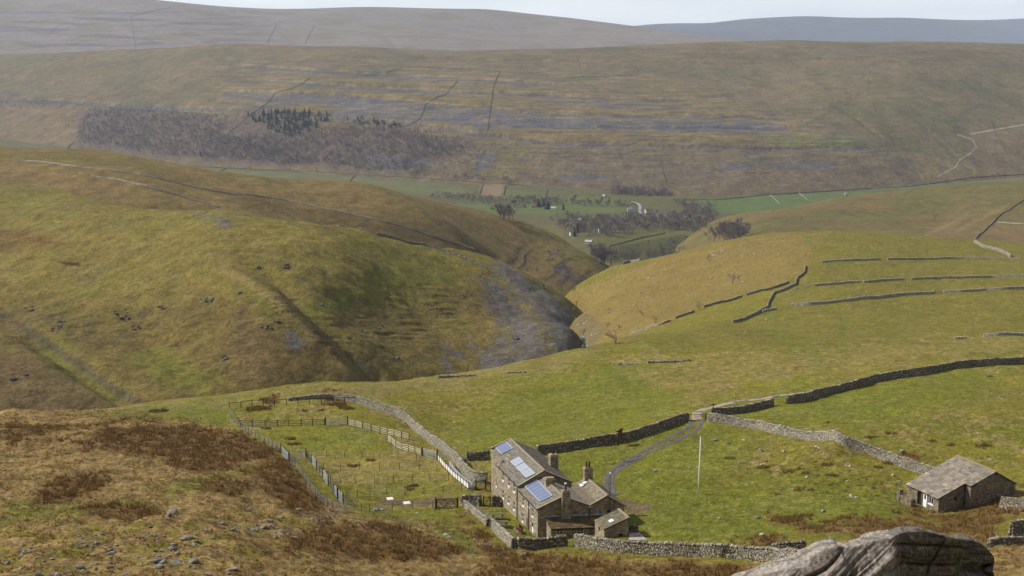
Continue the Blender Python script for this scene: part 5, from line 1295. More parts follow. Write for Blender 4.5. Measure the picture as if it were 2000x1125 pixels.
for u_, v_, a_, b_ in ((1244, 891, .9, .35), (1233, 899, 1.6, .45), (1214, 909, .5, .3), (1195, 906, .35, .25), (1349, 826, .5, .7), (1370, 827, .5, .6), (1364, 805, .9, .5), (1420, 792, .9, .35), (1433, 790, 1.0, .35), (1452, 784, 1.2, .4), (1437, 786, .8, .3), (1381, 796, .5, .3), (1478, 779, 1.3, .35), (1520, 774, 1.6, .4), (1192, 953, .4, .5), (1192, 973, .35, .6), (1204, 966, .8, .4)):
    puddle((u_, v_), a_, b_, rz=.5)
ribbon('road', [(1232, 394), (1244, 396), (1251, 402), (1249, 411), (1253, 418)], 6, .5, M_track, lin(150, 150, 156, .8), [V, FE], ds=4, step=5)
ribbon('beck', [(1140, 680), (1143, 672), (1139, 662), (1141, 652)], 2.0, .25, M_water, (1, 1, 1), [G, H1, V], ds=2, step=10)

# ------------------------------------------------------------------ fences and gates
def ground_pts(px, spacing, lands=None):
    s, Q = px_path(px, lands or [G], .1, 20)
    n = max(2, int(round(s[-1]/spacing))+1)
    w = np.linspace(0, s[-1], n)
    P = np.stack([np.interp(w, s, Q[:, k]) for k in (0, 1)], 1)
    return np.c_[P, hgt(P[:, 0], P[:, 1], lands or [G])]

def fence(px, label, spacing=2.0, h=1.15, rails=4, wire=0, pw=.13, tone=WD_DARK, rail_tone=None, lean=(0, 0), group='fences round the sheep pens', boards=0, name='fence', mat=None):
    P = ground_pts(px, spacing)
    r = np.random.default_rng(int(px[0][0]*7+px[0][1]))
    root = empty(name, P[0], label, 'fence', group)
    mat = mat or M_wood
    L_ = P-P[0]
    for p in L_:
        hh = h*r.uniform(1.0, 1.12)
        lx, ly = r.normal(lean[0], .03), r.normal(lean[1], .03)
        MB().bar(p+(0, 0, -.3), p+(lx*hh, ly*hh, hh), pw, c=tone*r.uniform(.8, 1.2)).build('post', mat, root)
    top = np.array([lean[0]*h, lean[1]*h, 0])
    for k in range(rails):
        z = h*(.93-.78*k/max(rails-1, 1)) if rails > 1 else h*.95
        mb = MB()
        for a, b in zip(L_[:-1], L_[1:]):
            mb.bar(a+top*z/h+(0, 0, z+r.uniform(-.03, .03)), b+top*z/h+(0, 0, z+r.uniform(-.03, .03)), .045, .10, c=(rail_tone if rail_tone is not None else tone)*r.uniform(.85, 1.15))
        mb.build('rail', mat, root)
    if wire:
        mb = MB()
        for k in range(wire):
            z = h*(.12+.8*k/max(wire-1, 1))
            for a, b in zip(L_[:-1], L_[1:]): mb.bar(a+top*z/h+(0, 0, z), b+top*z/h+(0, 0, z), .014)
        mb.build('wire', M_galv, root)
    if boards:
        for a, b in zip(L_[:-1], L_[1:]):
            d = b-a; MB().bar(a+d*.1+(0, 0, .55), a+d*.9+(0, 0, .55), .04, .72, (0.66, .64, .58)).build('white_board', M_paint, root)
    return root

def gate(pa, pb, label, h=1.15, bars=6, mat=None, style='bars', tone=None, lift=.12, group=None, name='field_gate', lands=None, posts=True, th=.05):
    a, b = at(*pa, lands or [G]), at(*pb, lands or [G])
    root = empty(name, a, label, 'gate', group)
    mat = mat or M_galv
    t = WD_DARK if tone is None else tone
    d = b-a; d[2] *= 1
    A = lambda s, z: d*s+np.array([0, 0, lift+z])
    fr = MB()
    fr.bar(A(.01, 0), A(.01, h), th*1.2, c=t); fr.bar(A(.99, 0), A(.99, h), th*1.2, c=t)
    fr.bar(A(.01, h), A(.99, h), th, th*1.3, c=t); fr.bar(A(.01, 0), A(.99, 0), th, th*1.3, c=t)
    fr.build('frame', mat, root)
    br = MB()
    for k in range(1, bars): z = h*(k/bars)**.85; br.bar(A(.02, z), A(.98, z), th*.55, c=t)
    br.build('bars', mat, root)
    if style == 'diamond':
        bc = MB()
        for s0, s1 in ((.05, .37), (.37, .69), (.69, .98)): bc.bar(A(s0, .05), A(s1, h-.05), th*.7, c=t); bc.bar(A(s0, h-.05), A(s1, .05), th*.7, c=t)
        bc.build('brace', mat, root)
    elif style == 'z':
        MB().bar(A(.05, .05), A(.95, h-.05), th*.7, c=t).build('brace', mat, root)
    elif style == 'uprights':
        bc = MB()
        for s in (.33, .66): bc.bar(A(s, 0), A(s, h), th, c=t)
        bc.build('brace', mat, root)
    if posts:
        for s, nm in ((-.03, 'gatepost'), (1.03, 'gatepost')):
            q = d*s; MB().bar(q+(0, 0, -.4), q+(0, 0, h+.35), .16, c=WD_DARK*.9).build(nm, M_wood, root)
    return root

fence([(447, 799), (475, 797), (510, 793), (545, 792), (577, 790), (609, 789), (655, 788), (695, 787)], 'dark single-rail post fence along the far side of the sheep pens', 2.4, 1.35, 1, 2, tone=WD_DARK*.8)
fence([(446, 803), (456, 821), (464, 832), (478, 842), (498, 854), (518, 865), (534, 874), (549, 882)], 'netting fence with pale top rail beside the dark rush bed', 2.2, 1.15, 1, 5, .09, WD_GREY, WD_GREY*1.1)
fence([(565, 905), (579, 913), (593, 932), (600, 944), (611, 961), (620, 974), (635, 986), (650, 995)], 'netting fence running down through the brown rushes to the hurdle', 2.0, 1.15, 0, 5, .09, WD_GREY)
fence([(468, 833), (500, 834), (546, 833), (591, 832), (636, 831)], 'dark post and rail fence across the sheep pen', 2.6, 1.3, 4, 0, tone=WD_DARK, rail_tone=WD_GREY*.85)
fence([(679, 830), (710, 837), (752, 848), (800, 859)], 'pale post and rail fence running right from the pen gate', 2.2, 1.2, 4, 0, tone=WD_DARK*1.2, rail_tone=WD_PALE)
fence([(756, 861), (777, 876), (796, 881), (825, 890)], 'pale post and rail fence stepping down to the steel gate', 2.0, 1.2, 4, 0, tone=WD_DARK*1.2, rail_tone=WD_PALE)
fence([(855, 899), (871, 917), (893, 938), (916, 957)], 'sheep race fence of white boards between brown posts', 1.7, 1.15, 1, 0, .12, WD_RED, WD_GREY, boards=1)
fence([(877, 911), (890, 929), (905, 944), (924, 957)], 'steel hurdle fence behind the white boards', 2.4, 1.15, 6, 0, .07, np.ones(3), np.ones(3), mat=M_galv)
fence([(599, 894), (609, 905)], 'short wire fence between the wide steel gate and the first pen gate', 1.6, 1.1, 0, 4, .1, WD_GREY)
fence([(618, 918), (631, 933)], 'short wire fence between the first and second pen gates', 1.6, 1.1, 0, 4, .1, WD_GREY)
fence([(642, 949), (653, 965)], 'short wire fence between the second and third pen gates', 1.6, 1.1, 0, 4, .1, WD_GREY)
for px, lb in [([(600, 893), (617, 893), (638, 893), (680, 894), (723, 895), (770, 896), (810, 898), (850, 899)], 'topmost thin wire fence across the paddock'),
               ([(630, 918), (641, 918), (663, 918), (707, 917), (747, 917), (800, 918), (856, 921)], 'second thin wire fence across the paddock'),
               ([(645, 946), (663, 945), (690, 945), (732, 944), (780, 942), (830, 941), (878, 937)], 'third thin wire fence across the paddock'),
               ([(665, 974), (680, 972), (727, 969), (775, 966), (822, 965), (869, 962), (905, 958)], 'fourth thin wire fence, above the bare earth'),
               ([(705, 999), (714, 998), (738, 999), (759, 997), (782, 995), (803, 994), (825, 993), (848, 992)], 'lowest thin wire fence, below the bare earth')]:
    fence(px, lb, 3.3, 1.2, 0, 3, .09, WD_GREY*.85)
fence([(956, 1030), (945, 1020), (932, 1012), (921, 1002), (910, 992)], 'leaning wire fence standing on the low garden wall', 2.2, 1.75, 0, 6, .09, WD_PALE*.8, lean=(.28, 0), group=None)
GG = 'galvanised gates of the sheep pens'
gate((637, 830), (678, 829), 'pale steel gate in the cross fence of the sheep pen', 1.3, 6, group=GG, style='uprights')
gate((826, 889), (853, 898), 'steel gate at the end of the pale rail fence', 1.2, 7, group=GG)
gate((855, 893), (876, 893), 'small steel gate at the head of the white-boarded race', 1.2, 6, group=GG)
gate((550, 887), (564, 902), 'narrow steel gate beside the dark rush bed', 1.3, 7, group=GG)
gate((566, 901), (597, 893), 'wide steel gate with uprights at the paddock corner', 1.3, 5, group=GG, style='uprights')
gate((609, 906), (618, 917), 'highest of the four slanting pen gates', 1.35, 7, group=GG)
gate((631, 934), (641, 948), 'second highest of the slanting pen gates', 1.35, 7, group=GG)
gate((653, 965), (659, 973), 'third highest of the slanting pen gates', 1.35, 7, group=GG)
gate((661, 976), (670, 985), 'lowest of the slanting pen gates', 1.35, 7, group=GG)
gate((651, 999), (691, 1000), 'steel hurdle standing alone at the foot of the pens', 1.25, 6, group=GG, posts=False)
gate((826, 857), (836, 862), 'small steel gate leaning on the curved pale wall', 1.3, 7, group=GG, posts=False)
gate((916, 958), (925, 957), 'end hurdle closing the steel fence', 1.2, 7, group=GG, posts=False)
gate((930, 957), (948, 956), 'brown wooden gate between the steel fence and the farmhouse', 1.3, 5, M_wood, th=.08)
gate((949, 960), (958, 958), 'red-brown wooden hurdle against the farmhouse corner', 1.25, 5, M_wood, tone=WD_RED*1.2, th=.09, posts=False)
gate((853, 993), (893, 991), 'wooden field gate with diamond braces below the bare earth', 1.25, 5, M_wood, 'diamond', th=.08)
gate((945, 988), (957, 988), 'narrow wooden garden gate between two walls', 1.25, 5, M_wood, 'z', th=.07)
gate((1345, 822), (1378, 821), 'rusty steel gate across the track', 1.15, 5, M_wood, 'z', tone=lin(86, 60, 54, .8), th=.06, lands=[G])
gate((1826, 573), (1839, 573), 'small wooden hurdle in the gap of the lowest knoll wall', 1.1, 4, M_wood, th=.12, tone=WD_GREY)

def stake(px, h, label, lean=(0, 0), w=.11, tone=WD_GREY, name='wooden_stake'):
    c = at(*px, [G]); r = np.random.default_rng(int(px[0]))
    mb = MB(); t = np.array([lean[0], lean[1], 1.0])
    mb.tube([c+(0, 0, -.3), c+t*h*.5, c+t*h*.97, c+t*h], [w*.55, w*.5, w*.45, w*.2], 7, tone*r.uniform(.9, 1.1))
    return tag(mb.build(name, M_wood), label, 'stake')
stake((1341, 1086), 2.1, 'wooden stake against the pale wall, leftmost of three', (.12, 0))
stake((1408, 1089), 1.6, 'short wooden stake against the pale wall, middle of three', (.15, 0))
stake((1436, 1092), 2.1, 'leaning wooden stake against the pale wall, rightmost of three', (.28, 0))
stake((705, 998), 1.95, 'tall yellowish post beside the lone steel hurdle', (.02, 0), .1, lin(176, 150, 84, .85))
stake((912, 900), 1.6, 'pale post against the wall behind the farmhouse', (-.04, 0), .13, WD_PALE*.9)
stake((851, 995), 1.9, 'stout dark post at the wooden field gate', (0, 0), .2, WD_DARK*.8)
stake((549, 884), 1.9, 'stout grey post at the corner of the dark rush bed', (.03, 0), .2, WD_GREY*.8)

# notice board, signpost, flagpole, tables, bench
c = at(1211, 869, [G])
ang = math.radians(62)
ca, sa = math.cos(ang), math.sin(ang)
nb = empty('notice_board', c, 'brown wooden notice board on two legs beside the track', 'notice board')
for s in (-.75, .75): MB().bar((ca*s, sa*s, -.4), (ca*s, sa*s, 2.75), .14, c=WD_RED*.6).build('leg', M_wood, nb)
mb = MB(); mb.bar((ca*-.68, sa*-.68, 2.0), (ca*.68, sa*.68, 2.0), .07, 1.35, WD_RED*1.25); mb.build('panel', M_wood, nb)
mb = MB(); o = np.array([sa, -ca, 0])
mb.hexa([np.array([ca*s, sa*s, 2.62])+o*q for s, q in ((-.95, -.45), (.95, -.45), (.95, .12), (-.95, .12))]+[np.array([ca*s, sa*s, 2.7+.28*(q > 0)])+o*q for s, q in ((-.95, -.45), (.95, -.45), (.95, .12), (-.95, .12))], WD_RED*.55); mb.build('roof', M_wood, nb)
c = at(1393, 806, [G])
sg = empty('signpost', c, 'small dark wooden signpost with two arms behind the track gate', 'signpost')
MB().bar((0, 0, -.3), (0, 0, 2.0), .12, c=WD_DARK*.7).build('post', M_wood, sg); mb = MB(); mb.bar((-.55, 0, 1.7), (.5, .1, 1.7), .06, .18, WD_DARK*.8); mb.build('arm', M_wood, sg)
c = at(1364, 965, [G])
fp = empty('flagpole', c, 'tall white flagpole without a flag on the green field', 'flagpole')
mb = MB(); mb.tube([(0, 0, -.3), (.02, 0, 3), (.10, 0, 8.8)], [.10, .09, .06], 10, (1, 1, 1)); mb.build('pole', M_white, fp, True)
mb = MB(); mb.tube([(.10, 0, 8.8), (.10, 0, 8.82), (.10, 0, 8.95), (.10, 0, 9.02)], [.04, .11, .11, .03], 10); mb.build('finial', M_white, fp, True)

def children(o): return list(o.children)
def copy_tree(o, parent=None):
    c_ = o.copy(); col.objects.link(c_); c_.parent = parent
    for ch in children(o): copy_tree(ch, c_)
    return c_
def picnic():
    root = empty('picnic_table', (0, 0, 0))
    t = WD_GREY*.75
    mb = MB()
    for k in range(5): mb.box(0, -.3+.15*k, .71, 1.75, .13, .04, c=t*(.85+.07*k))
    mb.build('tabletop', M_wood, root)
    for s in (-1, 1):
        mb = MB(); mb.box(0, s*.62-.07, .42, 1.75, .12, .04, c=t); mb.box(0, s*.62+.07, .42, 1.75, .12, .04, c=t*.9); mb.build('seat', M_wood, root)
    for s in (-.65, .65):
        for q in (-1, 1): mb = MB(); mb.bar((s, q*.55, -.1), (s, q*.2, .71), .09, c=t*.8); mb.build('leg', M_wood, root)
        mb = MB(); mb.box(s+.08, 0, .33, .06, 1.5, .09, c=t*.8); mb.box(s+.08, 0, .62, .06, .7, .09, c=t*.8); mb.build('crossbar', M_wood, root)
    return root
pt = picnic(); pt2 = copy_tree(pt)
for o, px, lb in ((pt, (972, 1013), 'wooden picnic table farther from the camera in the farmhouse garden'), (pt2, (980, 1028), 'wooden picnic table nearer to the garden wall end')):
    o.location = at(*px, [G]); o.rotation_euler = (0, 0, math.radians(4)); tag(o, lb, 'picnic table', 'picnic tables in the garden')
cb = at(1015, 1040, [G])
bn = empty('garden_bench', cb, 'dark red-brown wooden garden bench with arms against the farmhouse front', 'bench', rz=math.radians(18.06))
t = lin(84, 48, 42, .85)
mb = MB()
for k in range(4): mb.box(-.3+.14*k, 0, .44, .12, 1.5, .04, c=t)
mb.build('seat', M_wood, bn)
mb = MB(); mb.bar((.22, -.75, .98), (.22, .75, .98), .06, .1, t); mb.bar((.2, -.75, .55), (.2, .75, .55), .06, .08, t)
for k in range(9): mb.bar((.2, -.7+.175*k, .56), (.22, -.7+.175*k, .96), .05, .03, t)
mb.build('backrest', M_wood, bn)
for sx in (-.32, .2):
    for sy in (-.72, .72): MB().bar((sx, sy, -.1), (sx, sy, .64 if sx < 0 else .98), .07, c=t).build('leg', M_wood, bn)
for sy in (-.72, .72): MB().bar((-.36, sy, .66), (.2, sy, .66), .07, .04, t).build('arm', M_wood, bn)
pv = [at(u_, v_, [G]) for u_, v_ in ((1003, 1030), (1010, 1042), (1024, 1043), (1014, 1029))]
mb = MB(); mb.hexa([p-(0, 0, .2) for p in pv]+[p+(0, 0, .05) for p in pv], (1, 1, 1)); tag(mb.build('paving', col_mat('flagstones', .9, .2, 2, .25, base=lin(146, 124, 104, .8))), kind='structure')
for px, lb in (((762, 975), 'pale square cover slab on the bare earth, left one'), ((795, 983), 'pale square cover slab on the bare earth, right one')):
    c = at(*px, [G]); mb = MB(); mb.box(*(c-(0, 0, .25)), 1.0, 1.2, .36, .3, (.6, .59, .56)); mb.box(*(c+(0, 0, .112)), .8, 1.0, .03, .3, (.66, .65, .62)); tag(mb.build('cover_slab', M_paint), lb, 'slab', 'cover slabs on the bare earth')

# ------------------------------------------------------------------ rocks
def rock_mesh(seed, flat=.6):
    r = np.random.default_rng(seed)
    bm = bmesh.new(); bmesh.ops.create_icosphere(bm, subdivisions=2, radius=1)
    pl = [(lambda d: d/np.linalg.norm(d))(r.normal(size=3)) for _ in range(9)]; pd = r.uniform(.62, .9, 9)
    for v in bm.verts:
        p = np.array(v.co)
        for n, d in zip(pl, pd):
            e = np.dot(p, n)-d
            if e > 0: p = p-n*e
        p = p*(1+r.uniform(-.05, .05))*np.array([1.25, .9, flat])
        v.co = p
    me = bpy.data.meshes.new('rock'); bm.to_mesh(me); bm.free()
    return me
def rock_mat(name, a, b_):
    m, nt, b = nmat(name, .92, .15)
    N, L = nt.nodes, nt.links
    g = N.new('ShaderNodeNewGeometry'); n = N.new('ShaderNodeTexNoise'); n.inputs['Scale'].default_value = 2.6; n.inputs['Detail'].default_value = 6
    L.new(g.outputs['Position'], n.inputs['Vector'])
    cr = N.new('ShaderNodeValToRGB'); cr.color_ramp.elements[0].position = .35; cr.color_ramp.elements[0].color = (*a, 1); cr.color_ramp.elements[1].position = .65; cr.color_ramp.elements[1].color = (*b_, 1)
    L.new(n.outputs['Fac'], cr.inputs['Fac']); L.new(cr.outputs['Color'], b.inputs['Base Color'])
    bp = N.new('ShaderNodeBump'); bp.inputs['Distance'].default_value = .08; L.new(n.outputs['Fac'], bp.inputs['Height']); L.new(bp.outputs['Normal'], b.inputs['Normal'])
    return m
M_rock = rock_mat('moor_rock', lin(94, 90, 82, .8), lin(148, 143, 132, .85)); M_lime = rock_mat('limestone', lin(140, 136, 126, .82), lin(184, 180, 170, .85))
RK = [rock_mesh(s) for s in range(6)]; RL = [rock_mesh(s+40, .75) for s in range(4)]
for m_ in RK: m_.materials.append(M_rock)
for m_ in RL: m_.materials.append(M_lime)
def rock(c, s, meshes, label, group, name='rock', sink=.25):
    o = bpy.data.objects.new(name, meshes[rng.integers(len(meshes))]); o.location = (c[0], c[1], c[2]+s*(.6-sink)*.6)
    o.rotation_euler = (rng.uniform(-.3, .3), rng.uniform(-.3, .3), rng.uniform(0, 6.28)); o.scale = (s*rng.uniform(.8, 1.3), s*rng.uniform(.8, 1.2), s*rng.uniform(.7, 1.1))
    col.objects.link(o); return tag(o, label, 'rock', group)
RG = 'grey rocks strewn over the brown moor'
clus = [(60, 1085, 60, 14), (170, 1055, 40, 10), (210, 1075, 60, 14), (280, 1048, 50, 12), (310, 1085, 60, 16), (340, 1070, 30, 8), (380, 1098, 50, 10), (440, 1028, 60, 14), (520, 1025, 40, 12), (560, 1050, 50, 8), (400, 1055, 40, 8), (100, 1110, 80, 12), (480, 1105, 60, 6), (600, 1020, 40, 6), (230, 1110, 70, 8)]
for cu, cv, sp, n in clus:
    for _ in range(int(n*1.5)):
        q = (cu+rng.normal()*sp*.5, min(1124, cv+rng.normal()*sp*.22)); c = at(*q, [G])
        rock(c, float(np.clip(rng.lognormal(-1.95, .5), .07, .45)), RK, 'grey rock among the many strewn over the brown moor', RG)
for q, s, lb in [((338, 1003), .62, 'pale boulder pair on the moor, left one'), ((330, 1008), .4, 'pale boulder beside a dark hollow on the moor'), ((365, 1055), .6, 'large grey boulder on the moor among small rocks'), ((527, 1020), .55, 'grey boulder at the right end of the moor rocks'), ((672, 1042), .45, 'lone grey boulder by the rush bed'), ((952, 1066), .5, 'lone grey boulder in the rush strip below the garden wall'), ((487, 997), .4, 'rounded rock beside the bare peat patch'), ((584, 997), .45, 'whitish rock beside the bare peat patch'), ((1021, 1085), .5, 'grey boulder in the rushes below the dark mossy wall'), ((1398, 860), .45, 'grey-brown boulder near the track gate wall'), ((1623, 1058), .6, 'pale boulder right behind the pale wall end')]:
    rock(at(*q, [G]), s, RK, lb, None, 'boulder')
for q, s in [((1422, 866), .5), ((1453, 860), .35), ((1486, 882), .75), ((1531, 882), .4), ((1507, 861), .35), ((1595, 873), .45), ((1600, 876), .4), ((1444, 904), .35), ((1487, 909), .45), ((1576, 932), .4), ((1661, 912), .4), ((1663, 970), .45), ((1672, 973), .35), ((1757, 941), .35), ((1744, 929), .4), ((1480, 1012), .5), ((1607, 999), .5), ((1763, 883), .8), ((1934, 898), .3), ((1280, 921), .5), ((1242, 925), .3), ((1404, 1012), .25), ((1488, 1045), .4), ((1655, 940), .3), ((738, 996), .5), ((731, 997), .4), ((746, 997), .4), ((610, 1014), .25), ((640, 1010), .2), ((885, 990), .3), ((815, 1003), .3), ((803, 1015), .25), ((870, 1046), .45), ((877, 1050), .35), ((926, 1055), .3), ((765, 772), .3), ((1180, 770), .3), ((790, 826), .3), ((1275, 855), .2)]:
    rock(at(*q, [G]), s*.8, RL if s < .5 else RK, 'pale stone lying in the grass of the farm fields', 'pale stones in the farm fields', 'field_stone')
for cu, cv, sp, n in [(1405, 492, 30, 26), (1460, 488, 30, 12), (1380, 510, 20, 6), (1510, 478, 30, 12), (1330, 520, 60, 14), (1300, 560, 70, 14), (1220, 600, 60, 10), (1440, 540, 60, 8)]:
    for _ in range(n):
        q = (cu+rng.normal()*sp*.5, cv+rng.normal()*sp*.25); c = at(*q, [G])
        if c[1] > 950: continue
        rock(c, float(rng.uniform(.22, .8)), RL, 'white limestone rock on the tan flank of the knoll', 'limestone rocks on the flank of the knoll', 'limestone_rock')
for cu, cv, sp, n in [(440, 436, 24, 16), (410, 425, 30, 8), (890, 487, 14, 5)]:
    for _ in range(n):
        q = (cu+rng.normal()*sp*.5, cv+rng.normal()*sp*.25); c = at(*q, [H1]); rock(c, float(rng.uniform(.2, .5)), RL, 'pale rock outcropping on the near hillside', 'pale rocks on the near hillside', 'limestone_rock')

M_crag = rock_mat('crag_rock', lin(72, 68, 62, .75), lin(120, 114, 106, .8)); RC_ = [rock_mesh(s+80, .7) for s in range(4)]
for m_ in RC_: m_.materials.append(M_crag)
for cu, cv, sp, n in [(315, 603, 14, 6), (405, 588, 16, 6), (460, 573, 10, 3), (110, 640, 16, 6), (120, 628, 10, 3), (160, 655, 10, 3), (60, 605, 20, 4), (215, 608, 26, 6), (235, 618, 20, 4), (270, 640, 12, 4), (525, 640, 14, 6), (545, 628, 6, 3), (440, 700, 8, 4), (715, 652, 22, 7), (745, 640, 16, 5), (690, 660, 10, 3), (560, 520, 10, 4), (505, 523, 8, 3), (640, 600, 16, 3), (850, 600, 24, 5), (900, 580, 22, 4), (30, 740, 12, 4), (48, 735, 6, 2), (780, 700, 16, 3), (1050, 560, 20, 4), (1000, 660, 20, 4)]:
    for _ in range(n):
        q = (cu+rng.normal()*sp*.5, cv+rng.normal()*sp*.16); c = at(*q, [H1]); rock(c, float(rng.uniform(.4, 1.3)), RC_, 'dark crag rock jutting from the near hillside', 'dark crag rocks on the near hillside', 'crag_rock')
for cu, cv, sp, n in [(1080, 490, 24, 8), (1060, 505, 20, 6), (1100, 520, 18, 6), (1010, 500, 20, 4), (1030, 528, 20, 5)]:
    for _ in range(n):
        q = (cu+rng.normal()*sp*.5, cv+rng.normal()*sp*.14); c = at(*q, [H2]); rock(c, float(rng.uniform(.6, 1.6)), RC_, 'dark rock ledge piece on the spur above the gill', 'ledge rocks on the spur', 'crag_rock')
for cu, cv, sp, n in [(1140, 630, 22, 12), (1150, 655, 18, 10), (1130, 605, 14, 6)]:
    for _ in range(n):
        q = (cu+rng.normal()*sp*.5, cv+rng.normal()*sp*.4); c = at(*q, [G, H1]); rock(c, float(rng.uniform(.3, .9)), RL, 'grey stone in the bed of the gill', 'stones in the bed of the gill', 'gill_stone')

# the big weathered boulder in front: a slanting bedded face, a shaded end, a ragged top
def big_boulder():
    Yb = 8.6
    out = [(1395, 1160), (1448, 1132), (1510, 1108), (1562, 1092), (1590, 1075), (1610, 1063), (1632, 1058), (1664, 1058), (1702, 1049), (1733, 1044), (1765, 1034), (1793, 1032), (1830, 1037), (1862, 1045), (1895, 1049), (1918, 1057), (1933, 1070), (1942, 1083), (1944, 1094), (1941, 1104), (1946, 1130), (1952, 1170)]
    P = np.array([spot(u_, v_, Yb) for u_, v_ in out])
    nx, nv_ = 420, 260
    d = np.concatenate([[0], np.cumsum(np.linalg.norm(np.diff(P, axis=0), axis=1))])
    w = np.linspace(0, d[-1], nx); top = np.stack([np.interp(w, d, P[:, k]) for k in range(3)], 1)
    x = top[:, 0]; zt_ = top[:, 2]
    xe = spot(1738, 1040, Yb)[0]; x0, x1 = x.min(), x.max()
    zf = -4.75
    V = np.zeros((nx, nv_, 3))
    for j in range(nv_):
        t = j/(nv_-1)                               # 0 front foot .. .5 crest .. 1 back foot
        f = min(t/.55, 1.0); b = max((t-.55)/.45, 0.0)
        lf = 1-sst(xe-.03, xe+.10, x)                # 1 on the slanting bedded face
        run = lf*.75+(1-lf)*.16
        zz = zf+(zt_-zf)*(f**.9 if b == 0 else 1)
        y = Yb-run*(1-f)-.03*lf
        zz = zz-(zt_-zf)*b**1.7
        y = y+np.sin(min(b, 1)*math.pi/2)*.75
        V[:, j] = np.stack([x+.0*zz, y, zz], 1)
    # round the crest over
    crest = np.exp(-((np.linspace(0, 1, nv_)-.55)/.05)**2)
    V[:, :, 2] -= .02*crest[None]
    dx = np.gradient(V, axis=0); dy = np.gradient(V, axis=1)
    N = np.cross(dx, dy); N /= np.linalg.norm(N, axis=2)[..., None]+1e-9
    X, Y, Z = V[..., 0], V[..., 1], V[..., 2]
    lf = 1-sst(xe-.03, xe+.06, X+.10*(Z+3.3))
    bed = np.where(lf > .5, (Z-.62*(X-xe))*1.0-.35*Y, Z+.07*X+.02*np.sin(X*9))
    lay = fbm(bed*24, X*.25, 3, 11); fine = fbm(bed*80, X*.7, 3, 13)
    crk = np.abs(perlin(bed*4.1+.3, X*.16, 19))
    stp = sst(-.04, .04, perlin(bed*9, X*.12, 43))+.6*sst(-.05, .05, perlin(bed*21+5, X*.2, 47))+.3*sst(-.1, .1, perlin(bed*48, X*.35, 53))
    disp = (.013*lf+.008)*stp+.006*lay+.004*fine-.075*(1-sst(0, .03, crk))*lf*sst(-.3, .1, perlin(X*2.1, bed*2, 71))+.016*fbm(X*2.2, Z*2.2+Y, 3, 15)+.005*fbm(X*18, Z*18+Y*9, 3, 17)+.003*fbm(X*60, Z*60+Y*31, 2, 18)
    blk = np.where(lf > .5, perlin(X*3.1+Z*1.2, bed*1.6, 23), perlin(X*1.7, Z*1.2, 23))
    disp += .022*sst(-.012, .012, blk)
    und = (1-sst(0, .05, np.abs(Z-spot(1900, 1112, Yb)[2])))*sst(spot(1868, 1100, Yb)[0], spot(1885, 1100, Yb)[0], X)*(Y < Yb)
    b0 = zt_[int(np.argmin(np.abs(x-xe)))]-.35*Yb
    seam = np.zeros_like(X)
    for bv, xa, xb in ((-.30, -1, .02), (-.16, -.55, -.02), (-.02, -.8, -.25), (.12, -.9, -.3), (-.42, -.3, .05), (.26, -1.2, -.6)):
        seam = np.maximum(seam, np.exp(-((bed-b0-bv+.012*perlin(X*4, X*0+bv, 91))/.009)**2)*lf*sst(xe+xa, xe+xa+.1, X)*(1-sst(xe+xb-.08, xe+xb, X)))
    for bv in (-.10, -.24, -.33, -.52):
        seam = np.maximum(seam, .8*np.exp(-((Z+.10*X-(zt_.max()+.10*xe)-bv+.02*perlin(X*3, X*0+bv, 93))/.008)**2)*(1-lf)*sst(-.35, .05, perlin(X*2.6, X*0+bv*9, 95)))
    seam = np.maximum(seam, .7*np.exp(-((X-xe-.33-.08*np.sin(Z*7))/.008)**2)*(1-lf)*(Z > zt_.max()-.5))
    disp = (disp-.028-.05*seam)*(1-.75*crest[None])
    disp -= .07*und
    V += N*(disp*np.where(N[..., 1:2].mean() > 0, -1, 1))[..., None]
    # colour: grey gritstone, browner in the joints, lichen in pale spots
    g = fbm(X*3, Z*3+Y*2, 4, 31); sp_ = fbm(X*26, Z*26+Y*17, 3, 33)
    C0 = seam
    C = np.tile(lin(140, 130, 120, .80), (nx, nv_, 1))
    C = mixc(C, sst(.1, .5, fbm(bed*30, X*.4, 4, 61))*.5, lin(96, 86, 78, .72))
    C = mixc(C, sst(-.1, .5, lay)*.5, lin(166, 156, 146, .84)); C = mixc(C, sst(.1, .5, -lay)*.4, lin(104, 88, 76, .75))
    C = mixc(C, (1-lf)*.65, lin(88, 83, 78, .68))  # the end face darkened, its shade put into the colour
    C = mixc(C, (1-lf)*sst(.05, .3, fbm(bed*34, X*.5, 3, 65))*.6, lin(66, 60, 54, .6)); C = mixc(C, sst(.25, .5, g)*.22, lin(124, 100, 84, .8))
    C = mixc(C, sst(.5, .6, sp_)*.35, lin(178, 176, 168, .85)); C = mixc(C, sst(.3, .6, -sp_)*.25, lin(78, 72, 66, .7))
    C = mixc(C, sst(.25, .5, fbm(X*5, Z*1.3, 3, 37))*(1-lf)*.35, lin(116, 116, 74, .75))
    C = mixc(C, np.clip(C0*1.2, 0, 1)*.7, lin(62, 54, 48, .6))
    i = np.arange(nx*nv_).reshape(nx, nv_)
    f = np.stack([i[:-1, :-1], i[1:, :-1], i[1:, 1:], i[:-1, 1:]], -1).reshape(-1, 4)
    m = col_mat('gritstone', .92, .15, 34.0, .42, bump=.012)
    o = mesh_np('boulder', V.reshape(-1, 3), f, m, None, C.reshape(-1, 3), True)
    return tag(o, 'huge weathered gritstone boulder with slanting bedding at the bottom right', 'boulder')
big_boulder()

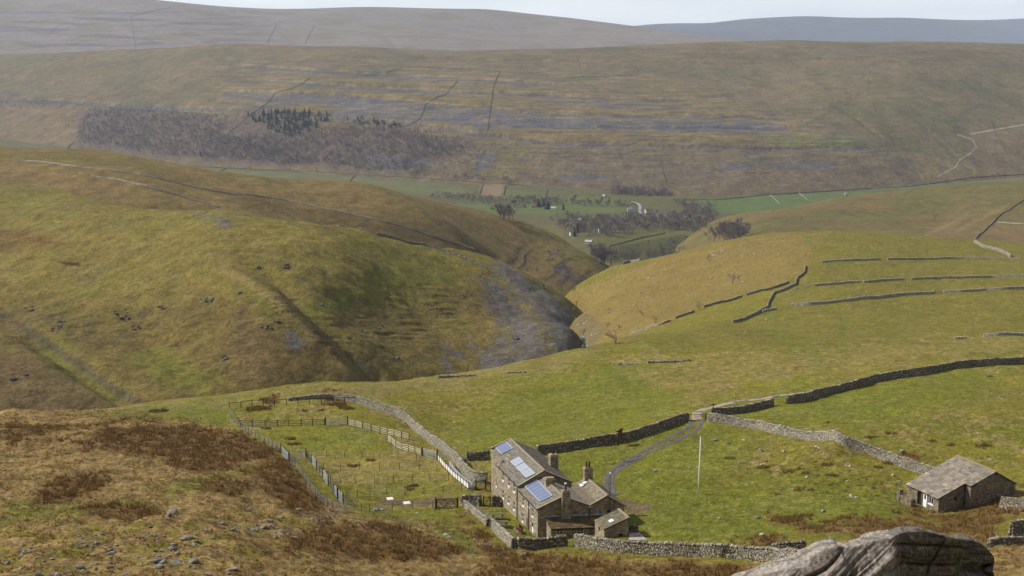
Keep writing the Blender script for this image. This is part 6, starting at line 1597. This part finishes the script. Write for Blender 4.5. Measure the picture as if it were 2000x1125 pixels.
# ------------------------------------------------------------------ rushes, tussocks
def blades(P, H, nb, spread, width, tone, var, r, tip=None):
    """nb thin blades from every root in P, as one mesh"""
    n = len(P)
    R = np.repeat(P, nb, 0); Hh = np.repeat(H, nb)*r.uniform(.55, 1.1, n*nb)
    a = r.uniform(0, 2*np.pi, n*nb); off = r.uniform(0, .22, n*nb)*np.repeat(H, nb)
    b = R.copy(); b[:, 0] += np.cos(a)*off; b[:, 1] += np.sin(a)*off; b[:, 2] -= .05
    le = r.uniform(.1, 1.0, n*nb)*spread
    t = b.copy(); t[:, 0] += np.cos(a)*Hh*le; t[:, 1] += np.sin(a)*Hh*le; t[:, 2] += Hh
    w = width*r.uniform(.6, 1.4, n*nb); q = r.uniform(0, np.pi, n*nb)
    s = np.stack([np.cos(q)*w, np.sin(q)*w, np.zeros(n*nb)], 1)
    V = np.stack([b-s, b+s, t], 1).reshape(-1, 3)
    hue = np.where(r.random((n, 1)) < .3, np.array([[1.12, 1.22, 1.28]]), np.where(r.random((n, 1)) < .3, np.array([[.82, .84, .88]]), 1.0))
    c = np.repeat(tone*hue*r.uniform(1-var, 1+var, (n, 1)), nb, 0)*r.uniform(.75, 1.25, (n*nb, 1))
    C = np.repeat(c, 3, 0)
    if tip is not None: C = np.where((np.repeat(r.random(n*nb), 3) < .3)[:, None], C*np.asarray(tip), C)
    return V, np.arange(n*nb*3).reshape(-1, 3), C
M_blade, _nt, _b = nmat('dry_blades', .85, .1)
_c = _nt.nodes.new('ShaderNodeVertexColor'); _c.layer_name = 'Col'; _nt.links.new(_c.outputs['Color'], _b.inputs['Base Color'])
def gsample(A, X, Y):
    p = X/(Y+G.y0); q = np.log(Y+G.y0); r_ = np.clip(np.searchsorted(G.q, q)-1, 0, len(G.q)-2); c_ = np.clip(((p-G.p[0])/(G.p[1]-G.p[0])).astype(int), 0, len(G.p)-2)
    return A[r_, c_]
def scatter(n, y0, y1, r):
    Y = np.sqrt(r.uniform(y0**2, y1**2, n)); X = r.uniform(-.43, .43, n)*Y
    return X, Y
def stuff(name, parts, mat):
    V = np.concatenate([p[0] for p in parts]); k = np.cumsum([0]+[len(p[0]) for p in parts[:-1]])
    F_ = np.concatenate([p[1]+o for p, o in zip(parts, k)]); C = np.concatenate([p[2] for p in parts])
    return tag(mesh_np(name, V, F_, mat, None, C), kind='stuff')
r = np.random.default_rng(77)
X, Y = scatter(150000, 80, 300, r)
clump = fbm(X/2.6, Y/2.6, 3, 201)
k = gsample(rush, X, Y)*(clump*1.5+.62) > r.uniform(.12, 1.0, len(X))
X1, Y1 = X[k], Y[k]; P1 = np.c_[X1, Y1, G.h(X1, Y1)]
t1 = lin(126, 99, 58, .9)
stuff('rushes', [blades(P1, r.uniform(.35, .85, len(P1)), 11, .55, .028, t1, .35, r, (1.5, 1.45, 1.35))], M_blade)
X, Y = scatter(90000, 80, 260, r)
mk = gsample(moor, X, Y)*(.55+.9*fbm(X/4, Y/5, 3, 207)) > r.uniform(.3, 1.1, len(X))
X2, Y2 = X[mk], Y[mk]; P2 = np.c_[X2, Y2, G.h(X2, Y2)]
h2 = sst(0, .5, fbm(X2/7, Y2/9, 3, 211))
tn = blades(P2, r.uniform(.16, .42, len(P2)), 9, .9, .03, lin(164, 132, 78, .85), .3, r, (.8, .68, .55))
X, Y = scatter(90000, 120, 300, r)
fk = (gsample(moor, X, Y) < .3) & (fbm(X/3.2, Y/4, 3, 217)+.25*perlin(X/20, Y/20, 5) > r.uniform(.12, .8, len(X)))
X3, Y3 = X[fk], Y[fk]; P3 = np.c_[X3, Y3, G.h(X3, Y3)]
# keep the grass out of the buildings
def clear(P, houses):
    ok = np.ones(len(P), bool)
    for H_, i0, i1, j0, j1 in houses:
        d_ = P[:, :2]-H_.O[:2]; M_ = np.array([H_.e2[:2], H_.e1[:2]]).T; ij = np.linalg.solve(M_, d_.T).T
        ok &= ~((ij[:, 0] > i0) & (ij[:, 0] < i1) & (ij[:, 1] > j0) & (ij[:, 1] < j1))
    return ok
P3 = P3[clear(P3, [(FH, -.5, 12.5, -3, 24.5), (OH, -.5, 3.7, -.5, 4), (BN, -7.5, 1.7, -.5, 13)])]
stuff('grass', [tn, blades(P3, r.uniform(.08, .2, len(P3)), 6, 1.2, .035, lin(136, 128, 56, .85), .3, r, (1.2, 1.05, 1.1))], M_blade)
RC = 'separate rush clumps in the fields'
def rush_clump(px, rad, label, group=RC, tone=t1):
    c = at(*px, [G]); n = max(8, int(rad*rad*44))
    a = r.uniform(0, 6.28, n); d_ = rad*np.sqrt(r.random(n)); X_, Y_ = c[0]+np.cos(a)*d_*1.2, c[1]+np.sin(a)*d_
    V_, F_, C_ = blades(np.c_[X_, Y_, G.h(X_, Y_)], r.uniform(.3, .65, n), 10, .6, .03, tone, .3, r, (1.4, 1.35, 1.25))
    tag(mesh_np('rush_clump', V_-c, F_, M_blade, None, C_), label, 'rushes', group).location = c
for q, rad in [((566, 858), .9), ((575, 868), 1.1), ((725, 900), .8), ((691, 911), 1.0), ((805, 950), 1.1), ((803, 957), .7), ((520, 838), .9), ((595, 803), .6), ((630, 801), .7), ((505, 799), 2.2), ((660, 791), 1.6), ((675, 797), 1.6), ((310, 803), 1.8), ((1425, 895), .8), ((1490, 914), .9), ((1540, 921), .8), ((1560, 916), .5), ((1574, 924), .6), ((1615, 908), .8), ((1624, 929), .8), ((1558, 956), .7), ((1585, 957), .6), ((1518, 966), .4), ((1618, 826), .5), ((1700, 855), .9), ((1740, 847), .9), ((1820, 862), .6), ((1920, 872), 1.1), ((1855, 870), .7), ((1735, 905), .8), ((1717, 913), .7), ((1933, 736), .5), ((1617, 1020), 1.0), ((1585, 1030), 1.1), ((1545, 1016), 1.4), ((1570, 1008), 1.1), ((1650, 1012), 1.0), ((1525, 1013), 1.2)]:
    rush_clump(q, rad, 'brown rush clump standing alone in the farm grass')

# ------------------------------------------------------------------ trees
def bare_tree(seed, h=11.0, spread=.55, twigs=26, fine=.03, depth=4):
    """leafless tree: returns trunk and crown as (verts, faces) pairs; branch tubes and a haze of twigs"""
    r = np.random.default_rng(seed)
    tr, cr = MB(), MB()
    tw = []
    def grow(p, d, ln, rad, dep):
        q = p+d*ln*.5+r.normal(0, .06, 3)*ln; e = q+(d+r.normal(0, .16, 3))*ln*.5
        (tr if dep == 0 else cr).tube([p, q, e], [rad, rad*.8, rad*.6], 5 if dep < 2 else 3)
        if dep >= depth-1:
            for _ in range(twigs):
                s = p+(e-p)*r.random(); t = d+r.normal(0, .65, 3); t[2] += .25; t /= np.linalg.norm(t)
                tw.append((s, t, ln*r.uniform(.5, 1.15)))
            return
        for _ in range(3 if dep else 4):
            nd = d+r.normal(0, spread, 3); nd[2] = abs(nd[2])*.75+.12; nd /= np.linalg.norm(nd)
            grow(e if r.random() < .7 else q, nd, ln*r.uniform(.6, .85), rad*.58, dep+1)
    grow(np.array([0, 0, -.3]), np.array([r.normal(0, .06), r.normal(0, .06), 1.0]), h*.30, h*.026, 0)
    for s, t, ln in tw:
        n = np.cross(t, r.normal(size=3)); n /= np.linalg.norm(n)+1e-9
        w = fine*h/11
        cr.add([s-n*w, s+n*w, s+t*ln], [[0, 1, 2]])
    return tr, cr
M_bark = col_mat('bark', .95, .1, 3.0, .2, base=lin(92, 78, 68, .75))
M_twig = col_mat('twigs', .95, .1, .6, .25, base=lin(134, 122, 117, .8))
M_conif = col_mat('conifer_needles', .9, .15, .8, .35, base=lin(48, 58, 44, .62))
# near trees keep trunk and crown as parts
NEAR = []
for s in range(4):
    tr, cr = bare_tree(300+s, 6.0, .6, 16, .022, 4)
    e = empty('bare_tree', (0, 0, 0)); tr.build('trunk', M_bark, e); cr.build('crown', M_twig, e); NEAR.append(e)
used = set()
def near_tree(k, px, h, label, lands, group=None):
    o = NEAR[k] if k not in used else copy_tree(NEAR[k]); used.add(k)
    c = at(*px, lands); o.location = c; o.scale = (h/6.0,)*3; o.rotation_euler = (0, 0, random.uniform(0, 6.28))
    tag(o, label, 'bare tree', group)
KL = [G]
near_tree(0, (1430, 555), 8, 'bare tree standing alone on the tan flank of the knoll', KL)
near_tree(1, (1442, 548), 5, 'slender sapling right beside the lone knoll tree', KL)
near_tree(2, (1254, 616), 4.5, 'low dark thorn bush on the knoll flank above the gill', KL)
near_tree(3, (1203, 671), 7, 'gaunt bare tree on the brow just above the gill', [G])
near_tree(1, (1365, 604), 5.5, 'small bare tree against the brow wall', KL)
near_tree(0, (1280, 632), 5, 'thin bare tree low on the brow, left of the wall end', KL)
near_tree(2, (1382, 508), 6, 'bare tree among the limestone rocks of the knoll', KL)
near_tree(0, (1004, 728), 11, 'wide-crowned bare tree just below the edge above the screes', [H1])
near_tree(1, (1065, 662), 7, 'bare tree in the middle of the grey screes', [H1])
near_tree(3, (1208, 645), 5, 'small tree by the beck, right bank', [G, H1])
near_tree(2, (1186, 640), 5, 'bushy tree by the beck, beside the stones', [G, H1])
near_tree(0, (1095, 615), 6, 'dark tree near the top of the screes', [H1])
near_tree(2, (1140, 655), 6, 'dark tree overhanging the beck', [H1, G])
near_tree(3, (1120, 610), 6, 'leaning tree on the scree edge above the beck', [H1])
near_tree(1, (1565, 432), 9, 'bare tree on the brown slope beyond the knoll, left one', [H3])
near_tree(0, (1824, 431), 12, 'round bare tree on the brown slope beyond the knoll, right one', [H3])
near_tree(2, (1728, 417), 5, 'small thorn on the brown slope between the two bare trees', [H3])
GI = 'thorn trees along the gill'
for q, ln_ in [((1125, 596), [H1]), ((1112, 592), [H1]), ((1130, 625), [H1]), ((1118, 570), [G]), ((1130, 555), [H2]), ((1140, 549), [H2]), ((1148, 545), [H2]), ((1100, 560), [H2]), ((1085, 545), [H2]), ((1120, 550), [H2]), ((1160, 538), [H2]), ((1072, 535), [H2]), ((1175, 527), [H2]), ((1150, 532), [H2]), ((1110, 540), [H2]), ((1136, 640), [H1]), ((1145, 668), [H1])]:
    near_tree(random.choice([2, 3]), q, random.uniform(4.5, 7), 'thorn tree crowding the floor of the gill', ln_, GI)

FAR = []
for s in range(6):
    tr, cr = bare_tree(400+s, 14.5, .62, 30, .036, 4)
    cr.v += tr.v; cr.f += [[i+cr.n for i in f] for f in tr.f]; cr.c += tr.c; cr.n += tr.n
    o = cr.build('bare_tree', M_twig); FAR.append(o.data); bpy.data.objects.remove(o)
def conifer(seed, h=12.0):
    r_ = np.random.default_rng(seed); V_, F_ = [], []
    for k in range(260):
        z = h*(.08+.92*(k/260)**.8); rad = (1-z/h)*h*.20+.15
        a = r_.uniform(0, 6.28); d_ = np.array([math.cos(a), math.sin(a), 0]); n = np.array([-d_[1], d_[0], 0])
        b0 = np.array([0, 0, z+.3]); e_ = d_*rad*r_.uniform(.7, 1.2)+np.array([0, 0, z-.5*rad*.6]); w = rad*.28+.12
        m = len(V_); V_ += [b0, e_-n*w, e_+n*w]; F_.append([m, m+1, m+2])
    me = MB(); me.add(V_, F_); me.tube([(0, 0, -.3), (0, 0, h*.95)], [.22, .04], 5)
    o = me.build('conifer_tree', M_conif); d_ = o.data; bpy.data.objects.remove(o); return d_
CON = [conifer(s) for s in range(4)]
def far_tree(px, h, meshes, label, group, lands, name='bare_tree', cat='bare tree', wide=1.0):
    c = at(*px, lands, 900)
    o = bpy.data.objects.new(name, meshes[int(rng.integers(len(meshes)))]); s = h/12*rng.uniform(.8, 1.2)
    o.location = c; o.scale = (s*wide, s*wide, s); o.rotation_euler = (0, 0, rng.uniform(0, 6.28)); col.objects.link(o)
    return tag(o, label, cat, group)
def in_poly(poly, n):
    xs = [p[0] for p in poly]; ys = [p[1] for p in poly]; out = []
    while len(out) < n:
        q = (rng.uniform(min(xs), max(xs)), rng.uniform(min(ys), max(ys)))
        if inside(np.array([q[0]]), np.array([q[1]]), poly)[0]: out.append(q)
    return sorted(out, key=lambda t_: t_[1])
VL = [V, FE, H2, H3, G]
ZONES = [([(1110, 430), (1180, 432), (1260, 425), (1330, 430), (1395, 440), (1380, 455), (1280, 448), (1200, 462), (1130, 462), (1090, 445)], 80, 12, 'bare tree among the village houses', 'bare trees round the village'),
         ([(1380, 470), (1400, 452), (1440, 448), (1470, 458), (1440, 475), (1400, 478)], 34, 10, 'bare tree in the dark clump left of the knoll top', 'clump of bare trees left of the knoll'),
         ([(990, 388), (1110, 394), (1200, 402), (1240, 410), (1120, 402), (1000, 396)], 36, 10, 'bare tree in the row along the river fields', 'row of bare trees along the river'),
         ([(830, 380), (930, 386), (1000, 396), (940, 400), (850, 388)], 20, 9, 'bare tree in the row behind the spur', 'row of bare trees behind the spur'),
         ([(1150, 500), (1175, 490), (1205, 508), (1195, 520), (1175, 518)], 16, 13, 'dark bare tree in the clump where the gill opens', 'clump of trees where the gill opens'),
         ([(1200, 500), (1260, 505), (1330, 490), (1300, 505), (1210, 516)], 16, 7, 'grey scrub tree at the mouth of the gill', 'scrub at the mouth of the gill'),
         ([(1290, 455), (1340, 440), (1400, 445), (1350, 458)], 12, 9, 'bare tree along the wall of the small field', 'trees along the small field'),
         ([(1330, 395), (1400, 410), (1400, 432), (1340, 420)], 28, 10, 'bare tree at the right end of the village', 'bare trees at the right of the village'),
         ([(965, 430), (1005, 432), (1005, 426), (970, 424)], 6, 13, 'tall dark tree in the clump on the spur edge', 'tree clump on the spur edge'),
         ([(1190, 360), (1300, 352), (1290, 345), (1200, 350)], 6, 7, 'thorn tree on the slope above the copse', 'thorns above the copse'),
         ([(1640, 372), (1700, 366), (1850, 358), (1950, 345), (1960, 350), (1800, 366)], 14, 8, 'thorn tree along the foot of the far right fell', 'thorns along the foot of the right fell')]
for poly, n, h, lb, gp in ZONES:
    for q in in_poly(poly, int(n*1.05)): far_tree(q, h*1.45, FAR, lb, gp, VL)
for q in ((870, 384), (892, 386), (912, 388), (1022, 396), (1045, 398), (1140, 398), (1165, 400), (1215, 404), (1240, 404), (1335, 404), (1352, 410), (1385, 420), (1300, 445), (1262, 450), (1235, 456), (1150, 462)): far_tree(q, 13, FAR, 'single bare tree standing on the valley floor', 'single bare trees on the valley floor', VL)
for q in in_poly([(480, 224), (540, 219), (640, 222), (640, 236), (600, 258), (560, 268), (500, 240)], 125): far_tree(q, 15, CON, 'dark conifer in the plantation on the fell', 'conifer plantation on the fell', [FE], 'conifer_tree', 'conifer', 1.5)
for q in in_poly([(650, 232), (720, 232), (785, 246), (780, 252), (700, 243)], 26): far_tree(q, 11, CON, 'dark pine in the thin row right of the plantation', 'pine row right of the plantation', [FE], 'conifer_tree', 'conifer', 1.6)
for q, lb in (((1062, 402), 'broad dark yew by the valley fields, left one'), ((1052, 404), 'broad dark yew by the valley fields, middle one'), ((1070, 408), 'broad dark yew by the valley fields, right one'), ((1100, 410), 'dark conifer beside a white-roofed shed'), ((1165, 430), 'slim conifer above the village roofs'), ((1128, 455), 'dark conifer left of the white house row'), ((1122, 462), 'lowest dark conifer of the village'), ((392, 305), 'single dark cypress in the bare wood'), ((1190, 395), 'small dark conifer beside the copse')):
    far_tree(q, 13 if 'yew' not in lb else 15, CON, lb, None, VL, 'conifer_tree', 'conifer', 2.2 if 'yew' in lb else 1.3)

# the bare woods on the dale side: too many to count
def wood(name, zones, mat, tone, FE=FE):
    r_ = np.random.default_rng(9)
    Vs, Fs, Cs, n = [], [], [], 0
    for poly, cnt, h in zones:
        for q in in_poly(poly, cnt):
            # nearest ground under that line of sight, by the fell's own grid
            j = int(np.argmin((FE.u-q[0])**2*.2+(FE.v-q[1])**2)); c = np.array([FE.Xg.flat[j], FE.Yg.flat[j], FE.Z.flat[j]])+np.array([r_.uniform(-4, 4), r_.uniform(-9, 9), 0])
            c[2] = float(FE.h(c[0], c[1]))
            hh = h*r_.uniform(.6, 1.25); k = 56
            d_ = r_.normal(size=(k, 3)); d_ /= np.linalg.norm(d_, axis=1)[:, None]; rad = r_.random((k, 1))**.4
            b = c+np.array([0, 0, hh*.62])+d_*rad*np.array([hh*.34, hh*.34, hh*.36])
            t_ = d_+r_.normal(0, .4, (k, 3)); t_[:, 2] += .4; e_ = b+t_*hh*.20
            s_ = np.cross(t_, r_.normal(size=(k, 3))); s_ /= np.linalg.norm(s_, axis=1)[:, None]; s_ *= hh*.032
            V_ = np.stack([b-s_, b+s_, e_], 1).reshape(-1, 3)
            tk = np.array([c+(-.25, 0, -.5), c+(.25, 0, -.5), c+(0, 0, hh*.7)])
            V_ = np.concatenate([V_, tk]); Vs.append(V_); Fs.append(np.arange(len(V_)).reshape(-1, 3)+n); n += len(V_)
            Cs.append(np.tile(tone*r_.uniform(.6, 1.35)*np.array([1, r_.uniform(.92, 1.04), r_.uniform(.9, 1.08)]), (len(V_), 1)))
    return tag(mesh_np(name, np.concatenate(Vs), np.concatenate(Fs), mat, None, np.concatenate(Cs)), kind='stuff')
M_wd, _nt, _b = nmat('wood_twigs', .95, .1)
_c = _nt.nodes.new('ShaderNodeVertexColor'); _c.layer_name = 'Col'; _nt.links.new(_c.outputs['Color'], _b.inputs['Base Color'])
WT = lin(128, 110, 107, .74)  # twig tone lightened, haze over the wood put into the colour
wood('bare_woods', [([(175, 212), (330, 219), (440, 232), (435, 262), (520, 290), (640, 320), (560, 322), (420, 308), (300, 302), (150, 274), (150, 250)], 2600, 7.5),
             ([(440, 270), (560, 262), (640, 250), (760, 252), (850, 275), (910, 285), (910, 300), (800, 315), (850, 335), (720, 332), (620, 318), (480, 290)], 1700, 7.5),
             ([(640, 235), (790, 250), (900, 272), (880, 290), (700, 262)], 220, 7), ([(0, 196), (120, 202), (130, 214), (0, 210)], 90, 6), ([(780, 335), (1000, 350), (1000, 358), (800, 342)], 90, 7), ([(1180, 300), (1330, 320), (1330, 345), (1200, 330)], 26, 5), ([(1188, 390), (1195, 376), (1230, 372), (1300, 378), (1314, 391), (1260, 394)], 130, 13), ([(920, 290), (1100, 300), (1000, 340), (900, 330)], 60, 5), ([(110, 200), (350, 212), (500, 222), (480, 240), (660, 330), (760, 345), (560, 335), (400, 318), (130, 285)], 420, 6), ([(640, 230), (940, 262), (960, 330), (860, 345), (700, 340)], 240, 6)], M_wd, WT)
wood('bare_woods', [([(1080, 424), (1180, 424), (1300, 416), (1400, 424), (1480, 446), (1440, 470), (1290, 452), (1190, 464), (1100, 452)], 110, 10), ([(1190, 488), (1340, 470), (1400, 466), (1380, 486), (1300, 506), (1195, 518)], 90, 7),
             ([(830, 378), (980, 388), (1130, 394), (1240, 402), (1240, 408), (1100, 402), (960, 398), (840, 388)], 110, 9), ([(1320, 396), (1380, 406), (1410, 440), (1340, 424)], 60, 10)], M_wd, lin(124, 112, 106, .74), V)

# ------------------------------------------------------------------ village
def cottage(name, px, label, wcol, rcol, L_=11.0, D=6.5, e=4.6, rz=0.0, lands=VL, chim=True, cat='house'):
    c = at(*px, lands, 900); root = empty(name, c, label, cat, None, rz)
    g = lambda *a: [np.array(q, float) for q in a]
    mb = MB(); x, y, rr = L_/2, D/2, e+D*.36
    mb.add([(-x, -y, -2), (x, -y, -2), (x, y, -2), (-x, y, -2), (-x, -y, e), (x, -y, e), (x, y, e), (-x, y, e), (-x, 0, rr), (x, 0, rr)], [[0, 1, 5, 4], [2, 3, 7, 6], [1, 2, 6, 9, 5], [3, 0, 4, 8, 7]], wcol); mb.build('wall', M_paint, root)
    mb = MB(); o = .35
    for s in (-1, 1):
        a = [(-x-o, s*(y+o), e-.2), (x+o, s*(y+o), e-.2), (x+o, 0, rr+.12), (-x-o, 0, rr+.12)]; mb.hexa([np.array(p)-(0, 0, .2) for p in a]+g(*a), rcol)
    mb.build('roof', M_paint, root)
    if chim: mb = MB(); mb.box(x-.6, 0, rr-.4, .9, .7, 1.6, c=wcol*.8); mb.build('chimney', M_paint, root)
    mb = MB()
    for k in range(3):
        for z in (1.0, 3.0):
            if z+1.1 < e: mb.box(-x+L_*(k+.5)/3, -y, z, .9, .06, 1.1, c=(.02, .02, .025))
    if mb.n: mb.build('windows', M_pane, root)
WHT, STN, RF, RED = np.array((.75, .75, .72)), lin(150, 138, 116, .85), lin(100, 94, 90, .75), lin(150, 72, 62, .85)
for px, lb, wc, rc, L_, D, e, rz in [((1267, 416), 'large cream village house at the bend of the valley road', lin(196, 182, 150, .9), RF, 14, 8, 5.5, .3), ((1230, 412), 'white house left of the valley road', lin(196,190,180,.85), lin(150, 150, 150, .8), 9, 6, 4.5, .1), ((1312, 419), 'white gable right of the valley road among trees', WHT, RF, 6, 7, 5, 1.2), ((1041, 405), 'small shed with a red roof behind the spur', STN, RED, 7, 5, 2.8, .1),
    ((1023, 405), 'small stone house left of the red-roofed shed', STN, RF, 8, 6, 4, .4), ((1081, 409), 'white-walled house beside the dark conifer', WHT, lin(186, 186, 190, .8), 10, 6, 3.6, -.2), ((1075, 431), 'cream gable end above the spur', lin(200, 184, 156, .9), RF, 6, 6, 5, 1.3), ((1128, 432), 'long shed with a whitish roof in the village', lin(150, 150, 150, .8), lin(180, 182, 186, .8), 12, 6, 3.0, -.3), ((1146, 429), 'low building with a pinkish roof beside the white-roofed shed', STN, lin(150, 112, 108, .85), 14, 7, 3.4, 0),
    ((1176, 455), 'left house of the pale row in front of the village', lin(196, 190, 180, .85), RF, 10, 7, 5.4, .1), ((1188, 454), 'right house of the pale row in front of the village', lin(190, 184, 170, .85), RF, 10, 7, 5.2, .1), ((1150, 475), 'white low building at the mouth of the gill', lin(190,188,182,.85), lin(176, 178, 180, .8), 10, 5, 2.6, -.5), ((1117, 459), 'small white house half hidden by the spur', WHT, RF, 6, 5, 4, .2), ((1344, 425), 'stone house at the right end of the village', STN, RF, 9, 7, 4.8, .5), ((1242, 428), 'stone house in the middle of the village trees', lin(160, 146, 118, .85), RF, 10, 7, 5, -.2), ((1182, 425), 'grey-roofed stone house behind the white-roofed shed', STN, RF, 13, 7, 4.4, 0), ((1206, 428), 'stone house between the grey roof and the middle house', STN, lin(120, 112, 106, .8), 10, 7, 4.6, .2), ((1179, 384), 'tiny white building beside the road above the green fields', WHT, WHT, 5, 4, 2.6, 0), ((1290, 424), 'stone cottage right of the cream house', STN, RF, 9, 6, 4.6, .1), ((1195, 432), 'stone house below the grey-roofed house', STN, RF, 10, 7, 4.8, .3), ((1222, 434), 'stone house at the lower edge of the middle trees', STN, RF, 11, 7, 4.8, .1), ((1256, 432), 'pale-gabled stone house right of the middle house', lin(176, 166, 144, .85), RF, 9, 7, 5, .6), ((1275, 428), 'stone house below the cream house', STN, lin(112, 106, 100, .8), 10, 7, 4.8, -.1), ((1300, 432), 'stone house near the small field corner', STN, RF, 10, 6, 4.8, .4), ((1325, 432), 'small stone house in the right-hand trees', STN, RF, 8, 6, 4.4, -.3), ((1162, 434), 'stone house left of the grey-roofed house', lin(140, 128, 108, .85), RF, 9, 6, 4.6, .2), ((1102, 434), 'stone house left of the whitish-roofed shed', STN, RF, 9, 6, 4.4, .3), ((1138, 444), 'stone house below the pinkish-roofed building', STN, RF, 10, 7, 4.8, -.2), ((1210, 444), 'stone house right of the pale row', STN, RF, 10, 7, 4.8, .2), ((1362, 430), 'last stone house on the right of the village', STN, RF, 9, 6, 4.4, 0), ((1652, 381), 'small pale field barn at the edge of the bright green field', lin(180, 174, 164, .85), lin(170, 166, 158, .8), 5, 5, 3.5, .1)]:
    cottage('field_barn' if 'field barn' in lb else ('shed' if 'shed' in lb else 'village_house'), px, lb, wc, rc, L_, D, e, rz, chim='shed' not in lb and 'barn' not in lb, cat='barn' if 'field barn' in lb else 'house')

# ------------------------------------------------------------------ sheep and a walker
def skin(name, verts, edges, radii, mat, root_i=0, parent=None, sub=2):
    me = bpy.data.meshes.new(name); me.from_pydata(verts, edges, []); me.update()
    o = bpy.data.objects.new(name, me); col.objects.link(o)
    m = o.modifiers.new('skin', 'SKIN')
    for k, rr in enumerate(radii):
        sv_ = me.skin_vertices[0].data[k]; sv_.radius = (rr, rr) if np.isscalar(rr) else rr
    me.skin_vertices[0].data[root_i].use_root = True
    o.modifiers.new('sub', 'SUBSURF').render_levels = sub
    me.materials.append(mat)
    if parent: o.parent = parent
    return o
M_wool = col_mat('wool', .95, .1, 12, .12, base=(.62, .58, .5)); M_face = col_mat('sheep_face', .9, .1, 9, .1, base=(.12, .10, .09))
def sheep():
    e = empty('sheep', (0, 0, 0))
    v = [(0, 0, .62), (.28, 0, .64), (-.32, 0, .62), (.42, 0, .72), (.56, 0, .62), (.68, 0, .52), (.26, .1, .36), (.26, .1, .02), (.26, -.1, .36), (.26, -.1, .02), (-.3, .11, .4), (-.36, .11, .22), (-.3, .11, .02), (-.3, -.11, .4), (-.36, -.11, .22), (-.3, -.11, .02), (-.46, 0, .55)]
    ed = [(0, 1), (0, 2), (1, 3), (3, 4), (4, 5), (1, 6), (6, 7), (1, 8), (8, 9), (2, 10), (10, 11), (11, 12), (2, 13), (13, 14), (14, 15), (2, 16)]
    rd = [.25, .23, .24, .14, .1, .06, .06, .035, .06, .035, .08, .045, .035, .08, .045, .035, .05]
    skin('body', v, ed, rd, M_wool, 0, e, 1)
    return e
sp0 = sheep()
for k, (q, L_, lb) in enumerate([((659, 441), [H1], 'white sheep on the hill brow, leftmost of three'), ((703, 447), [H1], 'white sheep on the hill brow, middle of three'), ((747, 452), [H1], 'white sheep on the hill brow, rightmost, by the wall'), ((1497, 627), [G], 'white sheep in the field below the crooked wall')]):
    o = sp0 if k == 0 else copy_tree(sp0)
    o.location = at(*q, L_); o.rotation_euler = (0, 0, random.uniform(0, 6.28)); tag(o, lb, 'sheep', 'sheep on the hills')
c = at(1573, 501, [G])
pr = empty('person', c, 'walker in a red jacket and dark trousers on the knoll path', 'person', rz=.6)
v = [(0, 0, .95), (0, .02, 1.2), (0, .03, 1.42), (0, .02, 1.55), (0, -.01, 1.66), (.1, 0, .9), (.11, -.14, .5), (.11, -.05, .06), (.11, -.2, .03), (-.1, 0, .9), (-.11, .12, .5), (-.11, .22, .1), (-.11, .1, .03), (.2, .02, 1.4), (.26, .08, 1.14), (.26, -.04, .92), (-.2, .02, 1.4), (-.26, -.03, 1.14), (-.25, -.17, .94)]
ed = [(0, 1), (1, 2), (2, 3), (3, 4), (0, 5), (5, 6), (6, 7), (7, 8), (0, 9), (9, 10), (10, 11), (11, 12), (2, 13), (13, 14), (14, 15), (2, 16), (16, 17), (17, 18)]
rd = [.13, .14, .15, .06, .105, .085, .06, .045, .04, .085, .06, .045, .04, .06, .045, .035, .06, .045, .035]
skin('body', v, ed, rd, col_mat('dark_clothing', .9, .1, 5, .1, base=(.03, .03, .04)), 0, pr)
vj = [(0, 0, .88), (0, .02, 1.2), (0, .03, 1.43), (0, .02, 1.5), (.2, .02, 1.4), (.26, .08, 1.14), (.262, -.02, .98), (-.2, .02, 1.4), (-.26, -.03, 1.14), (-.252, -.14, .99)]
skin('jacket', vj, [(0, 1), (1, 2), (2, 3), (2, 4), (4, 5), (5, 6), (2, 7), (7, 8), (8, 9)], [.17, .18, .185, .08, .085, .065, .055, .085, .065, .055], col_mat('red_jacket', .8, .2, 5, .1, base=(.55, .03, .015)), 0, pr)
skin('head', [(0, .02, 1.58), (0, -.01, 1.67), (0, -.02, 1.73)], [(0, 1), (1, 2)], [.075, .1, .08], col_mat('skin', .7, .3, 5, .1, base=(.5, .3, .22)), 1, pr)
for o in list(col.objects):
    if o.parent is None and 'label' in o and 'kind' not in o: o['kind'] = 'thing'

# ------------------------------------------------------------------ the air of the dale
hm = bpy.data.materials.new('haze_air'); hm.use_nodes = True
hm.node_tree.nodes.clear()
ho = hm.node_tree.nodes.new('ShaderNodeOutputMaterial'); hv = hm.node_tree.nodes.new('ShaderNodeVolumePrincipled')
hv.inputs['Color'].default_value = (0.74, 0.84, 1.0, 1)
hv.inputs['Density'].default_value = 0.000037
hv.inputs['Anisotropy'].default_value = 0.1
hm.node_tree.links.new(hv.outputs['Volume'], ho.inputs['Volume'])
zs = [float(L.Z.min()) for L in Land.all]; zt = max(30.0, max(float(L.Z.max()) for L in Land.all))
hz = MB().box(0, 7600, min(zs)-1.0, 17000, 16400, zt-min(zs)+8.0).build('haze', hm)
tag(hz, kind='stuff')
